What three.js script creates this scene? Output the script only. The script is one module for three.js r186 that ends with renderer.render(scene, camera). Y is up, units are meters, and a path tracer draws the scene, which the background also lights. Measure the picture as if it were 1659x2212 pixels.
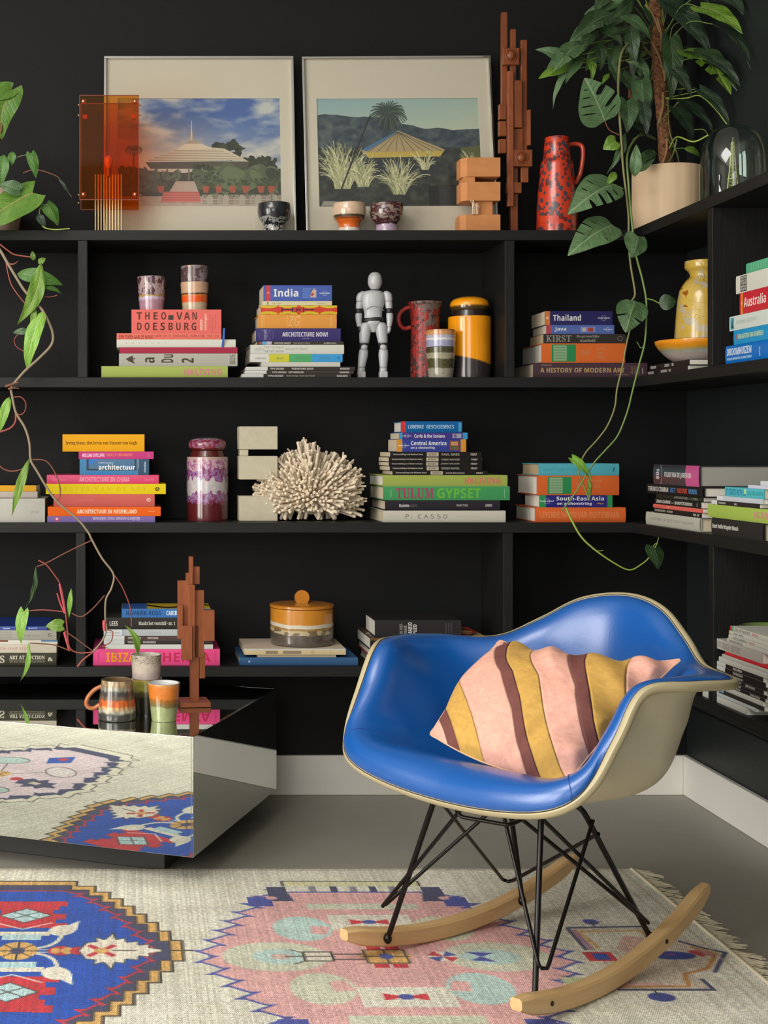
import * as THREE from 'three';
import { RoundedBoxGeometry } from 'three/addons/geometries/RoundedBoxGeometry.js';
import { mergeGeometries, mergeVertices, toCreasedNormals } from 'three/addons/utils/BufferGeometryUtils.js';
import { RectAreaLightUniformsLib } from 'three/addons/lights/RectAreaLightUniformsLib.js';

// ---------------------------------------------------------------- camera, sky, exposure
const W = 1659, H = 2212, CX = 290, CY = 967, F = 3024, EYE = 1.0, DW = 4.043;   // lens centre and focal length in pixels, eye height, distance to the rear wall
const scene = new THREE.Scene();
const camera = new THREE.PerspectiveCamera(2 * Math.atan(H / 2 / F) * 180 / Math.PI, W / H, 0.05, 60);
camera.position.set(0, EYE, DW);
camera.lookAt(0, EYE, 0);
camera.setViewOffset(W, H, W / 2 - CX, H / 2 - CY, W, H);                           // shift lens: the verticals stay vertical
const renderer = new THREE.WebGLRenderer({ antialias: true });
renderer.toneMapping = THREE.LinearToneMapping;
renderer.toneMappingExposure = 1.0;
renderer.shadowMap.enabled = true;
renderer.shadowMap.type = THREE.PCFSoftShadowMap;
RectAreaLightUniformsLib.init();
scene.background = new THREE.Color().setRGB(0.9, 0.95, 1.0);                        // an overcast sky outside the windows
scene.backgroundIntensity = 2.0;

// daylight: left wall windows, the one behind the camera, and an added skylight
function daylight(w, h, pos, look, power, color = 0xfffaf3) {
  const l = new THREE.RectAreaLight(color, power, w, h);
  l.position.set(...pos); l.lookAt(...look); scene.add(l);
}
const ROOM = { x0: -2.7, x1: 1.596, z1: 6.4, h: 3.0 };
const WIN = [[2.0, 3.2], [3.6, 4.8]];                                           // left wall: z from, z to
const WY = [0.12, 2.45];
for (const [a, b] of WIN) daylight(b - a - 0.1, WY[1] - WY[0] - 0.1, [ROOM.x0 - 0.02, (WY[0] + WY[1]) / 2, (a + b) / 2], [5, (WY[0] + WY[1]) / 2, (a + b) / 2], 9.2);
const ADDED_SKYLIGHT = { x0: -2.3, x1: -0.35, z0: 2.3, z1: 4.1 };                             // made-up roof opening, added to light floor and rug from above
daylight(ADDED_SKYLIGHT.x1 - ADDED_SKYLIGHT.x0 - 0.06, ADDED_SKYLIGHT.z1 - ADDED_SKYLIGHT.z0 - 0.06, [(ADDED_SKYLIGHT.x0 + ADDED_SKYLIGHT.x1) / 2, ROOM.h + 0.02, (ADDED_SKYLIGHT.z0 + ADDED_SKYLIGHT.z1) / 2], [(ADDED_SKYLIGHT.x0 + ADDED_SKYLIGHT.x1) / 2, 0, (ADDED_SKYLIGHT.z0 + ADDED_SKYLIGHT.z1) / 2 + 0.0001], 8.2);  // added overhead light, fills the made-up roof opening
daylight(1.9, 2.1, [-0.9, 1.65, ROOM.z1 + 0.02], [-0.9, 1.65, -5], 2.2);

// ---------------------------------------------------------------- helpers
const V3 = (x, y, z) => new THREE.Vector3(x, y, z);
const at = (px, py, d) => V3((px - CX) / F * d, EYE + (CY - py) / F * d, DW - d);   // the point at depth d behind a pixel of the photograph
const mm = (pixels, d) => pixels / F * d;                                           // a length in pixels at depth d, in metres
let seed = 7;
const rnd = () => { seed = (seed * 1664525 + 1013904223) >>> 0; return seed / 4294967296; };
const rr = (a, b) => a + (b - a) * rnd();
const reseed = (n) => { seed = n; };
const lerp = (a, b, t) => a + (b - a) * t;
const clamp = (x, a = 0, b = 1) => Math.min(b, Math.max(a, x));
const taken = {};
function numbered(name) {
  const n = taken[name] = (taken[name] ?? -1) + 1;
  return n ? name + '_' + String(n).padStart(3, '0') : name;
}
function shade(o) { o.castShadow = true; o.receiveShadow = true; return o; }
function tag(o, label, category, group) {
  o.userData.label = label; o.userData.category = category;
  if (group) o.userData.group = group;
  return o;
}
function thing(name, label, category, pos = [0, 0, 0], turn = 0, group) {
  const o = new THREE.Group(); o.name = numbered(name); scene.add(o);
  o.position.set(...(pos.isVector3 ? pos.toArray() : pos)); o.rotation.y = turn;
  return tag(o, label, category, group);
}
function part(name, geo, mat, parent = scene, label) {
  const m = shade(new THREE.Mesh(Array.isArray(geo) ? merge(geo) : geo, mat));
  m.name = numbered(name); parent.add(m);
  if (label) m.userData.label = label;
  return m;
}
function struct(name, geo, mat, parent) {
  const m = part(name, geo, mat, parent ?? scene);
  if (!parent) m.userData.kind = 'structure';
  return m;
}
function merge(list) {
  const keep = list.map((g) => {
    let q = g.index ? g.toNonIndexed() : g;
    const out = new THREE.BufferGeometry();
    for (const k of ['position', 'normal', 'uv']) if (q.attributes[k]) out.setAttribute(k, q.attributes[k]);
    if (!out.attributes.uv) out.setAttribute('uv', new THREE.Float32BufferAttribute(new Float32Array(out.attributes.position.count * 2), 2));
    return out;
  });
  return mergeGeometries(keep);
}
const box = (w, h, d, x = 0, y = 0, z = 0) => new THREE.BoxGeometry(w, h, d).translate(x, y, z);
const rbox = (w, h, d, r = 0.002, x = 0, y = 0, z = 0) => new RoundedBoxGeometry(w, h, d, 2, Math.min(r, w / 2.01, h / 2.01, d / 2.01)).translate(x, y, z);
// box between two corners
const span = (x0, x1, y0, y1, z0, z1, r = 0) => r ? rbox(x1 - x0, y1 - y0, z1 - z0, r, (x0 + x1) / 2, (y0 + y1) / 2, (z0 + z1) / 2) : box(x1 - x0, y1 - y0, z1 - z0, (x0 + x1) / 2, (y0 + y1) / 2, (z0 + z1) / 2);
function tube(points, r, { n = 0, sides = 8, closed = false, tension = 0.5, r2 } = {}) {
  const c = new THREE.CatmullRomCurve3(points, closed, 'catmullrom', tension);
  const seg = n || Math.max(6, points.length * 8);
  const g = new THREE.TubeGeometry(c, seg, r, sides, closed);
  if (r2 !== undefined) {                                                            // taper from r to r2
    const p = g.attributes.position, q = new THREE.Vector3();
    for (let i = 0; i <= seg; i++) {
      const m = c.getPointAt(i / seg), k = lerp(1, r2 / r, i / seg);
      for (let j = 0; j <= sides; j++) {
        const a = i * (sides + 1) + j;
        q.fromBufferAttribute(p, a).sub(m).multiplyScalar(k).add(m); p.setXYZ(a, q.x, q.y, q.z);
      }
    }
  }
  return g;
}
function rod(a, b, r, sides = 10) {
  const d = b.clone().sub(a), g = new THREE.CylinderGeometry(r, r, d.length(), sides);
  g.applyQuaternion(new THREE.Quaternion().setFromUnitVectors(V3(0, 1, 0), d.clone().normalize()));
  const m = a.clone().add(b).multiplyScalar(0.5);
  return g.translate(m.x, m.y, m.z);
}
// surface from a grid of points P[row][col]; closed joins last column to first
function sheet(P, { closed = false, flip = false, uv } = {}) {
  const R = P.length, C = P[0].length, pos = [], uvs = [], idx = [], CC = closed ? C + 1 : C;
  for (let i = 0; i < R; i++) for (let j = 0; j < CC; j++) {
    const p = P[i][j % C]; pos.push(p.x, p.y, p.z);
    const q = uv ? uv(i, j) : [j / (CC - 1), i / (R - 1)]; uvs.push(q[0], q[1]);
  }
  for (let i = 0; i < R - 1; i++) for (let j = 0; j < CC - 1; j++) {
    const a = i * CC + j, b = a + 1, c = a + CC, d = c + 1;
    if (flip) idx.push(a, c, b, b, c, d); else idx.push(a, b, c, b, d, c);
  }
  const g = new THREE.BufferGeometry();
  g.setAttribute('position', new THREE.Float32BufferAttribute(pos, 3));
  g.setAttribute('uv', new THREE.Float32BufferAttribute(uvs, 2));
  g.setIndex(idx); g.computeVertexNormals();
  if (closed) {                                                                      // one smooth seam
    const n = g.attributes.normal;
    for (let i = 0; i < R; i++) {
      const a = i * CC, b = a + CC - 1, x = n.getX(a) + n.getX(b), y = n.getY(a) + n.getY(b), z = n.getZ(a) + n.getZ(b), l = Math.hypot(x, y, z) || 1;
      n.setXYZ(a, x / l, y / l, z / l); n.setXYZ(b, x / l, y / l, z / l);
    }
  }
  return g;
}
const cat = (p0, p1, p2, p3, t) => 0.5 * (2 * p1 + (p2 - p0) * t + (2 * p0 - 5 * p1 + 4 * p2 - p3) * t * t + (3 * p1 - p0 - 3 * p2 + p3) * t * t * t);
function catV(a, b, c, d, t) { return V3(cat(a.x, b.x, c.x, d.x, t), cat(a.y, b.y, c.y, d.y, t), cat(a.z, b.z, c.z, d.z, t)); }
function smoothLine(P, sub, closed) {
  const out = [], n = P.length;
  for (let i = 0; i < (closed ? n : n - 1); i++) for (let k = 0; k < sub; k++) {
    const g = (q) => closed ? P[(q + n) % n] : (q < 0 ? P[0].clone().multiplyScalar(2).sub(P[1]) : q >= n ? P[n - 1].clone().multiplyScalar(2).sub(P[n - 2]) : P[q]);
    out.push(catV(g(i - 1), g(i), g(i + 1), g(i + 2), k / sub));
  }
  if (!closed) out.push(P[n - 1].clone());
  return out;
}

// ---------------------------------------------------------------- noise and textures
function hash2(x, y, s) { let h = Math.imul(x | 0, 374761393) + Math.imul(y | 0, 668265263) + Math.imul(s | 0, 2147483647); h = Math.imul(h ^ (h >>> 13), 1274126177); return ((h ^ (h >>> 16)) >>> 0) / 4294967296; }
function vnoise(x, y, s = 1, px = 0, py = 0) {                                       // value noise, optional period
  const xi = Math.floor(x), yi = Math.floor(y), fx = x - xi, fy = y - yi, u = fx * fx * (3 - 2 * fx), v = fy * fy * (3 - 2 * fy);
  const w = (a, p) => p ? ((a % p) + p) % p : a;
  const a = hash2(w(xi, px), w(yi, py), s), b = hash2(w(xi + 1, px), w(yi, py), s), c = hash2(w(xi, px), w(yi + 1, py), s), d = hash2(w(xi + 1, px), w(yi + 1, py), s);
  return lerp(lerp(a, b, u), lerp(c, d, u), v);
}
function fbm(x, y, s = 1, o = 4, px = 0, py = 0) { let t = 0, a = 0.5, n = 0; for (let i = 0; i < o; i++) { t += a * vnoise(x, y, s + i, px, py); n += a; a *= 0.5; x *= 2; y *= 2; px *= 2; py *= 2; } return t / n; }
function canvas(w, h) { const c = document.createElement('canvas'); c.width = w; c.height = h; return [c, c.getContext('2d')]; }
function texOf(c, srgb = true, wrap = false) {
  const t = new THREE.CanvasTexture(c);
  if (srgb) t.colorSpace = THREE.SRGBColorSpace;
  if (wrap) t.wrapS = t.wrapT = THREE.RepeatWrapping;
  t.magFilter = THREE.LinearFilter; t.anisotropy = 8;
  return t;
}
// texture from a function (u, v) -> [r, g, b] in 0..255 (sRGB) or a number for heights
function paint(w, h, f, { srgb = true, wrap = true } = {}) {
  const data = new Uint8Array(w * h * 4);
  for (let j = 0; j < h; j++) for (let i = 0; i < w; i++) {
    const c = f(i / w, j / h, i, j), k = (j * w + i) * 4;
    if (typeof c === 'number') data[k] = data[k + 1] = data[k + 2] = clamp(c) * 255;
    else { data[k] = clamp(c[0], 0, 255); data[k + 1] = clamp(c[1], 0, 255); data[k + 2] = clamp(c[2], 0, 255); }
    data[k + 3] = 255;
  }
  const t = new THREE.DataTexture(data, w, h);
  if (srgb) t.colorSpace = THREE.SRGBColorSpace;
  if (wrap) t.wrapS = t.wrapT = THREE.RepeatWrapping;
  t.magFilter = THREE.LinearFilter; t.minFilter = THREE.LinearMipmapLinearFilter; t.generateMipmaps = true; t.needsUpdate = true;
  return t;
}
const hex = (c) => [c >> 16 & 255, c >> 8 & 255, c & 255];
const mix3 = (a, b, t) => [lerp(a[0], b[0], t), lerp(a[1], b[1], t), lerp(a[2], b[2], t)];
const std = (color, roughness = 0.6, extra = {}) => new THREE.MeshStandardMaterial({ color, roughness, ...extra });
const phys = (color, roughness = 0.4, extra = {}) => new THREE.MeshPhysicalMaterial({ color, roughness, ...extra });
// wood: grain runs along v
function woodTex(a, b, s, { w = 256, h = 512, rings = 9, fine = 1 } = {}) {
  return paint(w, h, (u, v) => {
    const warp = fbm(u * 3, v * 1.2, s, 3, 3, 0) * 1.6;
    const r = 0.5 + 0.5 * Math.sin((u * rings + warp * 2.2) * 6.283);
    const f = fbm(u * 90, v * 5, s + 9, 2) * fine;
    return mix3(hex(a), hex(b), clamp(0.15 + 0.5 * r * fbm(u * 5, v * 2, s + 4, 2) + 0.45 * f));
  });
}
function uvScale(g, su, sv) { const a = g.attributes.uv; for (let i = 0; i < a.count; i++) a.setXY(i, a.getX(i) * su, a.getY(i) * sv); return g; }
// uv in metres by the dominant axis of each face; grain along axis ('x','y','z')
function boxUV(g, scale = 1, grain = 'y') {
  if (g.index) g = g.toNonIndexed();
  const p = g.attributes.position, n = g.attributes.normal, uv = [];
  for (let i = 0; i < p.count; i++) {
    const q = { x: p.getX(i), y: p.getY(i), z: p.getZ(i) }, m = { x: Math.abs(n.getX(i)), y: Math.abs(n.getY(i)), z: Math.abs(n.getZ(i)) };
    const drop = m.x > m.y && m.x > m.z ? 'x' : m.y > m.z ? 'y' : 'z';
    const rest = ['x', 'y', 'z'].filter((k) => k !== drop);
    const along = rest.includes(grain) ? grain : rest[1], across = rest.find((k) => k !== along);
    uv.push(q[across] * scale, q[along] * scale);
  }
  g.setAttribute('uv', new THREE.Float32BufferAttribute(uv, 2));
  return g;
}
// ---------------------------------------------------------------- the room
const blackBump = paint(256, 256, (u, v) => fbm(u * 60, v * 60, 3, 2, 60, 60), { srgb: false });
const woodBump = paint(256, 256, (u, v) => 0.6 * fbm(u * 60, v * 4, 5, 3, 60, 4) + 0.4 * vnoise(u * 128, v * 16, 8, 128, 16), { srgb: false });
const M = {
  blackWall: phys(0x171718, 0.62, { bumpMap: blackBump, bumpScale: 0.0004, specularIntensity: 0.35 }),
  greenWall: phys(0x1e2323, 0.5, { bumpMap: blackBump, bumpScale: 0.0004 }),
  blackWood: phys(0x181817, 0.5, { bumpMap: woodBump, bumpScale: 0.0006, specularIntensity: 0.6 }),
  white: std(0xe4e1d8, 0.55),
  ceiling: std(0xf0eee8, 0.9),
  plaster: std(0xa39c90, 0.9),
};
{
  const floorTex = paint(512, 512, (u, v) => { const n = fbm(u * 5, v * 5, 21, 4, 5, 5), f = fbm(u * 120, v * 120, 22, 2, 120, 120); return mix3([140, 137, 126], [152, 149, 138], 0.7 * n + 0.3 * f); });
  const floorBump = paint(256, 256, (u, v) => fbm(u * 20, v * 20, 31, 3, 20, 20), { srgb: false });
  M.floor = phys(0xffffff, 0.42, { map: floorTex, bumpMap: floorBump, bumpScale: 0.0006, specularIntensity: 0.6 });
}
const { x0, x1, z1, h: RH } = ROOM;
struct('floor', boxUV(span(x0 - 0.2, x1 + 0.2, -0.15, 0, -0.2, z1 + 0.2), 0.7), M.floor);
{ const s = ADDED_SKYLIGHT, a = x0 - 0.2, b = x1 + 0.2, c = -0.2, d = z1 + 0.2, y = RH + 0.15;
  struct('ceiling', [span(a, b, RH, y, c, s.z0), span(a, b, RH, y, s.z1, d), span(a, s.x0, RH, y, s.z0, s.z1), span(s.x1, b, RH, y, s.z0, s.z1)], M.ceiling); }
struct('wall_back', boxUV(span(x0 - 0.2, x1 + 0.2, 0, RH, -0.2, 0), 2), M.blackWall);
struct('wall_right', boxUV(span(x1, x1 + 0.2, 0, RH, 0, z1), 2), M.greenWall);
// left wall with two tall window openings
{
  const g = [], w0 = x0 - 0.2;
  let z = 0;
  for (const [a, b] of WIN) { g.push(span(w0, x0, 0, RH, z, a)); g.push(span(w0, x0, 0, WY[0], a, b), span(w0, x0, WY[1], RH, a, b)); z = b; }
  g.push(span(w0, x0, 0, RH, z, z1));
  struct('wall_left', g, M.plaster);
  const f = [], a = -1.9, b = 0.1;
  f.push(span(w0, a, 0, RH, z1, z1 + 0.2), span(b, x1 + 0.2, 0, RH, z1, z1 + 0.2), span(a, b, 0, 0.55, z1, z1 + 0.2), span(a, b, 2.75, RH, z1, z1 + 0.2));
  struct('wall_front', f, M.plaster);
  let n = 1;
  for (const [p, q] of WIN) {
    const zz = (p + q) / 2, r = [];
    for (const s of [p, q - 0.05, zz - 0.02]) r.push(span(w0 + 0.05, w0 + 0.1, WY[0], WY[1], s, s + (s === zz - 0.02 ? 0.04 : 0.05)));
    for (const y of [WY[0], WY[1] - 0.05, 1.75]) r.push(span(w0 + 0.05, w0 + 0.1, y, y + 0.05, p, q));
    struct('window_' + n++, r, M.white);
  }
}
struct('baseboard_back', span(x0, x1 - 0.016, 0, 0.1136, 0, 0.016, 0.003), M.white);
struct('trim_1', span(x1 - 0.004, x1, 0.254, 0.260, 0.0, z1, 0.001), M.blackWood);
struct('baseboard_right', span(x1 - 0.016, x1, 0, 0.1136, 0.0, z1, 0.003), M.white);

// built-in shelving along the rear wall and round the corner
const SF = DW - 3.79, SX = 1.347, ST = 0.0275, SHELF = [1.589, 1.1905, 0.797, 0.407];   // front edge of the rear shelves (z), of the side shelves (x), board thickness, tops
{
  const back = thing('bookcase', 'black built-in shelving of long boards across the rear wall', 'bookcase', [0, 0, 0], 0, 'black built-in shelving');
  SHELF.forEach((y) => part('shelf', boxUV(span(-2.2, x1 - 0.001, y - ST, y, 0.001, SF, 0.0012), 3, 'x'), M.blackWood, back));
  const up = (x, i) => part('divider', boxUV(span(x, x + 0.0265, SHELF[i + 1], SHELF[i] - ST, 0.001, SF - 0.002, 0.0018), 3, 'y'), M.blackWood, back);
  const dx = (p) => (p - CX) / F * 3.79;
  up(dx(168), 0); up(dx(1091), 0); up(dx(164), 2); up(dx(1088), 2); up(-1.25, 0); up(-1.25, 2);
  const side = thing('bookcase', 'black built-in shelving along the right wall, meeting the rear shelves in the corner', 'bookcase', [0, 0, 0], 0, 'black built-in shelving');
  SHELF.forEach((y) => part('shelf', boxUV(span(SX, x1 - 0.001, y - ST, y, SF + 0.0005, 3.3, 0.0012), 3, 'z'), M.blackWood, side));
  const us = (z, i) => part('divider', boxUV(span(SX + 0.002, x1 - 0.002, SHELF[i + 1], SHELF[i] - ST, z, z + 0.0275, 0.0018), 3, 'y'), M.blackWood, side);
  const dz = DW - 3.295;
  us(dz, 0); us(dz + 0.005, 2); us(2.2, 0); us(2.2, 2);
}
// ---------------------------------------------------------------- the rocking armchair
const CH = { X: 0.7744, d: 2.69, yaw: 53.77 * Math.PI / 180 };
const chair = thing('rocking_chair', 'blue upholstered shell armchair on black wire legs and pale wooden rockers', 'chair');
const chairPt = (w, y, f) => V3(CH.X + Math.cos(CH.yaw) * w - Math.sin(CH.yaw) * f, y, DW - (CH.d - Math.sin(CH.yaw) * w - Math.cos(CH.yaw) * f));
{
  // half outlines, front centre to top of the back: [across, up, forward]
  const rim = [[0, .362, .275], [.138, .3711, .2768], [.238, .3932, .2658], [.2814, .4338, .2307], [.2975, .5123, .1776], [.3105, .5897, .1196], [.3514, .5973, .0292], [.3549, .5925, -.0805], [.2411, .5956, -.1697], [.168, .6356, -.2255], [.0922, .682, -.2622], [0, .6977, -.2847]];
  const ra = [[0, .399, .262], [.133, .408, .263], [.225, .424, .249], [.267, .455, .212], [.272, .513, .150], [.283, .572, .098], [.305, .583, .022], [.285, .578, -.070], [.214, .572, -.146], [.150, .600, -.202], [.083, .640, -.237], [0, .655, -.256]];
  const rb = [[0, .414, .214], [.114, .415, .213], [.192, .414, .193], [.228, .430, .152], [.244, .458, .095], [.254, .490, .035], [.257, .497, -.030], [.238, .492, -.095], [.188, .492, -.152], [.128, .505, -.196], [.068, .515, -.222], [0, .520, -.232]];
  const rc = [[0, .374, .112], [.075, .373, .110], [.128, .374, .098], [.168, .378, .068], [.194, .388, .032], [.206, .392, -.008], [.206, .394, -.050], [.186, .394, -.098], [.148, .394, -.138], [.098, .398, -.166], [.050, .402, -.182], [0, .403, -.187]];
  const rd = [[0, .350, .045], [.035, .350, .042], [.062, .350, .032], [.078, .350, .018], [.088, .350, .0], [.092, .350, -.02], [.09, .350, -.042], [.08, .350, -.06], [.063, .350, -.078], [.042, .350, -.09], [.02, .350, -.097], [0, .350, -.1]];
  const mirror = (h) => [...h.map((p) => V3(...p)), ...h.slice(1, -1).reverse().map((p) => V3(-p[0], p[1], p[2]))];
  const SUB = 8, rings = [rd, rc, rb, ra, rim].map((h) => smoothLine(mirror(h), SUB, true));
  const N = rings[0].length, centre = V3(0, .347, -.025), rows = 9;
  const inner = [];
  const lines = [];
  for (let j = 0; j < N; j++) lines.push(smoothLine([centre, ...rings.map((r) => r[j])], rows, false));
  const R = lines[0].length;
  for (let i = 0; i < R; i++) inner.push(lines.map((l) => l[i]));
  const norm = inner.map((row, i) => row.map((p, j) => {
    const a = inner[Math.min(R - 1, i + 1)][j].clone().sub(inner[Math.max(0, i - 1)][j]), b = row[(j + 1) % N].clone().sub(row[(j + N - 1) % N]);
    const n = a.cross(b).normalize(); return n;
  }));
  norm[0] = norm[0].map(() => V3(0, 1, 0));
  const sgn = norm[10][0].y > 0 ? 1 : -1;                                           // towards the sitter
  norm.forEach((r, i) => i && r.forEach((n) => n.multiplyScalar(sgn)));
  const world = (g) => { const p = g.attributes.position; for (let i = 0; i < p.count; i++) { const q = chairPt(p.getX(i), p.getY(i), p.getZ(i)); p.setXYZ(i, q.x, q.y, q.z); } g.computeVertexNormals(); return g; };
  const off = (t) => inner.map((row, i) => row.map((p, j) => p.clone().addScaledVector(norm[i][j], t(i))));
  const vinylBump = paint(256, 256, (u, v) => fbm(u * 40, v * 40, 41, 3, 40, 40), { srgb: false });
  const vinyl = phys(0x04529e, 0.36, { clearcoat: 1.0, clearcoatRoughness: 0.28, bumpMap: vinylBump, bumpScale: 0.00025, side: THREE.DoubleSide });
  // puffed pad: swells a little between rim and seat
  const inset = inner.map((row, i) => row.map((p, j) => { const s = clamp(p.distanceTo(inner[R - 1][j]) / 0.036); return p.clone().addScaledVector(norm[i][j], 0.0010 + 0.0115 * Math.sqrt(1 - (1 - s) ** 2)); }));
  const uvm = (i, j) => [j / N * 12, i / R * 4];
  part('seat_pad', mergeVertices(world(sheet(inset, { closed: true, flip: sgn < 0, uv: uvm }))), vinyl, chair, 'smooth blue vinyl pad');
  const shellTex = paint(512, 512, (u, v) => { const f = fbm(u * 16 + 3 * fbm(u * 6, v * 6, 3, 2), v * 16, 51, 3); const s = vnoise(u * 160, v * 40, 55) * 0.5 + vnoise(u * 40, v * 160, 56) * 0.5; return mix3([204, 194, 166], [212, 203, 177], clamp(0.5 * f + 0.5 * s)); });
  const shellMat = phys(0xffffff, 0.42, { map: shellTex, side: THREE.DoubleSide });
  part('shell', mergeVertices(world(sheet(off((i) => -0.013 * Math.min(1, (R - 1 - i) / 3 + 0.35)), { closed: true, flip: sgn > 0, uv: uvm }))), shellMat, chair, 'cream moulded shell under the pad');
  const edge = inner[R - 1].map((p, j) => p.clone().addScaledVector(norm[R - 1][j], -0.005));
  const edgeMat = phys(0xaca07e, 0.42);
  const eg = tube(edge.filter((_, j) => j % 2 === 0), 0.0092, { closed: true, n: 360, sides: 10 });
  part('edge_binding', world(eg), edgeMat, chair, 'beige rolled edge binding');
  const stitch = inner[R - 1].map((p, j) => p.clone().addScaledVector(norm[R - 1][j], 0.0040).lerp(inner[R - 2][j], 0.06));
  part('stitching', world(tube(stitch.filter((_, j) => j % 2 === 0), 0.0011, { closed: true, n: 360, sides: 5 })), std(0x3a3328, 0.8), chair);
  for (const j of [Math.round(2.55 * SUB), N - Math.round(2.55 * SUB)]) {
    const l = []; for (let i = R - 1; i > R * 0.5; i--) l.push(inset[i][j].clone().addScaledVector(norm[i][j], 0.0002));
    part('seam', world(tube(l, 0.0008, { sides: 5 })), std(0x0a3a80, 0.7), chair);
  }
  // rockers: [foot towards the front, foot towards the rear] on each side (x, depth), bent strips of ash
  const ash = woodTex(0xc29c68, 0xdcb986, 61, { rings: 5, w: 256, h: 1024 });
  const ashMat = phys(0xffffff, 0.45, { map: ash, clearcoat: 0.15, clearcoatRoughness: 0.4 });
  const rocker = (a, b, s0, s1, base) => {
    const A = V3(a[0], 0, DW - a[1]), B = V3(b[0], 0, DW - b[1]), dir = B.clone().sub(A).normalize(), n = V3(-dir.z, 0, dir.x);
    if (n.x < 0) n.negate();                                                       // towards the right of the picture
    const P = [], S = 40, wd = 0.0285;
    for (let i = 0; i <= S; i++) {
      const s = lerp(s0, s1, i / S), e = Math.min(1, Math.min(i, S - i) / 2.2), hgt = 0.034 * (0.62 + 0.38 * e);
      const mid = base + 0.52 * (s - 0.17) ** 2 + 0.017, k = wd / 2 * (0.8 + 0.2 * e), c = 0.004;
      const o = A.clone().addScaledVector(dir, s).setY(mid);
      const ring = [[k - c, hgt / 2], [k, hgt / 2 - c], [k, -hgt / 2 + c], [k - c, -hgt / 2], [-k + c, -hgt / 2], [-k, -hgt / 2 + c], [-k, hgt / 2 - c], [-k + c, hgt / 2]];
      P.push(ring.map(([x, y]) => o.clone().addScaledVector(n, x).add(V3(0, y, 0))));
    }
    const cap = (row) => { const m = row.reduce((q, p) => q.add(p), V3(0, 0, 0)).multiplyScalar(1 / 8); return row.map(() => m); };
    const all = [cap(P[0]), ...P, cap(P[S])];
    let g = sheet(all, { closed: true, flip: true, uv: (i, j) => [j / 8 * 0.55, i / S * 1.6] });
    g = toCreasedNormals(g, 0.6);
    const m = part('rocker', g, ashMat, chair, 'pale curved wooden rocker');
    return { m, A, B, n, dir, y: (s) => base + 0.52 * (s - 0.17) ** 2 + 0.017 };
  };
  const nearA = [.718 - .0085, 2.408 + .0113], nearB = [1.0165 - .0085, 2.675 + .0113], farA = [.475 + .0085, 2.756 - .0113], farB = [.7936 + .0085, 2.959 - .0113];
  const near = rocker(nearA, nearB, -0.088, 0.585, 0.0095), far = rocker(farA, farB, -0.095, 0.56, 0.0095);
  const steel = phys(0x1c1a18, 0.28, { metalness: 0.55 });
  const nut = (r, s, side) => { const p = r.A.clone().addScaledVector(r.dir, s); p.y = r.y(s) + 0.002; return rod(p.clone().addScaledVector(r.n, side * 0.0138), p.clone().addScaledVector(r.n, side * 0.0158), 0.0045, 12); };
  const LB = near.A.distanceTo(near.B), LF = far.A.distanceTo(far.B);
  for (const g of [nut(near, 0, 1), nut(near, LB, 1)]) part('screw', g, steel, chair);
  const lug = (r, s, side) => { const p = r.A.clone().addScaledVector(r.dir, s); p.y = r.y(s) + 0.002; return p.addScaledVector(r.n, side * 0.0195); };
  const f1 = lug(far, 0, 1), f2 = lug(far, LF, 1), f3 = lug(near, 0, -1), f4 = lug(near, LB, -1);
  const leg = (pts, foot) => part('leg', [tube([...pts, foot], 0.0055, { sides: 10, n: 48, tension: 0.3 }), new THREE.SphereGeometry(0.0085, 12, 10).scale(1, 1.25, 1).translate(foot.x, foot.y, foot.z)], steel, chair);
  const dn = (p, q, t, drop = 0) => p.clone().lerp(q, t).add(V3(0, drop, 0));
  const l1 = at(938, 1728, 2.625), l2 = chairPt(.109, .350, .129), l3 = chairPt(-.159, .352, -.1), l4 = chairPt(.09, .318, -.018);
  leg([l1, dn(l1, f1, 0.5), dn(l1, f1, 0.85), dn(l1, f1, 0.95)], f1);
  leg([l2, dn(l2, f3, 0.5), dn(l2, f3, 0.9)], f3);
  leg([l3, dn(l3, f2, 0.5), dn(l3, f2, 0.9)], f2);
  leg([chairPt(.03, .330, .0), chairPt(.062, .331, -.008), l4, dn(l4, f4, 0.3), dn(l4, f4, 0.9)], f4);
  const strut = (pts) => part('wire_strut', tube(pts, 0.0038, { sides: 8, n: 60, tension: 0.05 }), steel, chair);
  strut([at(1003, 1740, 2.565), at(826, 1958, 2.728)]);
  strut([at(1060, 1752, 2.66), at(832, 1955, 2.728)]);
  strut([at(953, 1733, 2.6), at(1085, 1899, 2.94), at(1091, 1904, 2.945), at(1101, 1904, 2.94), at(1108, 1902, 2.93), at(1293, 1801, 2.635)]);
  strut([at(1089, 1764, 2.56), at(1162, 2080, 2.44), at(1167, 2091, 2.438), at(1178, 2093, 2.438), at(1184, 2088, 2.44), at(1281, 1772, 2.63)]);
  strut([at(1120, 1764, 2.6), at(1401, 1994, 2.69)]);
  strut([at(1172, 1770, 2.54), at(1398, 1991, 2.686)]);
  part('wire_ring', tube([at(983, 1742, 2.60), at(988, 1754, 2.58), at(1000, 1765, 2.57), at(1085, 1780, 2.53), at(1098, 1781, 2.525), at(1112, 1777, 2.53), at(1150, 1760, 2.55)], 0.0038, { sides: 8, n: 60, tension: 0.2 }), steel, chair);
}
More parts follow.
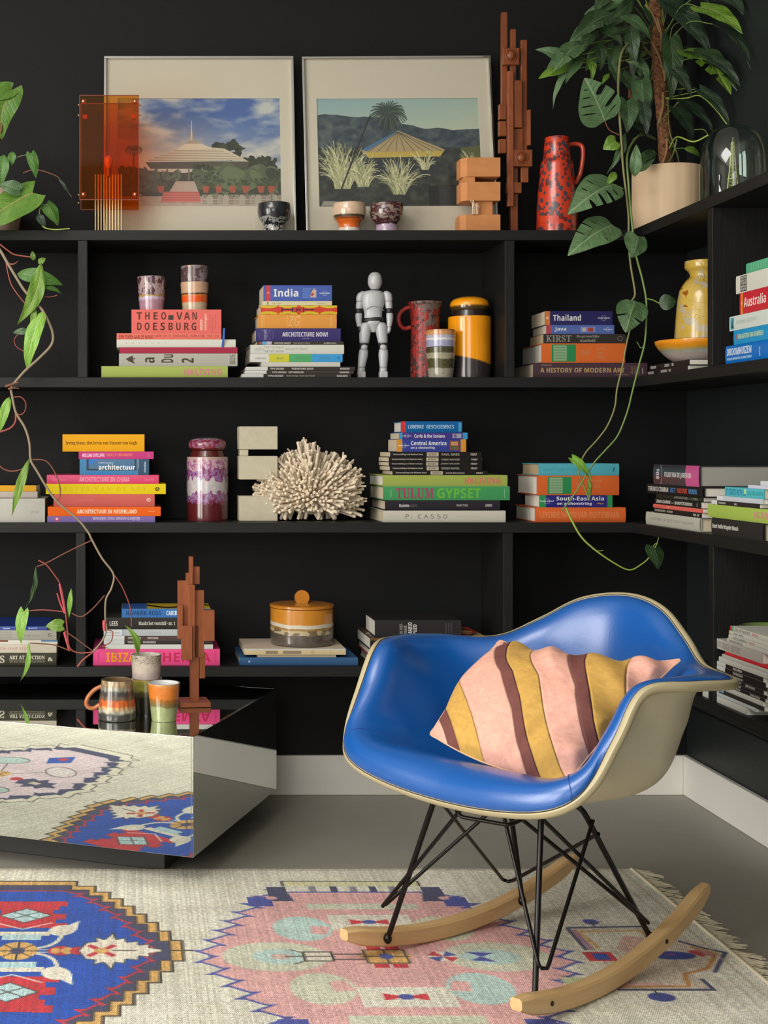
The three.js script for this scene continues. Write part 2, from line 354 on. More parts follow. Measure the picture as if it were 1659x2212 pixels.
// ---------------------------------------------------------------- the rug: knotted pattern on a grid of knots
const RUG = { x0: -1.556, x1: 1.172, zTop: DW - 3.298, zBot: DW - 1.76, k: 250 };
{
  const cols = Math.round((RUG.x1 - RUG.x0) * RUG.k), rowsN = Math.round((RUG.zBot - RUG.zTop) * RUG.k);
  const [c, g] = canvas(cols, rowsN);
  // floor point seen at a pixel -> knot column and row
  const K = (px, py) => [((px - CX) / (py - CY) - RUG.x0) * RUG.k, (DW - F / (py - CY) - RUG.zTop) * RUG.k];
  const kx = (X) => (X - RUG.x0) * RUG.k, kd = (d) => (DW - d - RUG.zTop) * RUG.k;
  const COL = { bg: '#e6e2cf', ye: '#e2b266', na: '#41466a', bl: '#0c50b8', rd: '#cf2d3c', cr: '#f0e8d4', lb: '#bfe0e2', dk: '#3a3632', pk: '#e8b2ae', gr: '#d9dbc2', aq: '#c0dcd4', pb: '#4652a6', py: '#e4e2b4' };
  g.fillStyle = COL.bg; g.fillRect(0, 0, cols, rowsN);
  const poly = (pts, fill, stroke, lw = 1) => { g.beginPath(); pts.forEach(([x, y], i) => i ? g.lineTo(x, y) : g.moveTo(x, y)); g.closePath(); if (fill) { g.fillStyle = fill; g.fill(); } if (stroke) { g.strokeStyle = stroke; g.lineWidth = lw; g.stroke(); } };
  const line = (pts, col, lw = 1) => { g.beginPath(); pts.forEach(([x, y], i) => i ? g.lineTo(x, y) : g.moveTo(x, y)); g.strokeStyle = col; g.lineWidth = lw; g.stroke(); };
  const rect = (x, y, w, h, f) => { g.fillStyle = f; g.fillRect(Math.round(x), Math.round(y), Math.round(w), Math.round(h)); };
  const ell = (x, y, a, b, f, rot = 0) => { g.beginPath(); g.ellipse(x, y, a, b, rot, 0, 6.3); g.fillStyle = f; g.fill(); };
  // stepped lozenge with a flat top: half length a, half height b, flat half width f
  const stair = (x, y, a, b, f, n, jag = 0) => {
    const q = [];
    for (let i = 0; i < n; i++) { const u = f + (a - f) * (i / n) ** 0.8, v = b * (1 - (i / n) ** 1.15), v2 = b * (1 - ((i + 1) / n) ** 1.15); q.push([u + jag * (i % 2), v], [u + jag * ((i + 1) % 2), v2]); }
    const all = [...q, [a, 0], ...q.slice().reverse().map(([u, v]) => [u, -v])];
    return [...all.map(([u, v]) => [x + u, y - v]), ...all.reverse().map(([u, v]) => [x - u, y - v])];
  };
  reseed(5);
  // mottled ground of the undyed wool
  for (let i = 0; i < 260; i++) { g.globalAlpha = 0.16; ell(rnd() * cols, rnd() * rowsN, rr(4, 30), rr(2, 8), ['#d3c8aa', '#ece6d2', '#dcd6c0', '#dde0c6'][i % 4]); } g.globalAlpha = 1;
  // --- the blue medallion
  const blue = (X, d) => {
    const x = kx(X), y = kd(d), m = RUG.k;
    poly(stair(x, y, .348 * m, .442 * m, .10 * m, 9), COL.ye, COL.dk, 1.4);
    poly(stair(x, y, .322 * m, .412 * m, .088 * m, 9), COL.na, COL.dk, 1);
    poly(stair(x, y, .268 * m, .372 * m, .075 * m, 15, 5), COL.bl, COL.rd, 1.6);
    for (const s of [-1, 1]) {
      // red lattice blocks above and below
      const yy = y - s * 0.21 * m;
      for (const [w, h, o] of [[.085, .03, .075], [.07, .03, .05], [.055, .03, .025], [.085, .035, -.005], [.065, .03, -.035], [.09, .028, -.062]]) rect(x - w * m, yy - s * o * m - h * m / 2, 2 * w * m, h * m, COL.rd);
      poly([[x, yy - .045 * m], [x + .055 * m, yy], [x, yy + .045 * m], [x - .055 * m, yy]], COL.lb, COL.dk, 1);
      line([[x - .028 * m, yy - .022 * m], [x + .028 * m, yy + .022 * m]], COL.dk); line([[x + .028 * m, yy - .022 * m], [x - .028 * m, yy + .022 * m]], COL.dk);
      line([[x - .06 * m, yy + s * .045 * m], [x, yy + s * .085 * m], [x + .06 * m, yy + s * .045 * m]], COL.cr, 1.4);
      rect(x - .055 * m, y - s * .098 * m - 3, .11 * m, 6, COL.cr); rect(x - .04 * m, y - s * .075 * m - 4, .08 * m, 8, COL.lb);
      poly([[x - .03 * m, yy - s * .12 * m], [x + .03 * m, yy - s * .12 * m], [x + .05 * m, yy - s * .09 * m], [x - .05 * m, yy - s * .09 * m]], COL.bl);
      for (const t of [-1, 1]) {
        // curling tendrils and buds
        const bx = x + t * .082 * m, by = y - s * .118 * m;
        g.beginPath(); g.moveTo(x + t * .02 * m, y - s * .01 * m); g.quadraticCurveTo(x + t * .09 * m, y - s * .02 * m, bx, by); g.strokeStyle = COL.cr; g.lineWidth = 2.4; g.stroke();
        ell(bx, by, .028 * m, .034 * m, COL.cr, t * s * 0.4); poly([[bx, by - s * .02 * m], [bx + t * .035 * m, by - s * .06 * m], [bx + t * .03 * m, by]], COL.cr);
      }
    }
    for (const t of [-1, 1]) {
      line([[x, y - 1.5], [x + t * .09 * m, y - 1.5]], COL.cr, 1.2); line([[x, y + 2], [x + t * .09 * m, y + 2]], COL.cr, 1.2);
      ell(x + t * .085 * m, y, .026 * m, .026 * m, COL.rd); ell(x + t * .098 * m, y, .012 * m, .02 * m, COL.ye); ell(x + t * .118 * m, y, .014 * m, .022 * m, COL.rd); ell(x + t * .075 * m, y, .01 * m, .016 * m, COL.ye);
      // frayed cream leaf
      const L = [[.12, .0], [.135, .045], [.155, .05], [.15, .075], [.17, .062], [.185, .1], [.192, .062], [.212, .07], [.214, .045], [.238, .052], [.238, .03], [.262, .034], [.258, .016], [.285, .006]];
      const pts = [...L, ...L.slice(1).reverse().map(([u, v]) => [u, -v])].map(([u, v]) => [x + t * u * m, y + v * m]);
      poly(pts, COL.cr, COL.dk, 0.8);
      line([[x + t * .14 * m, y - .03 * m], [x + t * .19 * m, y + .03 * m]], COL.rd, 3); line([[x + t * .14 * m, y + .03 * m], [x + t * .19 * m, y - .03 * m]], COL.rd, 3); ell(x + t * .165 * m, y, .014 * m, .014 * m, COL.ye);
      line([[x + t * .185 * m, y], [x + t * .235 * m, y]], COL.dk, 1);
    }
    ell(x, y, .04 * m, .05 * m, COL.ye); line([[x - .04 * m, y], [x + .04 * m, y]], COL.dk); line([[x, y - .05 * m], [x, y + .05 * m]], COL.dk); line([[x - .03 * m, y - .035 * m], [x + .03 * m, y + .035 * m]], COL.dk); line([[x + .03 * m, y - .035 * m], [x - .03 * m, y + .035 * m]], COL.dk); ell(x, y, .014 * m, .018 * m, COL.na);
  };
  // --- the pink medallion
  const pink = (X, d) => {
    const x = kx(X), y = kd(d), m = RUG.k;
    poly(stair(x, y, .30 * m, .475 * m, .155 * m, 7), COL.py, COL.dk, 1.2);
    poly(stair(x, y, .345 * m, .43 * m, .135 * m, 16, 9), COL.pk, COL.pb, 1.6);
    for (const s of [-1, 1]) {
      rect(x - .165 * m, y - s * .418 * m - .02 * m, .33 * m, .04 * m, COL.bg); for (let i = -2; i <= 2; i++) rect(x + i * .045 * m - 2, y - s * .418 * m - .02 * m, 4, .04 * m, i % 2 ? COL.na : '#8f8a92');
      line([[x - .16 * m, y - s * .396 * m], [x + .16 * m, y - s * .396 * m]], COL.pb, 1.6);
      for (const t of [-1, 1]) { rect(x + t * .175 * m - .022 * m, y - s * .385 * m - .05 * m, .045 * m, .1 * m, COL.na); rect(x + t * .215 * m - .03 * m, y - s * .33 * m - .03 * m, .05 * m, .06 * m, COL.pb); poly([[x + t * .15 * m, y - s * .39 * m], [x + t * .2 * m, y - s * .36 * m], [x + t * .14 * m, y - s * .33 * m]], COL.na); ell(x + t * .19 * m, y - s * .355 * m, 3, 3, COL.pk); }
      rect(x - .12 * m, y - s * .30 * m - .018 * m, .24 * m, .036 * m, COL.gr);
      rect(x - .085 * m, y - s * .2 * m - .045 * m, .17 * m, .09 * m, COL.bg);
      poly([[x - .04 * m, y - s * .2 * m - .016 * m], [x, y - s * .2 * m], [x - .04 * m, y - s * .2 * m + .016 * m]], COL.rd); poly([[x + .04 * m, y - s * .2 * m - .016 * m], [x, y - s * .2 * m], [x + .04 * m, y - s * .2 * m + .016 * m]], COL.rd); ell(x, y - s * .2 * m, 3.4, 3, COL.pb);
      for (const t of [-1, 1]) { ell(x + t * .145 * m, y - s * .16 * m, .062 * m, .075 * m, t * s > 0 ? COL.gr : COL.aq); poly([[x + t * .085 * m, y - s * .17 * m], [x + t * .125 * m, y - s * .175 * m], [x + t * .13 * m, y - s * .13 * m], [x + t * .1 * m, y - s * .12 * m]], COL.pk); }
    }
    for (const t of [-1, 1]) { ell(x + t * .215 * m, y, .105 * m, .078 * m, COL.gr); ell(x + t * .205 * m, y, .055 * m, .04 * m, COL.aq, 0); ell(x + t * .205 * m, y, .02 * m, .014 * m, '#d9b9ae'); }
    // key shape to the left, blossoms to the right
    line([[x - .14 * m, y - 3], [x - .03 * m, y - 3]], COL.dk, 1.2); line([[x - .14 * m, y + 4], [x - .03 * m, y + 4]], COL.dk, 1.2); rect(x - .16 * m, y - 5, .05 * m, 11, COL.cr); g.strokeStyle = COL.dk; g.lineWidth = 1.2; g.strokeRect(x - .16 * m, y - 6, .055 * m, 12); line([[x - .185 * m, y - 9], [x - .16 * m, y - 5]], COL.dk); line([[x - .185 * m, y + 10], [x - .16 * m, y + 6]], COL.dk); line([[x - .2 * m, y], [x - .1 * m, y]], COL.dk);
    for (const s of [-1, 1]) { rect(x - .03 * m, y - s * .045 * m - 3, 7, 6, COL.rd); rect(x + .006 * m, y - s * .045 * m - 3, 7, 6, COL.rd); }
    rect(x - .04 * m, y - .035 * m, .08 * m, .07 * m, COL.ye); ell(x, y, .05 * m, .03 * m, COL.ye); g.strokeRect(x - .04 * m, y - .035 * m, .08 * m, .07 * m); line([[x - .045 * m, y], [x + .045 * m, y]], COL.dk); line([[x, y - .04 * m], [x, y + .04 * m]], COL.dk); ell(x, y, 3.4, 3.4, COL.pb);
    ell(x + .11 * m, y, .03 * m, .026 * m, COL.cr); for (const [a, b, f] of [[-1, -1, COL.rd], [1, -1, COL.pb], [-1, 1, COL.pb], [1, 1, COL.rd]]) poly([[x + .11 * m, y], [x + (.11 + a * .03) * m, y + b * .006 * m], [x + (.11 + a * .012) * m, y + b * .028 * m]], f);
    ell(x + .185 * m, y, .045 * m, .024 * m, COL.aq); poly([[x + .185 * m, y], [x + .16 * m, y - .025 * m], [x + .215 * m, y - .02 * m]], COL.pb); poly([[x + .185 * m, y], [x + .16 * m, y + .02 * m], [x + .21 * m, y + .028 * m]], COL.pb);
  };
  const pale = (X, d) => {
    const x = kx(X), y = kd(d), m = RUG.k;
    poly(stair(x, y, .36 * m, .47 * m, .12 * m, 10, 6), '#efe6cf', COL.dk, 1);
    poly(stair(x, y, .325 * m, .43 * m, .105 * m, 10, 5), COL.na);
    poly(stair(x, y, .285 * m, .385 * m, .09 * m, 12, 7), '#efd9dc');
    for (const t of [-1, 1]) for (const s of [-1, 1]) { ell(x + t * .12 * m, y - s * .15 * m, .07 * m, .045 * m, t * s > 0 ? COL.aq : '#f3e6e2', t * s * .5); g.strokeStyle = COL.dk; g.lineWidth = 1; g.stroke(); line([[x + t * .02 * m, y - s * .03 * m], [x + t * .09 * m, y - s * .12 * m]], COL.dk, 1); }
    for (const s of [-1, 1]) { poly([[x, y - s * .33 * m], [x + .05 * m, y - s * .26 * m], [x, y - s * .2 * m], [x - .05 * m, y - s * .26 * m]], COL.bl); rect(x - .015 * m, y - s * .27 * m - 3, .03 * m, 8, COL.rd); }
    for (const t of [-1, 1]) { const L = [[.1, 0], [.12, .04], [.15, .03], [.165, .06], [.19, .03], [.215, .045], [.22, .015], [.25, .006]]; poly([...L, ...L.slice(1).reverse().map(([u, v]) => [u, -v])].map(([u, v]) => [x + t * u * m, y + v * m]), COL.na); rect(x + t * .165 * m - 4, y - 3, 9, 6, '#e8dcb8'); ell(x + t * .085 * m, y, 5, 5, COL.rd); }
    ell(x, y, .035 * m, .045 * m, COL.ye); line([[x - .03 * m, y], [x + .03 * m, y]], COL.dk); line([[x, y - .04 * m], [x, y + .04 * m]], COL.dk);
  };
  blue(-.23, 2.757); pink(.491, 2.725); pale(-1.02, 2.725);
  // --- the house-shaped figure by the fringe
  const q = (px, py) => K(px, py);
  poly([q(1225, 2014), q(1400, 2010), q(1568, 2068), q(1545, 2110), q(1480, 2100), q(1543, 2149), q(1335, 2150), q(1300, 2085)], '#ddd0ba');
  poly([q(1246, 2022), q(1390, 2020), q(1370, 2060), q(1290, 2065)], COL.bg); poly([q(1350, 2030), q(1420, 2040), q(1400, 2075), q(1330, 2060)], '#d8b2a2');
  line([q(1225, 2013), q(1396, 2010)], COL.na, 2); line([q(1225, 2013), q(1268, 2062)], COL.na, 2); line([q(1238, 2018), q(1278, 2060)], '#b78aa0', 3); line([q(1250, 2022), q(1385, 2020), q(1412, 2045)], COL.ye, 2); line([q(1250, 2022), q(1295, 2058)], COL.ye, 2);
  line([q(1465, 2042), q(1520, 2058), q(1568, 2068), q(1545, 2111)], COL.na, 2); line([q(1335, 2149), q(1543, 2149), q(1516, 2125)], COL.na, 2.2);
  line([q(1340, 2143), q(1490, 2141), q(1480, 2115), q(1530, 2102), q(1548, 2070), q(1490, 2055)], '#cf8f4e', 2.2); line([q(1345, 2137), q(1430, 2136)], COL.pk, 2.5); line([q(1500, 2062), q(1545, 2075)], '#c4817c', 4);
  ell(...q(1455, 2074), 11, 5.5, '#22439e'); ell(...q(1448, 2072), 3, 1.5, '#7a3a8e'); line([q(1490, 2064), q(1522, 2075)], COL.rd, 4);
  rect(q(1290, 2075)[0] - 6, q(1290, 2075)[1] - 5, 14, 12, COL.rd); rect(q(1290, 2075)[0] - 2, q(1290, 2075)[1] - 3, 7, 8, COL.bl);
  ell(...q(1276, 2000), 4, 4, COL.pb); line([q(1276, 2000), q(1284, 2010)], COL.dk); ell(...q(1430, 2165), 6, 5, '#2a3f95'); line([q(1414, 2151), q(1428, 2162)], COL.dk); line([q(1215, 2120), q(1230, 2120)], COL.dk); rect(...q(1210, 2122), 14, 12, '#c7cfa2');
  line([[kx(1.14), 4], [kx(1.14), rowsN - 4]], '#c9bda0', 1); line([[4, 3], [cols - 4, 3]], '#c6bca2', 2);
  // every knot its own tone; three texels a side
  const src = g.getImageData(0, 0, cols, rowsN).data, S = 3;
  const tw = Math.min(2048, cols * S), th = rowsN * S;
  const tex = paint(tw, th, (u, v) => {
    const i = Math.min(cols - 1, Math.floor(u * cols)), j = Math.min(rowsN - 1, Math.floor((1 - v) * rowsN)), k = (j * cols + i) * 4;
    const t = 0.90 + 0.2 * hash2(i, j, 71) , y = 0.94 + 0.12 * hash2(i, 3, 72), o = 0.93 + 0.13 * fbm(i / 40, j / 14, 73, 3);
    return [src[k] * t * y * o, src[k + 1] * t * y * o, src[k + 2] * t * y * o];
  }, { wrap: false });
  const bump = paint(128, 128, (u, v) => { const a = Math.abs(Math.sin(u * 4 * Math.PI + (Math.floor(v * 4) % 2) * 1.57)), b = Math.abs(Math.sin(v * 4 * Math.PI)); return 0.65 * a * b + 0.35 * vnoise(u * 32, v * 32, 7, 32, 32); }, { srgb: false });
  // separate uv set for the weave: its own repeat
  bump.repeat.set(cols / 4, rowsN / 4);
  const wool = new THREE.MeshPhysicalMaterial({ map: tex, roughness: 0.95, sheen: 0.25, sheenRoughness: 0.6, sheenColor: 0xfff2e0, bumpMap: bump, bumpScale: 0.0022 });
  const rug = thing('rug', 'long cream wool rug with blue and pink medallions and a fringed end', 'rug');
  const P = [], XL = -2.0, NX = 150, NZ = 60, tx = 0.008;
  const wave = (x, z) => 0.0012 * (fbm(x * 4 + 9, z * 4 + 3, 81, 2) - 0.5) + 0.0006;
  const period = 1.442;
  const rowsP = [];
  const prof = [[0, 0.0], [0, tx * 0.7], [0.004, tx]];
  const mkRow = (z, y) => { const r = []; for (let i = 0; i <= NX; i++) { const x = lerp(XL, RUG.x1, i / NX); r.push(V3(x + 0.004 * (fbm(z * 9, 3.3, 82, 2) - 0.5) * (i === NX ? 1 : 0), y + (y > tx * 0.8 ? Math.max(0, wave(x, z)) : 0), z)); } return r; };
  const z0 = RUG.zTop, z1r = RUG.zBot;
  rowsP.push(mkRow(z0, 0.0005), mkRow(z0 - 0.002, tx * 0.6));
  for (let j = 0; j <= NZ; j++) rowsP.push(mkRow(lerp(z0 + 0.003, z1r - 0.003, j / NZ), tx));
  rowsP.push(mkRow(z1r + 0.002, tx * 0.6), mkRow(z1r, 0.0005));
  const geo = sheet(rowsP, { flip: true, uv: (i, j) => { const p = rowsP[i][j]; return [(p.x - RUG.x0) / (RUG.x1 - RUG.x0), (RUG.zBot - p.z) / (RUG.zBot - RUG.zTop)]; } });
  // west of the painted stretch the two medallions repeat
  { const a = geo.toNonIndexed(), p = a.attributes.position, uv = a.attributes.uv; for (let i = 0; i < p.count; i += 3) { const mx = (p.getX(i) + p.getX(i + 1) + p.getX(i + 2)) / 3; if (mx < RUG.x0 + 0.01) for (let k = 0; k < 3; k++) uv.setX(i + k, uv.getX(i + k) + period / (RUG.x1 - RUG.x0)); }
    a.setAttribute('normal', a.attributes.normal); part('pile', a, wool, rug); }
  // short ends: edge cord and knotted fringe
  const cream = std(0xcfc4a8, 0.95), creamD = std(0xb9ad90, 0.95);
  part('end_cord', tube([V3(RUG.x1 - 0.001, 0.0065, z0 + 0.002), V3(RUG.x1 + 0.002, 0.007, (z0 + z1r) / 2), V3(RUG.x1 - 0.001, 0.0065, z1r - 0.002)], 0.0052, { n: 120, sides: 8 }), cream, rug);
  const fr = [];
  reseed(99);
  for (let z = z0 + 0.006; z < z1r - 0.006; z += 0.0105) {
    const lean = rr(-0.35, 0.45), len = rr(0.04, 0.058);
    for (let s = 0; s < 5; s++) {
      const a = z + rr(-0.003, 0.003), k = lean + rr(-0.25, 0.25), l = len * rr(0.75, 1.1);
      fr.push(tube([V3(RUG.x1, 0.006, a), V3(RUG.x1 + 0.012, 0.0068 + rr(0, .001), a + k * 0.006), V3(RUG.x1 + l * 0.6, 0.003 + rr(0, .002), a + k * l * 0.5), V3(RUG.x1 + l, 0.0016 + rr(0, .001), a + k * l + rr(-0.004, 0.004))], 0.00135, { n: 7, sides: 5, r2: 0.0008 }));
    }
  }
  const f = part('fringe', fr, cream, rug, 'cream yarn fringe'); f.userData.kind = 'stuff';
}

// ---------------------------------------------------------------- the mirrored table
const TB = { p: [0.133, 3.15], u: [-0.9291, 0.3697], v: [0.3697, 0.9291], L: 0.80, Wd: 0.68, y0: 0.077, y1: 0.349 };
const tablePt = (a, b, y) => V3(TB.p[0] + TB.u[0] * a + TB.v[0] * b, y, DW - (TB.p[1] + TB.u[1] * a + TB.v[1] * b));   // a to the left along the front, b to the rear along the side
{
  const t = thing('coffee_table', 'low square coffee table clad in mirror glass on a dark plinth', 'table');
  const mirror = phys(0xd9dcd8, 0.015, { metalness: 1 });
  const glassEdge = phys(0xb9c9c2, 0.12, { metalness: 0.6 });
  const dark = std(0x2b2a27, 0.5);
  const ang = Math.atan2(-(-TB.u[1]), TB.u[0]);                                    // turn of the box about y
  const put = (g) => { const p = g.attributes.position; for (let i = 0; i < p.count; i++) { const q = tablePt(p.getX(i), p.getZ(i), p.getY(i)); p.setXYZ(i, q.x, q.y, q.z); } const n = g.attributes.normal; for (let i = 0; i < n.count; i++) { const x = n.getX(i), z = n.getZ(i); n.setXYZ(i, TB.u[0] * x + TB.v[0] * z, n.getY(i), -(TB.u[1] * x + TB.v[1] * z)); } return g; };
  const e = 0.005, b = 0.0007;
  const { L, Wd, y0, y1 } = TB;
  part('mirror_top', put(rbox(L - 2 * e - 0.0006, e, Wd - 2 * e - 0.0006, b, L / 2, y1 - e / 2 - 0.0002, Wd / 2)), mirror, t, 'mirror glass top');
  part('mirror_panel', put(rbox(L - 2 * e - 0.0004, y1 - y0, e, b, L / 2, (y0 + y1) / 2, e / 2)), mirror, t);
  part('mirror_panel', put(rbox(L - 2 * e - 0.0004, y1 - y0, e, b, L / 2, (y0 + y1) / 2, Wd - e / 2)), mirror, t);
  part('mirror_panel', put(rbox(e, y1 - y0, Wd, b, e / 2, (y0 + y1) / 2, Wd / 2)), mirror, t);
  part('mirror_panel', put(rbox(e, y1 - y0, Wd, b, L - e / 2, (y0 + y1) / 2, Wd / 2)), mirror, t);
  part('underside', put(rbox(L - 2 * e, 0.01, Wd - 2 * e, 0.001, L / 2, y0 + 0.008, Wd / 2)), dark, t);
  part('plinth', put(rbox(L - 0.23, y0 + 0.0035, Wd - 0.24, 0.002, L / 2, (y0 + 0.0035) / 2 + 0.0003, Wd / 2 + 0.004)), dark, t, 'dark recessed plinth');
}

// ---------------------------------------------------------------- the cushion
{
  const t = thing('cushion', 'velvet cushion patched in slanting pink, mustard and brown stripes', 'cushion');
  const TL = at(1080, 1384, 2.80), TR = at(1470, 1425, 2.57), BL = at(930, 1586, 2.635), BR = at(1228, 1688, 2.46);
  const nrm = TR.clone().sub(BL).cross(TL.clone().sub(BR)).normalize(); if (nrm.z < 0) nrm.negate();
  const N = 64;
  const stops = [[-9, 0], [-.56, 1], [-.46, 2], [-.265, 0], [.035, 1], [.115, 2], [.275, 0], [.505, 1], [.595, 2], [.80, 0], [9, 0]];
  const cols = [[210, 156, 138], [106, 60, 54], [186, 145, 70]];
  const slant = (u, v) => u - 0.26 * (1 - v) - 0.46 * (1 - v) ** 2 + 0.05 * Math.sin((1 - v) * 6.283) * (0.4 - Math.abs(u - 0.5)) + 0.012 * (fbm(u * 6, v * 6, 91, 2) - 0.5);
  const vel = paint(1024, 1024, (u, v) => {
    const s = slant(u, v);
    let k = 0, dist = 9; for (let i = 0; i < stops.length - 1; i++) if (s >= stops[i][0]) k = stops[i][1];
    for (const [e] of stops) dist = Math.min(dist, Math.abs(e - s));
    const crush = fbm(u * 40, v * 60, 92, 4), fine = vnoise(u * 500, v * 500, 93);
    const c = cols[k], m = 0.92 + 0.15 * crush + 0.05 * fine, seamK = dist < 0.0026 ? 0.82 : 1;
    return [c[0] * m * seamK, c[1] * m * seamK, c[2] * m * seamK];
  }, { wrap: false });
  const vb = paint(512, 512, (u, v) => {
    const s = slant(u, v); let dist = 9; for (const [e] of stops) dist = Math.min(dist, Math.abs(e - s));
    return 0.75 - 0.55 * Math.exp(-((dist / 0.006) ** 2)) + 0.2 * fbm(u * 18, v * 18, 95, 3);
  }, { srgb: false, wrap: false });
  const velvet = new THREE.MeshPhysicalMaterial({ map: vel, roughness: 0.85, sheen: 0.35, sheenRoughness: 0.45, sheenColor: 0xffe6da, bumpMap: vb, bumpScale: 0.004 });
  const side = (sg) => {
    const P = [];
    for (let j = 0; j <= N; j++) {
      const row = [];
      for (let i = 0; i <= N; i++) {
        const u = i / N, v = j / N;                                                // v from the lower edge to the upper
        const x = 2 * u - 1, y = 2 * v - 1;
        // concave sides, pointed ears
        const pu = 0.5 + 0.5 * x * (1 + (x < 0 ? 0.045 : -0.05) * (1 - y * y)), pv = 0.5 + 0.5 * y * (1 + (y < 0 ? 0.14 : -0.2) * (1 - x * x));
        const p = BL.clone().multiplyScalar((1 - pu) * (1 - pv)).addScaledVector(BR, pu * (1 - pv)).addScaledVector(TL, (1 - pu) * pv).addScaledVector(TR, pu * pv);
        const b = Math.pow(Math.max(0, (1 - x * x) * (1 - y * y)), 0.55);
        const folds = 0.013 * Math.max(0, 1 - b * 1.15) * Math.sin(9 * x * y + 5 * (x + y)) * Math.min(1, b * 5)
          + 0.016 * (fbm(u * 6 + 3, v * 5, 97, 3) - 0.5) * b
          + 0.006 * Math.exp(-(((u + v * 0.4 - 0.78) / 0.05) ** 2)) * clamp((v - 0.55) * 3) * b * 2 - 0.005 * Math.exp(-(((u - v * 0.5 - 0.62) / 0.05) ** 2)) * clamp((0.5 - v) * 3) * b * 2;
        p.addScaledVector(nrm, sg * ((sg > 0 ? 0.070 : 0.04) * b + 0.0015) + (sg > 0 ? folds : -folds * 0.3));
        row.push(p);
      }
      P.push(row);
    }
    return sheet(P, { flip: sg < 0, uv: (j, i) => [i / N, j / N] });
  };
  const front = side(1), rear = side(-1);
  part('cover', [front, rear], velvet, t);
  // piped edge where the two halves meet
  const rim = []; const e = (u, v) => { const x = 2 * u - 1, y = 2 * v - 1, pu = 0.5 + 0.5 * x * (1 + (x < 0 ? 0.045 : -0.05) * (1 - y * y)), pv = 0.5 + 0.5 * y * (1 + (y < 0 ? 0.14 : -0.2) * (1 - x * x)); return BL.clone().multiplyScalar((1 - pu) * (1 - pv)).addScaledVector(BR, pu * (1 - pv)).addScaledVector(TL, (1 - pu) * pv).addScaledVector(TR, pu * pv); };
  for (let i = 0; i < 16; i++) rim.push(e(i / 16, 0)); for (let i = 0; i < 16; i++) rim.push(e(1, i / 16)); for (let i = 0; i < 16; i++) rim.push(e(1 - i / 16, 1)); for (let i = 0; i < 16; i++) rim.push(e(0, 1 - i / 16));
  part('edge_seam', tube(rim, 0.0018, { closed: true, n: 220, sides: 6 }), std(0xc9a181, 0.9), t);
}
// ---------------------------------------------------------------- books: printed spines share one sheet of textures
const AT = { S: 2048, x: 0, y: 0, colW: 512 };
const [atlasCanvas, AG] = canvas(AT.S, AT.S);
AG.fillStyle = '#777'; AG.fillRect(0, 0, AT.S, AT.S);
const css = (c) => typeof c === 'string' ? c : '#' + c.toString(16).padStart(6, '0');
// text squeezed to a box given in shares of the cell
function put(g, str, x, y, w, h, col, font = 'bold 40px sans-serif', rot = 0) {
  g.save(); g.translate(x + w / 2, y + h / 2); g.rotate(rot);
  const [bw, bh] = Math.abs(Math.sin(rot)) > 0.5 ? [h, w] : [w, h];
  g.font = font; g.textAlign = 'center'; g.textBaseline = 'alphabetic'; g.fillStyle = col;
  const m = g.measureText(str), up = m.actualBoundingBoxAscent || 30, dn = m.actualBoundingBoxDescent || 0;
  g.scale(bw / (m.width || 1), bh / (up + dn)); g.fillText(str, 0, (up - dn) / 2); g.restore();
}
const SANS = 'bold 40px sans-serif', THIN = '40px sans-serif', SERIF = '40px serif', SERIFB = 'bold 40px serif', MONO = 'bold 40px monospace';
function cell(w, h) {
  const pw = AT.colW - 6, ph = Math.max(20, Math.round(pw * h / w * 1.05));
  if (AT.y + ph + 14 > AT.S) { AT.y = 0; AT.x += AT.colW; }
  const r = { x: AT.x + 3, y: AT.y + 3, w: pw, h: Math.min(ph, 150) }; AT.y += r.h + 16;
  return r;
}
const atlasMat = phys(0xececec, 0.55, { specularIntensity: 0.35 }), atlasGloss = phys(0xe2e2e2, 0.3, { clearcoat: 0.15, clearcoatRoughness: 0.25 });
const pageTex = (a, b, s) => { const t = paint(64, 128, (u, v) => mix3(hex(a), hex(b), clamp(0.2 + 0.7 * hash2(0, Math.floor(v * 128), s) * (0.8 + 0.4 * vnoise(u * 6, v * 40, s)))), {}); t.repeat.set(1, 14); return t; };
const pages = { white: std(0xffffff, 0.85, { map: pageTex(0xc9c4b6, 0xe2ded2, 3) }), cream: std(0xffffff, 0.85, { map: pageTex(0xb7a98d, 0xd6cab0, 4) }), tan: std(0xffffff, 0.9, { map: pageTex(0xa08a68, 0xc7b28e, 5) }), grey: std(0xffffff, 0.85, { map: pageTex(0x8d8a82, 0xaaa79d, 6) }) };
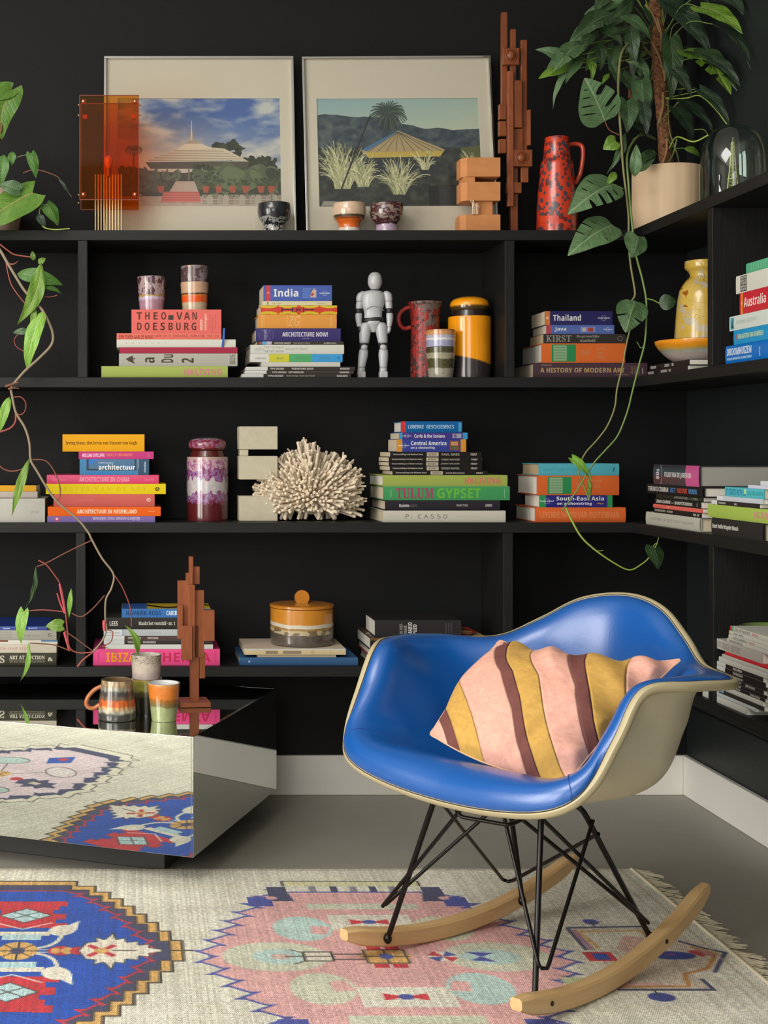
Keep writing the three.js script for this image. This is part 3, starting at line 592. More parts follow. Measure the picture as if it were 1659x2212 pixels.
/* a closed book lying down: spine towards +z, thickness up, origin at the middle of the spine's lower edge */
function book(name, label, category, group, o) {
  const { w, t, D, c, draw, hard = t > 0.018, paper = 'cream', top, round = hard ? 0.0016 : 0.0004 } = o;
  const b = thing(name, label, category, o.pos, o.turn ?? 0, group);
  const r = cell(w, t), g = AG;
  g.save(); g.beginPath(); g.rect(r.x - 2, r.y - 2, r.w + 4, r.h + 12); g.clip();
  g.fillStyle = css(c); g.fillRect(r.x - 2, r.y - 2, r.w + 4, r.h + 12);
  g.translate(r.x, r.y); if (draw) draw(g, r.w, r.h); g.restore();
  g.fillStyle = css(o.board ?? c); g.fillRect(r.x - 2, r.y + r.h + 3, 12, 8);
  const U = (x) => (r.x + x) / AT.S, Vv = (y) => 1 - (r.y + y) / AT.S;
  const patch = [U(4), Vv(r.h + 7)];
  const bt = hard ? 0.0026 : Math.min(0.0009, t / 5), ov = hard ? 0.003 : 0.0004;
  const flat = (q) => { const uv = q.attributes.uv; for (let i = 0; i < uv.count; i++) uv.setXY(i, patch[0], patch[1]); return q; };
  const list = [flat(span(-w / 2, w / 2, 0, bt, -D, -bt * 0.4, hard ? 0.0008 : 0)), flat(span(-w / 2, w / 2, t - bt, t, -D, -bt * 0.4, hard ? 0.0008 : 0)), flat(span(-w / 2, w / 2, bt * 0.3, t - bt * 0.3, -bt * 1.4, -bt * 0.5))];
  // spine skin
  const P = [], n = 8;
  for (let j = 0; j <= n; j++) { const v = j / n, y = v * t, a = (v - 0.5) * 2, z = round * (1 - a * a) - (Math.abs(a) > 0.9 ? bt * 0.25 : 0); P.push([V3(-w / 2, y, z), V3(w / 2, y, z)]); }
  list.push(sheet(P, { uv: (j, i) => [U(i * r.w), Vv((1 - j / n) * r.h)] }));
  const cov = part('cover', list, o.gloss ? atlasGloss : atlasMat, b);
  const pb = part('page_block', span(-w / 2 + ov, w / 2 - ov, bt, t - bt, -D + ov, -bt * 1.5), pages[paper], b, undefined);
  if (top) top(b, w, t, D);
  return b;
}
// stacks; rows from the lowest book up: {l: label, x0, x1, th (pixels), c, D, draw ...}
function stack(shelfY, d, group, rows, { y0 = 0 } = {}) {
  let y = shelfY + y0; const out = [];
  for (const o of rows) {
    const dd = d + (o.back ?? 0), xc = ((o.x0 + o.x1) / 2 - CX) / F * dd, w = mm(o.x1 - o.x0, dd), t = mm(o.th, dd);
    const D = o.D ?? w * 0.74;
    out.push(book(o.n ?? 'book', o.l, o.k ?? 'book', group, { ...o, w, t, D: Math.min(D, DW - 0.004 > 0 ? (DW - (dd)) - 0.004 : D), pos: [xc, y, DW - dd], turn: o.turn ?? 0 }));
    y += t + 0.0003;
  }
  return y;
}
// the same along the right wall: spines face the room
function sideStack(shelfY, X, group, rows, { y0 = 0, refD } = {}) {
  let y = shelfY + y0;
  for (const o of rows) {
    const Xs = X + (o.back ?? 0), da = Xs * F / (o.x0 - CX), w = o.len ?? (da - Xs * F / (o.x1 - CX)), t = mm(o.th, refD ?? da);
    const zc = DW - da + w / 2;
    book(o.n ?? 'book', o.l, o.k ?? 'book', group, { ...o, w, t, D: Math.min(o.D ?? 0.2, 1.59 - Xs), pos: [Xs, y, zc], turn: -Math.PI / 2 });
    y += t + 0.0003;
  }
  return y;
}
const bars = (g, list) => list.forEach(([x, y, w, h, c]) => { g.fillStyle = c; g.fillRect(x, y, w, h); });
// a magazine spine: pale end, dark rest with small words
const mag = (a, b, split, words, col = '#d8d5cc') => (g, w, h) => { bars(g, [[0, 0, w * split, h, a], [w * split, 0, w, h, b]]); words.forEach(([s, x, ww, f]) => put(g, s, w * x, h * 0.25, w * ww, h * 0.5, col, f ?? SANS)); };
const globeMark = (g, x, y, w, h) => { g.strokeStyle = '#e8eaf2'; g.lineWidth = 1.6; g.beginPath(); g.ellipse(x + w / 2, y + h / 2, w * 0.22, h / 2, 0, 0, 6.3); g.stroke(); put(g, 'lonely planet', x, y + h * 0.32, w, h * 0.36, '#f2f2f2', SANS); };

const DS = 3.812;                                                                   // depth of the spines on the rear shelves
const GA = 'books in the stack under the three small cups', GB = 'books in the tall stack left of the toy figure', GC = 'books in the stack behind the hanging vine', GD = 'books in the bright stack left of the purple jar', GE = 'books in the tall stack right of the coral', GF = 'books in the orange stack at the vine tip';
const topA = stack(SHELF[1], DS, GA, [
  { l: 'lime green hardcover with pink capitals, lowest under the small cups', x0: 219, x1: 492, th: 25, c: 0xa5b35c, D: .2, draw: (g, w, h) => put(g, 'HKLIVING', w * .65, h * .26, w * .31, h * .52, '#d0798c') },
  { l: 'grey hardcover with dark letters turned sideways on its spine', x0: 257, x1: 513, th: 27, c: 0xb0afa4, draw: (g, w, h) => { const k = '#4a4036'; g.fillStyle = k; g.beginPath(); g.moveTo(w * .055, h * .45); g.lineTo(w * .115, h * .15); g.lineTo(w * .125, h * .75); g.closePath(); g.fill(); put(g, 'A', w * .075, h * .3, w * .06, h * .55, k, SERIF, -Math.PI / 2); put(g, 'a', w * .22, h * .25, w * .08, h * .55, k, SANS, -Math.PI / 2); put(g, 'Du', w * .36, h * .02, w * .1, h * .76, k, SANS, -Math.PI / 2); put(g, '2', w * .53, h * .34, w * .1, h * .45, k, SANS, -Math.PI / 2); put(g, 'BIS', w * .935, h * .06, w * .045, h * .8, k, SERIF, -Math.PI / 2); } },
  { l: 'thin crimson book without lettering above the grey one', x0: 258, x1: 513, th: 13, c: 0xa62f47, hard: false, D: .19 },
  { l: 'white clothbound book with worn edges under the thin coral book', x0: 252, x1: 509, th: 17, c: 0xd5d5c8, draw: (g, w, h) => 'ARNHEMS'.split('').forEach((s, i) => put(g, s, w * (.07 + i * .055), h * .35, w * .02, h * .25, '#bdbdb4')) },
  { l: 'thin coral book with narrow dark red capitals along its spine', x0: 252, x1: 478, th: 13, c: 0xe87a68, hard: false, D: .2, draw: (g, w, h) => { put(g, 'EEN TEKEN AAN DE WAND', w * .02, h * .3, w * .33, h * .6, '#8e2a2c'); put(g, 'ALBUM VAN DE NEDERLANDSE SAMENLEVING 1963-1983', w * .36, h * .22, w * .62, h * .36, '#98323a', MONO); bars(g, [[w * .36, h * .72, w * .62, h * .08, '#c34a48']]); } },
  { l: 'thick coral red book with large brown capitals and blue ribbon', x0: 284, x1: 478, th: 51, c: 0xe66f68, D: .21, draw: (g, w, h) => { const k = '#5a3626'; 'THEO'.split('').forEach((s, i) => put(g, s, w * (.055 + i * .09), h * .13, w * .065, h * .3, k, THIN.replace('40', 'bold 40'))); bars(g, [[w * .41, h * .24, w * .058, h * .2, '#4a4036']]); 'VAN'.split('').forEach((s, i) => put(g, s, w * (.5 + i * .085), h * .13, w * .066, h * .3, k)); 'DOESBURG'.split('').forEach((s, i) => put(g, s, w * (.055 + i * .087), h * .57, w * .064, h * .3, k)); put(g, 'oeuvre', w * .765, h * .42, w * .028, h * .46, '#f0d9c0', SERIFB, -Math.PI / 2); put(g, 'catalogue', w * .81, h * .18, w * .032, h * .7, '#f0d9c0', SERIFB, -Math.PI / 2); for (let i = 0; i < 3; i++) put(g, 'redactie Els Hoek', w * (.865 + i * .03), h * (i === 1 ? .3 : .2), w * .014, h * .68, '#9a4a42', THIN, -Math.PI / 2); },
    top: (b, w, t) => { const r = []; for (let i = 0; i <= 12; i++) { const s = i / 12, z = -0.004 + Math.sin(s * 3) * 0.012, y = t * 0.22 - s * 0.052; r.push([V3(w / 2 + 0.0045 - s * 0.004, y, z + 0.004), V3(w / 2 + 0.0105 - s * 0.004, y, z + 0.0035)]); } part('ribbon', [sheet(r), sheet(r, { flip: true }).translate(0, 0, -0.0005)], std(0x3a62b4, 0.6), b, 'blue ribbon marker'); } },
]);
const topB = stack(SHELF[1], DS, GB, [
  { n: 'magazine', k: 'magazine', l: 'lowest black and white magazine under the tall stack', x0: 522, x1: 758, th: 8, c: 0x2b2928, D: .2, paper: 'white', draw: mag('#cfd0ca', '#3a3431', .2, [['TYPO DESIGN', .24, .14], ['Dutch Design, Taste and Trends', .41, .26, SERIF], ['MAGAZINE', .87, .1]]) },
  { n: 'magazine', k: 'magazine', l: 'middle one of three dark magazines under the tall stack', x0: 529, x1: 764, th: 7, c: 0x2b2928, D: .2, paper: 'white', draw: mag('#d0d1ca', '#413a35', .2, [['TYPO DESIGN', .25, .13], ['INTERIEUR', .4, .14], ['MAGAZINE', .87, .09]]) },
  { n: 'magazine', k: 'magazine', l: 'uppermost of three dark magazines under the tall stack', x0: 531, x1: 767, th: 8, c: 0x2b2928, D: .2, paper: 'white', draw: mag('#d2d3cc', '#3b3532', .2, [['TYPO DESIGN', .22, .13], ['FURNITURE ISSUE', .42, .2], ['MAGAZINE', .86, .09]]) },
  { l: 'narrow plain off-white book just above the dark magazines', x0: 565, x1: 735, th: 10, c: 0xcac7bd, hard: false, D: .17, paper: 'white' },
  { l: 'book with a spine of white, yellow, green and blue bands', x0: 541, x1: 740, th: 17, c: 0xd6d5cd, hard: false, paper: 'white', board: 0xd6d5cd, draw: (g, w, h) => { bars(g, [[w * .2, 0, w * .22, h, '#c9c63c'], [w * .42, 0, w * .26, h, '#52a86c'], [w * .67, 0, w, h, '#3f9bd6']]); [['architectuur', .05, .12], ['stad', .28, .08], ['landschap', .49, .12], ['vormgeving', .74, .12]].forEach(([s, x, k]) => put(g, s, w * x, h * .36, w * k, h * .3, '#6b6f5c', SERIF)); put(g, '*', w * .94, h * .3, w * .03, h * .4, '#1c6f9e'); } },
  { l: 'thick white book with pale grey handwriting on its spine', x0: 541, x1: 743, th: 20, c: 0xd3d3c8, paper: 'white', draw: (g, w, h) => { put(g, 'wolf &', w * .05, h * .28, w * .09, h * .36, '#9d9c96', THIN); put(g, 'het mij eigen', w * .15, h * .14, w * .21, h * .32, '#8d8c86', THIN); put(g, 'van art about', w * .15, h * .5, w * .21, h * .32, '#8d8c86', THIN); put(g, 'wizzard! client!', w * .37, h * .26, w * .24, h * .34, '#9d9c96', THIN); } },
  { l: 'thin dark olive paperback below the violet book', x0: 555, x1: 742, th: 7, c: 0x3e3a34, hard: false, D: .17, draw: (g, w, h) => { bars(g, [[w * .02, h * .3, w * .04, h * .5, '#b0563e'], [w * .06, 0, w * .05, h, '#5fa3d0'], [w * .11, 0, w * .06, h, '#b9b3c0']]); put(g, 'ANTONI GAUDI', w * .2, h * .3, w * .19, h * .5, '#cfcabb'); put(g, 'FROM NATURE TO DESIGN', w * .42, h * .35, w * .19, h * .4, '#a9a498'); put(g, 'Architecture', w * .77, h * .25, w * .15, h * .5, '#d6d2c6', SERIFB); } },
  { l: 'violet book with white capitals in the middle of its stack', x0: 553, x1: 736, th: 28, c: 0x372d70, gloss: 1, draw: (g, w, h) => { put(g, 'ARCHITECTURE NOW!', w * .31, h * .3, w * .54, h * .34, '#e6e4ea'); put(g, 'volume', w * .54, h * .74, w * .09, h * .08, '#a49fc4'); put(g, 'TASCHEN', w * .095, h * .1, w * .03, h * .8, '#b7b2cc', SANS, -Math.PI / 2); g.strokeStyle = '#7d76ac'; g.lineWidth = 1.5; for (let i = 0; i < 4; i++) { g.beginPath(); g.ellipse(w * (.07 + .035 * i), h * .5, w * .03, h * .4, 0, 0, 6.3); g.stroke(); } } },
  { l: 'orange hardcover with fine pale rules and a monogram panel', x0: 558, x1: 727, th: 30, c: 0xe09a48, round: .003, D: .13, draw: (g, w, h) => { for (const x of [.04, .055, .07, .37, .53, .92, .935]) bars(g, [[w * x, h * .05, 2, h * .9, '#efc083']]); put(g, 'ZG', w * .38, h * .12, w * .14, h * .75, '#eebb7c', 'italic 40px serif'); } },
  { l: 'paperback with a red and yellow woven pattern spine', x0: 563, x1: 728, th: 19, c: 0xd9a01e, hard: false, D: .13, gloss: 1, draw: (g, w, h) => { bars(g, [[0, 0, w, h, '#d9402f']]); g.lineWidth = h * .17; for (const [col, o] of [['#e8b51e', .18], ['#d8cf2a', 0]]) { g.strokeStyle = col; for (const cx of [.1, .36, .64, .9]) for (const s of [-1, 1]) { g.beginPath(); g.moveTo(w * (cx - .12), h * (.5 + s * (.62 - o))); g.quadraticCurveTo(w * cx, h * (.5 + s * (.1 - o * .3)), w * (cx + .12), h * (.5 + s * (.62 - o))); g.stroke(); } } bars(g, [[w * .27, h * .42, w * .16, h * .14, '#3a2440'], [w * .27, h * .2, w * .015, h * .6, '#3a2440'], [w * .41, h * .2, w * .015, h * .6, '#3a2440'], [w * .56, h * .42, w * .14, h * .14, '#3a2440'], [w * .555, h * .2, w * .015, h * .6, '#3a2440']]); g.fillStyle = '#3a2440'; g.beginPath(); g.moveTo(w * .43, h * .15); g.lineTo(w * .5, h * .45); g.lineTo(w * .55, h * .15); g.lineTo(w * .515, h * .5); g.lineTo(w * .55, h * .85); g.lineTo(w * .5, h * .55); g.lineTo(w * .43, h * .85); g.lineTo(w * .475, h * .5); g.fill(); } },
  { l: 'thin cream paperback directly under the blue travel guide', x0: 567, x1: 717, th: 9, c: 0xd9cfa9, hard: false, D: .125, draw: (g, w, h) => { put(g, 'Paul Klee', w * .14, h * .3, w * .13, h * .45, '#8a7d5f', SERIF); put(g, 'Teksten', w * .78, h * .3, w * .13, h * .45, '#8a7d5f', SERIF); bars(g, [[w * .07, h * .2, 5, h * .6, '#2a2430']]); } },
  { l: 'thick blue travel guide to India with red strip, topmost left of the toy figure', x0: 569, x1: 717, th: 34, c: 0x4863b6, hard: false, D: .128, gloss: 1, draw: (g, w, h) => { bars(g, [[w * .04, 0, w * .062, h, '#d83c46']]); put(g, '+', w * .05, h * .38, w * .04, h * .2, '#e9b08e'); put(g, 'India', w * .145, h * .24, w * .375, h * .48, '#f4f4ee', 'bold 40px sans-serif'); g.strokeStyle = '#a9b6dc'; g.lineWidth = 2; g.strokeRect(w * .58, h * .2, w * .19, h * .58); bars(g, [[w * .59, h * .24, w * .1, h * .5, '#5a7ccb']]); g.fillStyle = '#e4b59a'; g.beginPath(); g.moveTo(w * .69, h * .76); g.quadraticCurveTo(w * .68, h * .5, w * .73, h * .24); g.lineTo(w * .768, h * .3); g.lineTo(w * .768, h * .76); g.fill(); g.fillStyle = '#b4503e'; g.beginPath(); g.ellipse(w * .715, h * .58, w * .02, h * .1, .5, 0, 6.3); g.fill(); globeMark(g, w * .82, h * .36, w * .15, h * .3); } },
]);
const greenLabel = (g, w, h, x) => { bars(g, [[w * x, h * .06, w * .29, h * .88, '#2f8a54'], [w * (x + .02), h * .1, w * .16, h * .8, '#8fae88']]); for (let i = 0; i < 6; i++) for (let j = 0; j < 5; j++) bars(g, [[w * (x + .032 + i * .024), h * (.18 + j * .14), w * .012, h * .07, '#5c8f66']]); };
const topC = stack(SHELF[1], DS, GC, [
  { l: 'long plum book with tan capitals, lowest behind the vine', x0: 1152, x1: 1398, th: 32, c: 0x4b3740, draw: (g, w, h) => { const k = '#c3a06a'; put(g, 'A HISTORY OF MODERN ART', w * .06, h * .36, w * .74, h * .3, k, SANS); put(g, 'ARNASON', w * .07, h * .1, w * .09, h * .11, '#9a7f62'); put(g, 'THIRD EDITION', w * .72, h * .76, w * .12, h * .08, '#9a7f62'); for (let i = 0; i < 3; i++) put(g, 'ABRAMS', w * (.86 + i * .028), h * .22, w * .014, h * .56, '#8d7560', SANS, -Math.PI / 2); bars(g, [[w * .955, h * .35, 3, h * .4, '#cabfb2']]); } },
  { l: 'thick orange book with a green label square behind the vine', x0: 1170, x1: 1350, th: 42, c: 0xdb6c30, D: .2, paper: 'white', draw: (g, w, h) => { greenLabel(g, w, h, .12); put(g, 'DE', w * .47, h * .36, w * .1, h * .22, '#c9825e'); put(g, 'KIND', w * .66, h * .2, w * .1, h * .14, '#c9825e'); put(g, 'EN', w * .67, h * .44, w * .06, h * .14, '#c9825e'); put(g, 'VAN', w * .67, h * .66, w * .09, h * .14, '#c9825e'); } },
  { l: 'worn dark brown novel with big grey capitals at its left', x0: 1174, x1: 1352, th: 20, c: 0x383331, hard: false, D: .13, paper: 'tan', draw: (g, w, h) => { put(g, 'KIRST', w * .03, h * .14, w * .31, h * .72, '#8f8b84', 'bold 40px serif'); put(g, 'De gevaarlijke', w * .4, h * .12, w * .28, h * .34, '#a9a49a', SERIFB); put(g, 'waarheid', w * .44, h * .54, w * .19, h * .32, '#a9a49a', SERIFB); g.strokeStyle = '#a9a49a'; g.lineWidth = 2; g.beginPath(); g.ellipse(w * .93, h * .5, w * .03, h * .22, 0, 0, 6.3); g.stroke(); } },
  { l: 'thin periwinkle travel guide to Java under the Thailand guide', x0: 1180, x1: 1327, th: 19, c: 0x5a72b8, hard: false, D: .13, gloss: 1, draw: (g, w, h) => { bars(g, [[0, 0, w * .07, h, '#c04a50']]); put(g, 'Java', w * .13, h * .26, w * .17, h * .5, '#f2f2ee'); bars(g, [[w * .5, h * .2, w * .22, h * .6, '#8497cc'], [w * .53, h * .3, w * .05, h * .4, '#cdbfae'], [w * .61, h * .3, w * .08, h * .45, '#b04a42']]); globeMark(g, w * .84, h * .28, w * .13, h * .44); } },
  { l: 'dark navy travel guide to Thailand on top of its stack', x0: 1177, x1: 1323, th: 30, c: 0x2f2c66, hard: false, D: .13, gloss: 1, draw: (g, w, h) => { bars(g, [[0, 0, w * .075, h, '#dd7b3c']]); bars(g, [[w * .02, h * .4, w * .03, h * .2, '#f0d0b0']]); put(g, 'Thailand', w * .12, h * .26, w * .42, h * .44, '#f2f2ee'); globeMark(g, w * .78, h * .34, w * .18, h * .34); } },
]);
stack(SHELF[2], DS, 'books at the left edge of the third shelf', [
  { l: 'thick white box file with grey speckled spine at left edge', x0: -60, x1: 97, th: 51, c: 0xbcbab0, D: .2, paper: 'white', draw: (g, w, h) => { reseed(12); for (let i = 0; i < 26; i++) { g.globalAlpha = .35; bars(g, [[rnd() * w, rnd() * h, rr(6, 60), 2, i % 2 ? '#a5a39a' : '#cfcdc4']]); } g.globalAlpha = 1; put(g, 'archief', w * .8, h * .5, w * .12, h * .12, '#8d8b83', SERIF); } },
  { l: 'light grey book lying on the speckled box file', x0: -60, x1: 81, th: 15, c: 0xb4aba2, D: .16, paper: 'grey', draw: (g, w, h) => bars(g, [[0, h * .85, w, h * .15, '#8c7d72']]) },
  { l: 'thin book with amber spine and black cover at left edge', x0: -60, x1: 78, th: 13, c: 0xd9a026, board: 0x26221e, D: .15, hard: false },
]);
stack(SHELF[2], DS, GD, [
  { l: 'thin lavender book with upside-down white words, lowest of the bright stack', x0: 102, x1: 335, th: 13, c: 0x7f6aa8, hard: false, D: .19, paper: 'white', draw: (g, w, h) => { put(g, 'Modern wonen voor iedereen', w * .42, h * .12, w * .44, h * .6, '#d8cfe4', SERIF, Math.PI); g.fillStyle = '#d8506a'; g.beginPath(); g.arc(w * .09, h * .5, h * .36, 0, 6.3); g.fill(); put(g, '*', w * .075, h * .25, w * .03, h * .4, '#f0e2e6'); } },
  { l: 'bright orange book with white block capitals, second from the bottom', x0: 103, x1: 347, th: 20, c: 0xea6316, hard: false, D: .2, paper: 'white', draw: (g, w, h) => { put(g, 'ARCHITECTUUR IN NEDERLAND', w * .26, h * .3, w * .53, h * .42, '#f6e2cf'); bars(g, [[w * .89, h * .45, w * .06, h * .06, '#f0b48a']]); } },
  { l: 'salmon pink book with a small round white emblem', x0: 116, x1: 334, th: 27, c: 0xcb6058, round: .003, draw: (g, w, h) => { g.strokeStyle = '#ead6c6'; g.lineWidth = 3; g.beginPath(); g.arc(w * .94, h * .45, h * .13, 0, 6.3); g.stroke(); bars(g, [[w * .932, h * .41, w * .016, h * .08, '#ead6c6']]); put(g, 'beeldende kunst', w * .2, h * .4, w * .2, h * .12, '#d47a70', SERIF); } },
  { l: 'wide lemon yellow book with faded letters and black round emblem', x0: 99, x1: 358, th: 22, c: 0xe2c914, hard: false, D: .2, paper: 'white', draw: (g, w, h) => { put(g, 'D E L F T S   V A N   D E   L E Y', w * .1, h * .28, w * .74, h * .42, '#c9b41c', SERIF); g.fillStyle = '#2c2416'; g.beginPath(); g.arc(w * .93, h * .5, h * .2, 0, 6.3); g.fill(); put(g, 'A', w * .92, h * .36, w * .02, h * .24, '#e2c914'); } },
  { l: 'hot pink book with pale capitals above the lemon yellow one', x0: 101, x1: 343, th: 19, c: 0xe2326c, hard: false, D: .21, paper: 'grey', gloss: 1, draw: (g, w, h) => { put(g, 'ARCHITECTURE IN CHINA', w * .29, h * .24, w * .45, h * .52, '#f0a0b8'); put(g, 'Philip Jodidio', w * .05, h * .42, w * .13, h * .26, '#ee8aa8', THIN); put(g, 'TASCHEN', w * .87, h * .4, w * .09, h * .24, '#ee8aa8', THIN); } },
  { l: 'blue book with dark picture frame and bold white lowercase title', x0: 172, x1: 322, th: 34, c: 0x4a86b4, D: .13, draw: (g, w, h) => { bars(g, [[w * .1, 0, w * .72, h * .72, '#3d4654'], [w * .13, 0, w * .66, h * .62, '#52779a'], [w * .1, h * .8, w * .36, h * .2, '#3f82c0'], [w * .84, 0, w * .16, h, '#3b5670']]); g.fillStyle = '#3a7cc8'; g.beginPath(); g.moveTo(w * .13, 0); g.lineTo(w * .28, 0); g.lineTo(w * .13, h * .42); g.fill(); put(g, 'hedendaagse', w * .27, h * .18, w * .22, h * .13, '#c9d8e4', THIN); put(g, 'architectuur', w * .27, h * .36, w * .53, h * .32, '#f4f4f0'); bars(g, [[w * .84, 0, 3, h * .6, '#d0d6da']]); put(g, 'FENOMENA', w * .93, h * .15, w * .025, h * .7, '#c9d8e4', SANS, -Math.PI / 2); } },
  { l: 'slim magenta paperback squeezed under the thick amber book', x0: 170, x1: 332, th: 16, c: 0xc63f80, hard: false, D: .13, draw: (g, w, h) => { put(g, 'WILLIAM SUTCLIFFE', w * .045, h * .28, w * .3, h * .46, '#f2d8e2'); put(g, 'BEN JE ERVAREN?', w * .37, h * .28, w * .35, h * .44, '#e88a5c'); bars(g, [[w * .93, h * .2, 2, h * .6, '#e0a0c0']]); } },
  { l: 'thick amber yellow hardcover with black serif title, topmost of the bright stack', x0: 135, x1: 312, th: 37, c: 0xe9a616, D: .15, paper: 'grey', draw: (g, w, h) => put(g, 'Irving Stone. Het leven van Vincent van Gogh', w * .04, h * .4, w * .87, h * .25, '#3a1e04', SERIFB) },
]);
const five = (n, words, x0, x1, th) => ({ n: 'magazine', k: 'magazine', l: n, x0, x1, th, c: 0x1d1b1a, D: .16, hard: false, draw: (g, w, h) => { bars(g, [[w * .4, h * .08, w * .13, h * .84, '#b8ad98']]); put(g, 'Tentoonstelling in de Moderne Kunst', w * .03, h * .3, w * .33, h * .42, '#cfc7b8'); put(g, words, w * .56, h * .32, w * .2, h * .4, '#b7afa0'); put(g, 'PRENT', w * .88, h * .32, w * .07, h * .4, '#cfc7b8'); put(g, 'KUNST', w * .42, h * .3, w * .09, h * .42, '#6d6558'); } });
const magN = 'slim black booklet right of the coral, ';
stack(SHELF[2], DS, GE, [
  { l: 'ivory book with thin grey capitals, lowest right of the coral', x0: 828, x1: 1092, th: 25, c: 0xc9c5b6, draw: (g, w, h) => { 'PICASSO'.split('').forEach((s, i) => put(g, s, w * (.175 + i * .052), h * .32, w * (s === 'I' ? .006 : .036), h * .36, '#6d6a5f', THIN)); bars(g, [[w * .04, h * .5, w * .1, 1.5, '#b0ac9e'], [w * .58, h * .5, w * .24, 1.5, '#b0ac9e'], [w * .92, h * .5, w * .03, 1.5, '#b0ac9e']]); } },
  { l: 'charcoal hardcover with small white words under the green books', x0: 832, x1: 1080, th: 22, c: 0x29272d, draw: (g, w, h) => { put(g, 'Ruimte', w * .12, h * .34, w * .09, h * .32, '#dedcd6'); put(g, 'vaart', w * .215, h * .36, w * .06, h * .3, '#77747a', THIN); put(g, 'MARK TONG', w * .62, h * .4, w * .1, h * .2, '#b8b5b4'); put(g, 'LANNOO', w * .87, h * .38, w * .06, h * .24, '#cfccc8'); } },
  { l: 'grass green book with large magenta and lime capitals', x0: 828, x1: 1101, th: 30, c: 0x46a060, D: .24, gloss: 1, draw: (g, w, h) => { put(g, 'TULUM', w * .1, h * .12, w * .3, h * .74, '#b8346a', 'bold 40px serif'); put(g, 'GYPSET', w * .42, h * .14, w * .35, h * .7, '#72c23e'); put(g, '||', w * .045, h * .25, w * .025, h * .5, '#8cc49a'); bars(g, [[w * .955, h * .15, 3, h * .7, '#8cc49a'], [0, 0, w, 2, '#6cb880']]); } },
  { l: 'olive lime hardcover with pink capitals under the black booklets', x0: 827, x1: 1096, th: 24, c: 0x9fae54, D: .24, paper: 'white', draw: (g, w, h) => put(g, 'HKLIVING', w * .65, h * .24, w * .3, h * .52, '#cf7566') },
  five(magN + 'lowest of the five', 'DAVID BACKHAUS', 848, 1053, 9), five(magN + 'second of the five from below', 'ROGER RAVEEL', 842, 1041, 10), five(magN + 'middle one of the five', 'JAMES WALKER', 840, 1041, 9), five(magN + 'fourth of the five from below', 'CHARLES BURCHARD', 840, 1042, 10), five(magN + 'uppermost of the five', 'PAUL KOEK', 843, 1040, 11),
  { l: 'blue travel guide with orange ends and white title on a shoestring', x0: 857, x1: 1007, th: 27, c: 0x35429a, hard: false, D: .13, gloss: 1, draw: (g, w, h) => { bars(g, [[0, 0, w * .08, h, '#e09a2e'], [w * .92, 0, w * .08, h, '#e09a2e'], [w * .76, h * .12, w * .14, h * .76, '#8a4a3a'], [w * .78, h * .2, w * .1, h * .3, '#c99a6a'], [w * .79, h * .56, w * .09, h * .25, '#5a6a4a']]); put(g, 'Central America', w * .2, h * .14, w * .52, h * .34, '#f2f2ee'); put(g, 'on a shoestring', w * .2, h * .58, w * .35, h * .22, '#f2f2ee'); globeMark(g, w * .02, h * .3, w * .16, h * .4); } },
  { l: 'thin indigo travel guide to Corfu with cyan ends', x0: 862, x1: 1010, th: 14, c: 0x43388e, hard: false, D: .13, gloss: 1, draw: (g, w, h) => { bars(g, [[0, 0, w * .05, h, '#3e9fd4'], [w * .93, 0, w * .07, h, '#3e9fd4'], [w * .78, h * .15, w * .13, h * .7, '#a9a6bc'], [w * .8, h * .25, w * .04, h * .5, '#6c6a88']]); put(g, 'Corfu & the Ionians', w * .22, h * .24, w * .45, h * .54, '#f2f2ee'); globeMark(g, w * .04, h * .2, w * .14, h * .6); } },
  { l: 'deep blue book with red band and pale capitals, topmost right of the coral', x0: 866, x1: 998, th: 24, c: 0x12609e, D: .115, paper: 'white', draw: (g, w, h) => { bars(g, [[0, 0, w * .08, h, '#d23a3e'], [w * .94, h * .1, w * .05, h * .8, '#4a9ac8']]); put(g, 'LOBERKE GESCHIEDENIS', w * .11, h * .32, w * .76, h * .32, '#c2d8e6', MONO); } },
]);
stack(SHELF[2], DS, GF, [
  { l: 'large orange hardcover with blurred pale title, lowest at the vine tip', x0: 1156, x1: 1351, th: 32, c: 0xdd6a32, paper: 'white', round: .004, D: .2, draw: (g, w, h) => put(g, 'LEVENDE HAVEN VAN OOSTENBAAN', w * .05, h * .3, w * .88, h * .4, '#e38a58') },
  { l: 'indigo travel guide with green ends crossed by the vine tip', x0: 1165, x1: 1323, th: 26, c: 0x2c2a82, hard: false, D: .14, gloss: 1, paper: 'white', draw: (g, w, h) => { bars(g, [[0, 0, w * .09, h, '#2f9a5a'], [w * .93, 0, w * .07, h, '#2f9a5a']]); put(g, 'South-East Asia', w * .23, h * .1, w * .66, h * .34, '#f4f4f0'); put(g, 'on a shoestring', w * .24, h * .56, w * .48, h * .3, '#f4f4f0'); put(g, '~', w * .78, h * .62, w * .1, h * .16, '#d8883e'); globeMark(g, w * .01, h * .28, w * .19, h * .44); } },
  { l: 'thick orange book with green label square under the teal one', x0: 1160, x1: 1337, th: 42, c: 0xda6830, D: .2, paper: 'white', draw: (g, w, h) => { greenLabel(g, w, h, .13); put(g, 'DE', w * .47, h * .36, w * .08, h * .2, '#c9825e'); put(g, 'KIND', w * .68, h * .2, w * .1, h * .14, '#c9825e'); put(g, 'VAN', w * .68, h * .5, w * .09, h * .14, '#c9825e'); } },
  { l: 'pale teal hardcover topmost beside the vine tip', x0: 1164, x1: 1337, th: 26, c: 0x55b0c0, D: .17, paper: 'tan', draw: (g, w, h) => { put(g, 'BERT VAN HERWEGEN', w * .06, h * .42, w * .6, h * .2, '#49a0b0'); put(g, 'P', w * .92, h * .3, w * .03, h * .4, '#2a4a54', SERIFB); } },
]);
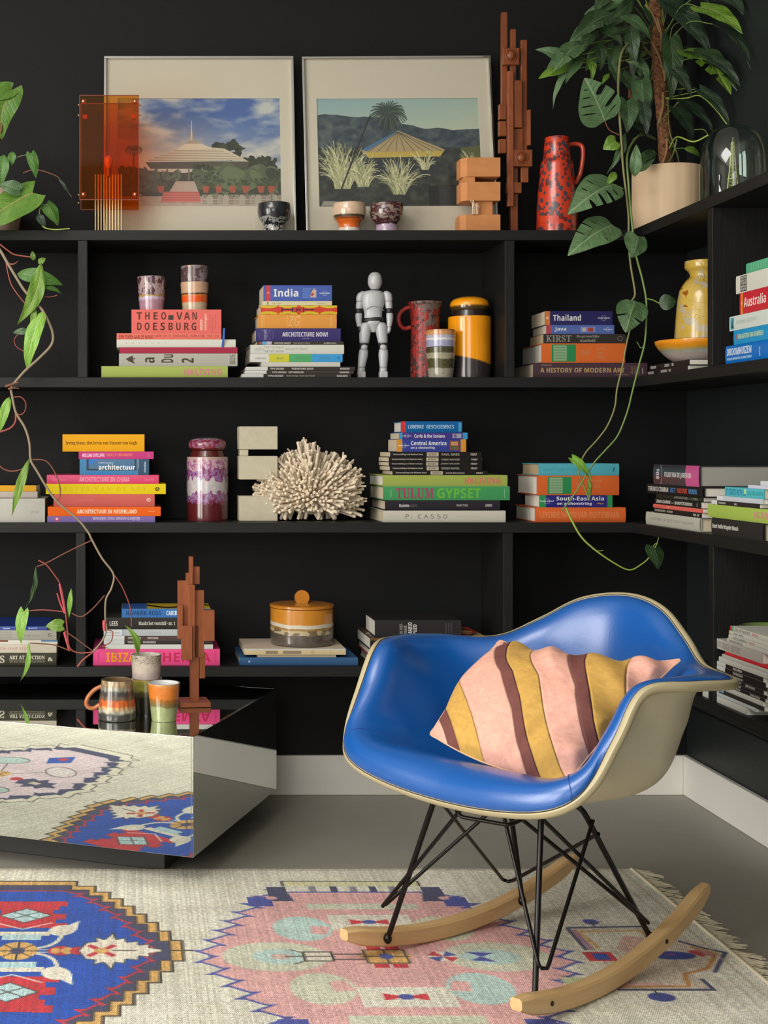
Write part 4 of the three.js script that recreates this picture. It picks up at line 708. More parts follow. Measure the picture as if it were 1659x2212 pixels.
// lowest rear shelf
stack(SHELF[3], DS, 'books at the left edge of the lowest shelf', [
  { l: 'dark olive book about auctions with white serif capitals, lowest at left edge', x0: -70, x1: 122, th: 27, c: 0x3f3d31, D: .18, draw: (g, w, h) => { put(g, 'S', w * .36, h * .2, w * .06, h * .6, '#d6d0bc', SERIFB); put(g, 'ART AT AUCTION', w * .47, h * .22, w * .4, h * .28, '#e4dfcc', SERIFB); bars(g, [[w * .47, h * .56, w * .4, 1.5, '#bdb8a6']]); put(g, 'The year at auction rooms 1990-91', w * .47, h * .64, w * .4, h * .16, '#bdb8a6', SERIF); put(g, '&', w * .9, h * .34, w * .06, h * .32, '#e4dfcc', SERIFB); } },
  { l: 'cream book with pale pink lowercase title at left edge', x0: -70, x1: 122, th: 18, c: 0xcdc3b0, D: .19, hard: false, draw: (g, w, h) => { put(g, 'cycle met stijl', w * .3, h * .25, w * .38, h * .55, '#b98c84', THIN); bars(g, [[w * .88, h * .45, w * .05, 2, '#a59a88']]); } },
  { l: 'thin white book with brown edge between the cream and grey ones', x0: -70, x1: 124, th: 9, c: 0xd8d4c8, hard: false, D: .19, draw: (g, w, h) => bars(g, [[0, 0, w * .45, h * .4, '#7a4a34'], [w * .82, 0, w, h * .35, '#4a78a8']]) },
  { l: 'grey book with small dark print, second from top at left edge', x0: -70, x1: 122, th: 21, c: 0xa9a69a, D: .19, draw: (g, w, h) => { for (let i = 0; i < 4; i++) put(g, 'jaarboek voor de architectuur in', w * .26, h * (.14 + i * .19), w * .24, h * .12, '#6c6a62', SERIF); put(g, 'Nederlandse kunst', w * .55, h * .44, w * .25, h * .16, '#7a776e', SERIF); put(g, 'S', w * .9, h * .3, w * .05, h * .36, '#4a4842', SERIF); } },
  { l: 'thin glossy blue book on top at the left edge', x0: -70, x1: 102, th: 8, c: 0x18409a, D: .21, hard: false, gloss: 1, draw: (g, w, h) => { put(g, 'Iranda', w * .44, h * .3, w * .09, h * .4, '#dfe6f2'); put(g, 'QUEST', w * .76, h * .3, w * .12, h * .4, '#dfe6f2'); } },
]);
const GI = 'books in the stack behind the wooden table sculpture';
stack(SHELF[3], DS, GI, [
  { l: 'wide hot pink book with orange and red capitals, lowest behind the sculpture', x0: 201, x1: 475, th: 35, c: 0xe8508c, D: .22, draw: (g, w, h) => { put(g, 'IBIZA', w * .1, h * .22, w * .24, h * .56, '#f0a020', 'bold 40px sans-serif'); put(g, 'BOHEMIA', w * .375, h * .22, w * .55, h * .56, '#c83058', 'bold 40px sans-serif'); bars(g, [[w * .04, h * .2, 3, h * .6, '#c83a6c'], [w * .965, h * .2, 3, h * .6, '#c83a6c']]); } },
  { l: 'plain white book on the hot pink one', x0: 228, x1: 460, th: 10, c: 0xd6d6cf, hard: false, D: .2, paper: 'white' },
  { n: 'magazine', k: 'magazine', l: 'lower dark magazine with pale end behind the sculpture', x0: 224, x1: 459, th: 9, c: 0xc9c9c4, D: .2, paper: 'white', draw: mag('#ccd0ce', '#3a3230', .19, [['TYPO DESIGN', .22, .12], ['INTERIEURISSUE', .36, .12]]) },
  { n: 'magazine', k: 'magazine', l: 'upper dark magazine with pale end behind the sculpture', x0: 224, x1: 460, th: 9, c: 0xc9c9c4, D: .2, paper: 'white', draw: mag('#d2d5d2', '#54423e', .19, [['TYPO DESIGN', .22, .12], ['DESIGN', .4, .1]]) },
  { l: 'pale grey book with violet corner below the black one', x0: 224, x1: 463, th: 14, c: 0xb9c0c2, hard: false, D: .2, paper: 'white', draw: (g, w, h) => { bars(g, [[0, h * .1, w * .17, h * .8, '#d8dcdc'], [w * .17, 0, 3, h, '#6a6aa8'], [w * .9, h * .1, w * .1, h * .8, '#5a5ac0']]); put(g, 'werken, wonen', w * .03, h * .4, w * .12, h * .26, '#7c7a8a', THIN); put(g, 'collected', w * .4, h * .45, w * .12, h * .2, '#9aa4aa', THIN); } },
  { l: 'black book with white serif subtitle behind the sculpture', x0: 229, x1: 463, th: 25, c: 0x33302d, D: .18, draw: (g, w, h) => { put(g, 'LEES', w * .03, h * .3, w * .08, h * .38, '#e6e2da'); put(g, 'Maakt het verschil · nr. 1', w * .3, h * .34, w * .34, h * .3, '#e0dcd2', SERIFB); bars(g, [[w * .93, h * .1, w * .05, h * .8, '#3c8a5a']]); } },
  { l: 'blue paperback with dark capitals and yellow cover, topmost behind the sculpture', x0: 263, x1: 455, th: 19, c: 0x3d76b8, board: 0xc8a628, hard: false, D: .13, draw: (g, w, h) => { put(g, 'HAVANK ROSS', w * .045, h * .24, w * .4, h * .5, '#23406e'); put(g, 'CARIBISCH AVONTUUR', w * .5, h * .24, w * .45, h * .5, '#eef0f0'); },
    top: (b, w, t, D) => { const tx = paint(128, 64, (u, v) => { const s = Math.abs(v - 0.5 - 0.28 * Math.sin(u * 9)); return u < .28 ? [52, 96, 168] : s < .13 ? [28, 26, 24] : [202, 168, 40]; }, { wrap: false }); const g = new THREE.PlaneGeometry(w * 0.99, D * 0.98).rotateX(-Math.PI / 2).translate(0, t + 0.00025, -D / 2); part('cover_print', g, std(0xffffff, 0.4, { map: tx }), b); } },
]);
const GH = 'books under the mustard lidded pot';
const topPot = stack(SHELF[3], DS, GH, [
  { l: 'wide slate blue hardcover, lowest under the mustard pot', x0: 518, x1: 773, th: 17, c: 0x39608c, D: .21, draw: (g, w, h) => { g.fillStyle = '#b8c8d8'; g.beginPath(); g.arc(w * .08, h * .5, h * .13, 0, 6.3); g.fill(); } },
  { l: 'thin cream booklet between the blue and parchment books', x0: 556, x1: 726, th: 6, c: 0xd9c9ae, hard: false, D: .19, back: .004 },
  { l: 'parchment coloured book directly under the mustard pot', x0: 528, x1: 747, th: 13, c: 0xdac59a, hard: false, D: .205, back: -.004, draw: (g, w, h) => { bars(g, [[0, 0, w, h * .25, '#cdd0c4'], [w * .21, h * .35, w * .12, h * .5, '#9a8a6e'], [w * .38, h * .35, w * .18, h * .5, '#9a8a6e'], [w * .85, h * .3, 2, h * .6, '#8a9a8a']]); put(g, 'O', w * .66, h * .3, w * .03, h * .5, '#b0864a', SERIF); },
    top: (b, w, t, D) => { const [c, g] = canvas(256, 256); g.fillStyle = '#d4c2ae'; g.fillRect(0, 0, 256, 256); put(g, 'FLORIS', 40, 150, 110, 24, '#c0ab98', THIN); put(g, 'DRAAK', 55, 186, 100, 24, '#c0ab98', THIN); g.fillStyle = '#a08c7c'; for (let i = 0; i < 12; i++) { g.beginPath(); g.arc(60 + i * 16, 60 + (i * 37 % 90), 1.6, 0, 6.3); g.fill(); } part('cover_print', new THREE.PlaneGeometry(w * 0.99, D * 0.98).rotateX(-Math.PI / 2).translate(0, t + 0.00025, -D / 2), std(0xffffff, 0.55, { map: texOf(c) }), b); } },
]);
stack(SHELF[3], 3.795, 'books behind the left arm of the blue chair', [
  { l: 'white hardcover mostly hidden behind the chair arm, lowest there', x0: 806, x1: 1050, th: 18, c: 0xbfbcae, D: .22, paper: 'grey' },
  { l: 'white book with crimson spine edge behind the chair arm', x0: 803, x1: 1054, th: 16, c: 0xc4c2b6, D: .23, board: 0x9a2f34, paper: 'white' },
  { l: 'large black book with colourful painted cover behind the chair arm', x0: 800, x1: 1056, th: 27, c: 0x23211f, D: .235, paper: 'white', draw: (g, w, h) => bars(g, [[0, 0, w, h * .2, '#6a4a2c']]),
    top: (b, w, t, D) => { const tx = paint(256, 128, (u, v) => { const n = fbm(u * 9, v * 5, 301, 3), m = fbm(u * 7, v * 6, 305, 3); return n > .62 ? [206, 152, 50] : m > .6 ? [168, 40, 36] : n > .5 ? [170, 150, 120] : m > .48 ? [96, 64, 34] : [34, 34, 40]; }, { wrap: false }); part('cover_print', new THREE.PlaneGeometry(w * 0.99, D * 0.98).rotateX(-Math.PI / 2).translate(0, t + 0.00025, -D / 2), std(0xffffff, 0.4, { map: tx }), b); } },
  { l: 'thick black novel with upright white title, topmost behind the chair arm', x0: 810, x1: 996, th: 37, c: 0x2d2b2c, D: .17, paper: 'white', back: .01, draw: (g, w, h) => { put(g, 'DE PEET-', w * .285, h * .18, w * .035, h * .62, '#aaa6a2', SANS, -Math.PI / 2); put(g, 'VADER', w * .335, h * .3, w * .035, h * .5, '#aaa6a2', SANS, -Math.PI / 2); put(g, 'MARIO', w * .385, h * .12, w * .045, h * .74, '#e4e0dc', SANS, -Math.PI / 2); put(g, 'PUZO', w * .44, h * .24, w * .045, h * .6, '#e4e0dc', SANS, -Math.PI / 2); for (let i = 0; i < 3; i++) put(g, 'roman uitgave', w * (.82 + i * .03), h * .16, w * .012, h * .6, '#8d8a88', THIN, -Math.PI / 2); } },
]);
// along the right wall
const GS = 'books along the right wall on the second shelf';
sideStack(SHELF[1], 1.358, GS, [
  { l: 'royal blue book with white capitals, lowest on the right second shelf', x0: 1568, th: 39, len: .28, c: 0x0f74cc, D: .2, gloss: 1, draw: (g, w, h) => { put(g, 'DROOMHUIZEN', w * .03, h * .16, w * .46, h * .38, '#f0f4f6'); put(g, 'WERELDSE WOONIDEEEN UIT MEDIT. WERELD', w * .03, h * .68, w * .46, h * .12, '#dfe8f0'); put(g, 'terra', w * .62, h * .3, w * .02, h * .5, '#e2ecf2', SANS, -Math.PI / 2); } },
  { l: 'cyan softcover with yellow and white words on the right second shelf', x0: 1585, th: 31, len: .26, c: 0x149ad4, hard: false, D: .2, gloss: 1, draw: (g, w, h) => { g.fillStyle = '#e0552e'; g.beginPath(); g.ellipse(w * .045, h * .5, w * .014, h * .26, 0, 0, 6.3); g.fill(); put(g, 'VERLAATSTEN VAN DE WERELD', w * .08, h * .34, w * .5, h * .3, '#dfe39a'); } },
  { l: 'white softcover with a teal picture at its end', x0: 1576, th: 31, len: .27, c: 0xc9d2c9, hard: false, D: .2, paper: 'white', draw: (g, w, h) => { bars(g, [[w * .02, h * .1, w * .07, h * .8, '#4aa3b4']]); g.fillStyle = '#22404e'; g.beginPath(); g.moveTo(w * .04, h * .8); g.lineTo(w * .05, h * .35); g.lineTo(w * .065, h * .2); g.lineTo(w * .06, h * .5); g.lineTo(w * .08, h * .85); g.fill(); put(g, 'JOKE BONNER · HELICOPTER 1', w * .13, h * .36, w * .4, h * .32, '#8d9a94', THIN); } },
  { l: 'thick red travel guide to Australia with amber strip', x0: 1598, th: 46, len: .22, c: 0xd22f3c, hard: false, D: .14, gloss: 1, draw: (g, w, h) => { bars(g, [[w * .03, 0, w * .045, h, '#e8962e'], [w * .045, h * .42, w * .015, h * .12, '#f4e0c0']]); put(g, 'Australia', w * .1, h * .24, w * .5, h * .46, '#f8f2ea'); } },
  { l: 'sagging off-white book with a black block of lettering', x0: 1590, th: 38, len: .24, c: 0xcfcfc2, hard: false, D: .17, paper: 'cream', draw: (g, w, h) => { bars(g, [[w * .1, h * .06, w * .13, h * .88, '#1f1c1a']]); ['NOG', 'DICH', 'TER', 'WO', 'NEN'].forEach((s, i) => put(g, s, w * .11, h * (.1 + i * .165), w * .11, h * .13, '#d6d4c6')); } },
  { l: 'mint green booklet topmost on the right second shelf', x0: 1612, th: 21, len: .2, c: 0x57a880, hard: false, D: .15, draw: (g, w, h) => { for (let i = 0; i < 7; i++) bars(g, [[w * (.12 + i * .06), h * .1, w * .012, h * .8, '#7cc09c']]); } },
]);
{
  const g0 = 'magazines under the yellow vase', X = 1.366;
  sideStack(SHELF[1], X, g0, [
    { n: 'magazine', k: 'magazine', l: 'lower black magazine under the orange bowl in the corner', x0: 1398, th: 11, len: .27, c: 0x1d1b1a, D: .21, paper: 'white', draw: mag('#1d1b1a', '#2a2523', .3, [['THEDESIGN', .02, .16], ['INTERIEUR', .36, .16], ['MAG', .56, .05]]) },
    { n: 'magazine', k: 'magazine', l: 'upper black magazine under the orange bowl in the corner', x0: 1403, th: 11, len: .265, c: 0x1d1b1a, D: .21, paper: 'white', draw: mag('#1f1d1c', '#2a2523', .3, [['THEDESIGN', .03, .15], ['DESIGN', .4, .12], ['MAG', .58, .05]]) },
  ], { refD: 3.66 });
}
const GG = 'books stacked in the corner on the third shelf', GK = 'books at the right edge of the third shelf';
sideStack(SHELF[2], 1.362, GG, [
  { l: 'thick pale grey cookbook with thin capitals, lowest in the corner stack', x0: 1396, x1: 1513, th: 27, c: 0xb9b8aa, D: .2, draw: (g, w, h) => put(g, 'A JOURNAL OF WEST COAST CULINARY', w * .1, h * .38, w * .8, h * .26, '#7c7b70', THIN) },
  { n: 'magazine', k: 'magazine', l: 'black magazine under the thin coral one in the corner', x0: 1413, x1: 1515, th: 10, c: 0x24221f, D: .2, paper: 'white', draw: (g, w, h) => { put(g, 'INTERIORS · HOME', w * .02, h * .25, w * .4, h * .4, '#c9c5b8'); put(g, 'NO. 20', w * .84, h * .3, w * .12, h * .4, '#e0ddd2'); } },
  { n: 'magazine', k: 'magazine', l: 'thin coral red magazine in the corner stack', x0: 1411, x1: 1517, th: 8, c: 0xe2685c, D: .2, paper: 'white', draw: (g, w, h) => put(g, 'milk', w * .3, h * .3, w * .05, h * .4, '#f2c8be') },
  { n: 'magazine', k: 'magazine', l: 'black magazine with bold white words above the coral one', x0: 1415, x1: 1514, th: 13, c: 0x24221f, D: .2, paper: 'white', draw: (g, w, h) => { put(g, '2000-GARDE — DURFSTUDIOS', w * .03, h * .25, w * .8, h * .5, '#e0ddd2'); bars(g, [[w * .92, h * .2, 3, h * .6, '#e0ddd2']]); } },
  { n: 'magazine', k: 'magazine', l: 'dark green magazine naming a trip to Cuba', x0: 1418, x1: 1519, th: 9, c: 0x2b2e26, D: .19, paper: 'white', back: .004, draw: (g, w, h) => put(g, 'ADVENTURE — CUBA', w * .4, h * .25, w * .5, h * .5, '#b9b8a6', SERIF) },
  { l: 'black book with multicoloured capitals in the corner stack', x0: 1398, x1: 1520, th: 20, c: 0x211f20, D: .2, paper: 'white', draw: (g, w, h) => { put(g, 'TERENCE CONRAN', w * .03, h * .28, w * .38, h * .46, '#e2ded6'); put(g, 'HET', w * .44, h * .28, w * .1, h * .46, '#4a8ad0'); put(g, 'NIEUWE', w * .56, h * .28, w * .18, h * .46, '#d8503a'); put(g, 'WONEN', w * .76, h * .28, w * .14, h * .46, '#5a9ad8'); } },
  { l: 'thick charcoal and pink film book, topmost in the corner stack', x0: 1412, x1: 1511, th: 42, c: 0x3d3a40, D: .22, paper: 'grey', gloss: 1, draw: (g, w, h) => { bars(g, [[w * .72, 0, w * .28, h, '#d85a98']]); put(g, '80s', w * .07, h * .2, w * .07, h * .55, '#e6dfe6', SANS, -Math.PI / 2); g.strokeStyle = '#d8d4d8'; g.lineWidth = 3; g.beginPath(); g.arc(w * .08, h * .5, w * .12, -.8, .8); g.stroke(); put(g, 'FILMS VAN DE JAREN 80', w * .26, h * .38, w * .58, h * .3, '#efeae6'); } },
]);
sideStack(SHELF[2], 1.351, GK, [
  { l: 'thick black art book with bold white surnames, lowest at right edge', x0: 1538, th: 37, len: .27, c: 0x2c2b29, D: .2, draw: (g, w, h) => put(g, 'Ensor Hodler Kruyder Munch', w * .02, h * .34, w * .52, h * .32, '#e6e2d6') },
  { l: 'lime hardcover with pink capitals at the right edge', x0: 1530, th: 28, len: .34, c: 0xa3bb55, D: .2, draw: (g, w, h) => put(g, 'HKLIVING', w * .72, h * .26, w * .25, h * .44, '#cf7590') },
  { n: 'magazine', k: 'magazine', l: 'black magazine with white end above the lime book', x0: 1537, th: 9, len: .25, c: 0x2a2624, D: .2, paper: 'white', draw: mag('#d5d6d8', '#332a28', .13, [['THEDESIGN', .15, .16], ['MAG', .5, .05]]) },
  { l: 'pale bluish white booklet under the turquoise paperback', x0: 1549, th: 10, len: .24, c: 0xc4c9d0, hard: false, D: .19, paper: 'white', draw: (g, w, h) => bars(g, [[0, 0, w * .14, h, '#d8dade']]) },
  { l: 'turquoise paperback with tall dark capitals at the right edge', x0: 1566, th: 20, len: .2, c: 0x55b8c4, hard: false, D: .13, draw: (g, w, h) => { put(g, 'IT STARTS WITH US', w * .03, h * .2, w * .52, h * .6, '#2a6a94'); put(g, 'COLLEEN HOOVER', w * .58, h * .3, w * .4, h * .4, '#2f8a8a'); bars(g, [[w * .5, h * .1, w * .06, h * .5, '#a8d8a8']]); } },
  { l: 'thin lilac white booklet lying on the turquoise paperback', x0: 1616, th: 7, len: .17, c: 0xcdd0e0, hard: false, D: .15, paper: 'white' },
  { l: 'small white book topmost at the right edge of the third shelf', x0: 1643, th: 10, len: .15, c: 0xd2d5d8, hard: false, D: .13, paper: 'white' },
]);
// the tall pile of magazines, lowest shelf on the right
{
  const G = 'magazines piled at the right edge of the lowest shelf';
  const rows = [
    [1518, 14, '#d3d3c8', '#d3d3c8', 'cream ring-bound book, lowest of the pile right of the chair', []],
    [1531, 8, '#c9d2d4', '#c4cac8', 'pale blue white magazine second in the pile right of the chair', []],
    [1543, 9, '#cfd0c8', '#3a3634', 'white magazine with dark lower edge, third in the pile', []],
    [1547, 10, '#d2d2c8', '#d0cfc4', 'plain white magazine fourth in the pile right of the chair', []],
    [1549, 7, '#d8d8d0', '#2c2624', 'dark magazine with one white word, fifth in the pile', [['THEDESIGN', .3, .2], ['MAGAZIN', .7, .2]]],
    [1549, 7, '#d8d8d0', '#2a2422', 'dark magazine with white end, sixth in the pile', [['THEDESIGN', .3, .2]]],
    [1550, 8, '#cfcfc4', '#2b2523', 'dark magazine with small white words, seventh in the pile', [['HOLIDAY', .35, .18], ['DESIGN', .62, .2]]],
    [1552, 7, '#24241f', '#2a2522', 'nearly black magazine in the middle of the pile', [['INTERIEUR', .32, .2]]],
    [1546, 9, '#d6dad6', '#2c2422', 'magazine half pale half black, ninth in the pile', [['THEDESIGN', .36, .2]]],
    [1549, 9, '#d4d6d0', '#332a28', 'magazine half white half brown black, tenth in the pile', [['NORM', .36, .2]]],
    [1553, 11, '#d2d3ca', '#cfcfc4', 'thick plain white magazine under the red edged book', []],
    [1560, 8, '#c8c6bc', '#c9c7bd', 'grey white magazine just below the red edged book', []],
    [1566, 7, '#d4343c', '#d4343c', 'thin bright red book in the pile right of the chair', []],
    [1543, 22, '#c6c4ba', '#bdb6ae', 'wide grey book with tall thin capitals protruding from the pile', [['LEVI STRAUSS', .03, .3], ['HISTORY', .36, .2]]],
    [1571, 8, '#d0cfc4', '#d0cfc4', 'cream magazine above the protruding grey book', [['MEMORIES', .04, .28]]],
    [1574, 8, '#d2d2c6', '#d2d2c6', 'cream magazine with a red word, third from the top', [['HOLLANDIA', .1, .3]]],
    [1575, 9, '#d4d4c8', '#d4d4c8', 'cream magazine with a yellow corner, second from the top', [['NU WIJ', .1, .2]]],
    [1577, 10, '#d6d6ca', '#d6d6ca', 'cream magazine with red and green corner, topmost of the pile', [['NU OF NOOIT', .1, .3]]],
  ];
  sideStack(SHELF[3], 1.358, G, rows.map(([x0, th, a, b, l, words], i) => ({
    n: i === 0 || i === 12 || i === 13 ? 'book' : 'magazine', k: i === 0 || i === 12 || i === 13 ? 'book' : 'magazine', l, x0, th: th * 0.985, len: .24 + (i % 3) * .01, c: a, D: .19 + (i % 4) * .008, hard: false, paper: 'white',
    draw: (g, w, h) => { bars(g, [[0, 0, w * .2, h, a], [w * .2, 0, w, h, b]]); const dark = parseInt(b.slice(1, 3), 16) < 90; words.forEach(([s, x, ww]) => put(g, s, w * x, h * .22, w * ww, h * .56, dark ? '#d8d5cc' : '#6a685e', i === 13 ? SERIF : SANS)); if (i === 15 || i === 17) put(g, 'MOOI', w * .44, h * .25, w * .12, h * .5, '#d06a62'); if (i === 17) bars(g, [[0, 0, w * .03, h, '#c8343c'], [w * .03, 0, w * .05, h, '#6ab08a']]); if (i === 16) bars(g, [[0, 0, w * .025, h, '#d8c42c']]); if (i === 2) bars(g, [[w * .1, h * .7, w * .9, h * .3, '#3a3634'], [w * .1, h * .3, w * .1, h * .4, '#6aa4c4']]); },
  })), { refD: 3.268 });
}
{ const t = texOf(atlasCanvas); atlasMat.map = t; atlasGloss.map = t; }
// ---------------------------------------------------------------- glazed vessels
// lathe: outer profile [[radius, height] ...] from foot to rim, wall inside; uv v = share of the height below 0.94, the inside takes the colour at 0.98
function vessel(name, label, category, group, pos, prof, tex, { wall = 0.004, seg = 64, inside = 0.25, rough = 0.22, floor = 0.006, name2 = 'body', coat = 0.6, bump } = {}) {
  const t = thing(name, label, category, pos, 0, group);
  const H0 = prof[prof.length - 1][1];
  const sp = smoothLine(prof.map(([r, y]) => V3(r, y, 0)), 6, false);
  const out = sp.map((p) => [p.x, p.y, 0.94 * clamp(p.y / H0)]);
  const last = out[out.length - 1];
  const rim = [[last[0] - wall * 0.15, last[1] + wall * 0.3, 0.945], [last[0] - wall * 0.5, last[1] + wall * 0.42, 0.95], [last[0] - wall * 0.9, last[1] + wall * 0.2, 0.955]];
  const inn = sp.slice().reverse().filter((p) => p.y > floor && p.x > wall * 1.6).map((p) => [p.x - wall, p.y, 0.98]);
  const list = [[0.0002, 0.0008, 0.01], [prof[0][0] * 0.8, 0.0006, 0.01], [prof[0][0] * 0.96, 0, 0.005], ...out, ...rim, ...inn, [0.0002, floor, 0.98]];
  const P = list.map(([r, y]) => { const row = []; for (let j = 0; j < seg; j++) { const a = j / seg * Math.PI * 2; row.push(V3(Math.cos(a) * r, y, -Math.sin(a) * r)); } return row; });
  const g = sheet(P, { closed: true, flip: false, uv: (i, j) => [j / seg, list[i][2]] });
  const m = phys(0xffffff, rough, { map: tex, clearcoat: coat, clearcoatRoughness: 0.08, ...(bump ? { bumpMap: bump, bumpScale: 0.003 } : {}) });
  part(name2, g, m, t);
  t.userData.mat = undefined; delete t.userData.mat;
  return { t, m, g };
}
// glaze from bands [[height share, colour] ...] with drips; v measured on the outside
function glaze(bands, inner, s, { drip = 0.02, mottle = 0.08, streak = 0, streakCol = [0, 0, 0], spot } = {}) {
  return paint(256, 256, (u, v) => {
    if (v > 0.94) return mix3(hex(inner), [0, 0, 0], v < 0.955 ? 0.25 : 0);
    const h = v / 0.94, a = fbm(u * 12, h * 2, s, 3, 12, 0) - 0.5, b = vnoise(u * 40, h * 3, s + 3, 40, 0) - 0.5;
    const hh = h + drip * (a * 1.6 + b * 0.8);
    let c = hex(bands[0][1]);
    for (let i = 0; i < bands.length - 1; i++) { const [y0, c0] = bands[i], [y1, c1] = bands[i + 1]; if (hh >= y0) c = mix3(hex(c0), hex(c1), clamp((hh - y0) / Math.max(1e-4, y1 - y0))); }
    const m = 1 - mottle + 2 * mottle * fbm(u * 20, h * 12, s + 7, 3, 20, 0);
    let o = [c[0] * m, c[1] * m, c[2] * m];
    if (streak) o = mix3(o, streakCol, streak * clamp((vnoise(u * 48, h * 5, s + 11, 48, 0) - 0.45) * 3));
    if (spot) o = spot(u, h, o);
    return o;
  });
}
const hard = (list) => list.flatMap(([a, b, c]) => [[a, c], [b, c]]);                 // bands with crisp edges
// small footed cups on the top shelf
{
  const prof = [[.0305, 0], [.0302, .010], [.0285, .022], [.0315, .031], [.041, .043], [.0455, .058], [.0458, .070], [.0437, .084]];
  const cups = [
    [592, 'small black footed cup with white speckled waist on the top shelf', glaze(hard([[0, .28, 0x9a9a96], [.29, .34, 0x2a2a2a], [.36, .52, 0x8d8e8a], [.54, 1, 0x24262a]]), 0x1c1c1e, 11, { drip: .06, mottle: .2, spot: (u, h, o) => h < .56 && vnoise(u * 60, h * 26, 12, 60, 0) > .62 ? [30, 30, 32] : o })],
    [754, 'small cream and orange footed cup on the top shelf', glaze(hard([[0, .2, 0xd6cec2], [.22, .46, 0xdc6a28], [.48, .53, 0x8a4a2a], [.55, .6, 0x4a4030], [.62, 1, 0xcdb095]]), 0xd8c4ae, 13, { drip: .02, mottle: .06 })],
    [835, 'small mottled plum footed cup with lilac foot on the top shelf', glaze(hard([[0, .3, 0xb7a0b4], [.33, .38, 0x4a2c30], [.4, 1, 0x4b2b2c]]), 0x33201f, 14, { drip: .05, mottle: .1, spot: (u, h, o) => h > .38 && fbm(u * 26, h * 16, 15, 3, 26, 0) > .56 ? [138, 120, 112] : o })],
  ];
  for (const [p, l, t] of cups) vessel('footed_cup', l, 'cup', 'small footed cups on the top shelf', at(p, 0, 3.87).setY(SHELF[0]), prof, t);
}
const tumbler = (h, r0, r1) => [[r0 * 0.97, 0], [r0, .003], [lerp(r0, r1, .35), h * .35], [lerp(r0, r1, .75), h * .72], [r1, h]];
const TG = 'handmade glazed tumblers';
{
  const plum = (s, low) => glaze(hard(low), 0x8f8478, s, { drip: .05, mottle: .08, spot: (u, h, o) => h > .46 ? (fbm(u * 30, h * 7, s + 1, 3, 30, 0) > .53 ? [164, 140, 140] : [82, 54, 58]) : o });
  const a = at(327.5, 0, 3.875); a.y = topA;
  vessel('tumbler', 'single plum and pink tumbler on the coral red book', 'tumbler', TG, a, tumbler(.0945, .033, .0404), plum(21, [[0, .3, 0xa98290], [.33, .4, 0xb8a6bc], [.42, .48, 0xa8843e], [.5, 1, 0x5a3c40]]));
  const b = at(420.5, 0, 3.875); b.y = topA;
  vessel('tumbler', 'cream tumbler with an orange band, lower of two stacked on the coral red book', 'tumbler', TG, b, tumbler(.079, .034, .0395), glaze(hard([[0, .28, 0xb5a588], [.31, .5, 0xd8561c], [.53, .56, 0xc8702e], [.58, .61, 0x4a3a26], [.63, 1, 0xbf9a7e]]), 0xb59a80, 23, { mottle: .05 }));
  const c = b.clone(); c.y = topA + .0425;
  vessel('tumbler', 'dark plum tumbler nested in the cream one on the coral red book', 'tumbler', TG, c, [[.030, 0], [.0302, .004], [.0315, .02], [.0325, .0364], [.0374, .0372], [.0378, .05], [.0385, .082]], glaze(hard([[0, .5, 0x4a3838], [.52, 1, 0x55403f]]), 0x3a2a28, 25, { drip: .05, spot: (u, h, o) => fbm(u * 18, h * 5, 26, 3, 18, 0) > .54 ? [128, 116, 124] : (h > .95 ? [140, 96, 60] : o) }), { wall: .003 });
  // second shelf, before the orange jar
  const d = at(952, 0, 3.865); d.y = SHELF[1];
  vessel('tumbler', 'grey and olive striped tumbler, lower of two nested beside the orange jar', 'tumbler', TG, d, tumbler(.0855, .033, .041), glaze(hard([[0, .3, 0x9d9886], [.34, .6, 0x4f4a30], [.64, .8, 0x9a947c], [.84, 1, 0x4a4630]]), 0x6a6450, 31, { drip: .04, mottle: .12 }));
  const e = d.clone(); e.y = SHELF[1] + .046;
  vessel('tumbler', 'lavender striped tumbler with apricot rim nested beside the orange jar', 'tumbler', TG, e, [[.031, 0], [.0312, .004], [.033, .022], [.034, .0392], [.0392, .0402], [.040, .06], [.0412, .087]], glaze(hard([[0, .46, 0xd0c8ba], [.48, .66, 0x9a9cb8], [.69, .73, 0xd8d0c4], [.75, .82, 0xa9a9be], [.85, .95, 0xc28a58], [.97, 1, 0xb4713c]]), 0xb88a60, 33, { drip: .02, mottle: .05 }), { wall: .003 });
  // on the mirrored table
  const onTable = (px, dd) => { const p = at(px, 0, dd); p.y = TB.y1 + .0003; return p; };
  vessel('tumbler', 'orange tumbler with sage green foot and white inside on the table', 'tumbler', TG, onTable(354, 3.345), tumbler(.0885, .0295, .0388), glaze(hard([[0, .36, 0x98a070], [.4, .46, 0x7a6a3e], [.52, .56, 0x9a6424], [.62, .9, 0xd2772a], [.97, 1, 0xc98a4a]]), 0xd9d8d6, 35, { drip: .05, mottle: .06 }));
  vessel('tumbler', 'olive and black tumbler, lower of two nested on the table', 'tumbler', TG, onTable(317, 3.45), tumbler(.082, .030, .0382), glaze(hard([[0, .45, 0x2c2a20], [.55, .6, 0x4a4826], [.7, .95, 0x878338], [.97, 1, 0xa08a40]]), 0x6a6a30, 37, { drip: .06, mottle: .1 }));
  const q = onTable(316, 3.45); q.y += .0465;
  vessel('tumbler', 'pale pink speckled tumbler with a leaf cutting, upper one on the table', 'tumbler', TG, q, [[.029, 0], [.0292, .004], [.0305, .02], [.0318, .0355], [.0345, .0365], [.0358, .06], [.0377, .0945]], glaze(hard([[0, .55, 0xb9a8a2], [.6, .8, 0xc0b2a2], [.85, 1, 0xb0a494]]), 0xc4bcae, 39, { drip: .03, mottle: .05, spot: (u, h, o) => h > .72 && vnoise(u * 90, h * 60, 40, 90, 0) > .9 - (h - .72) ? [122, 104, 86] : o }), { wall: .003 });
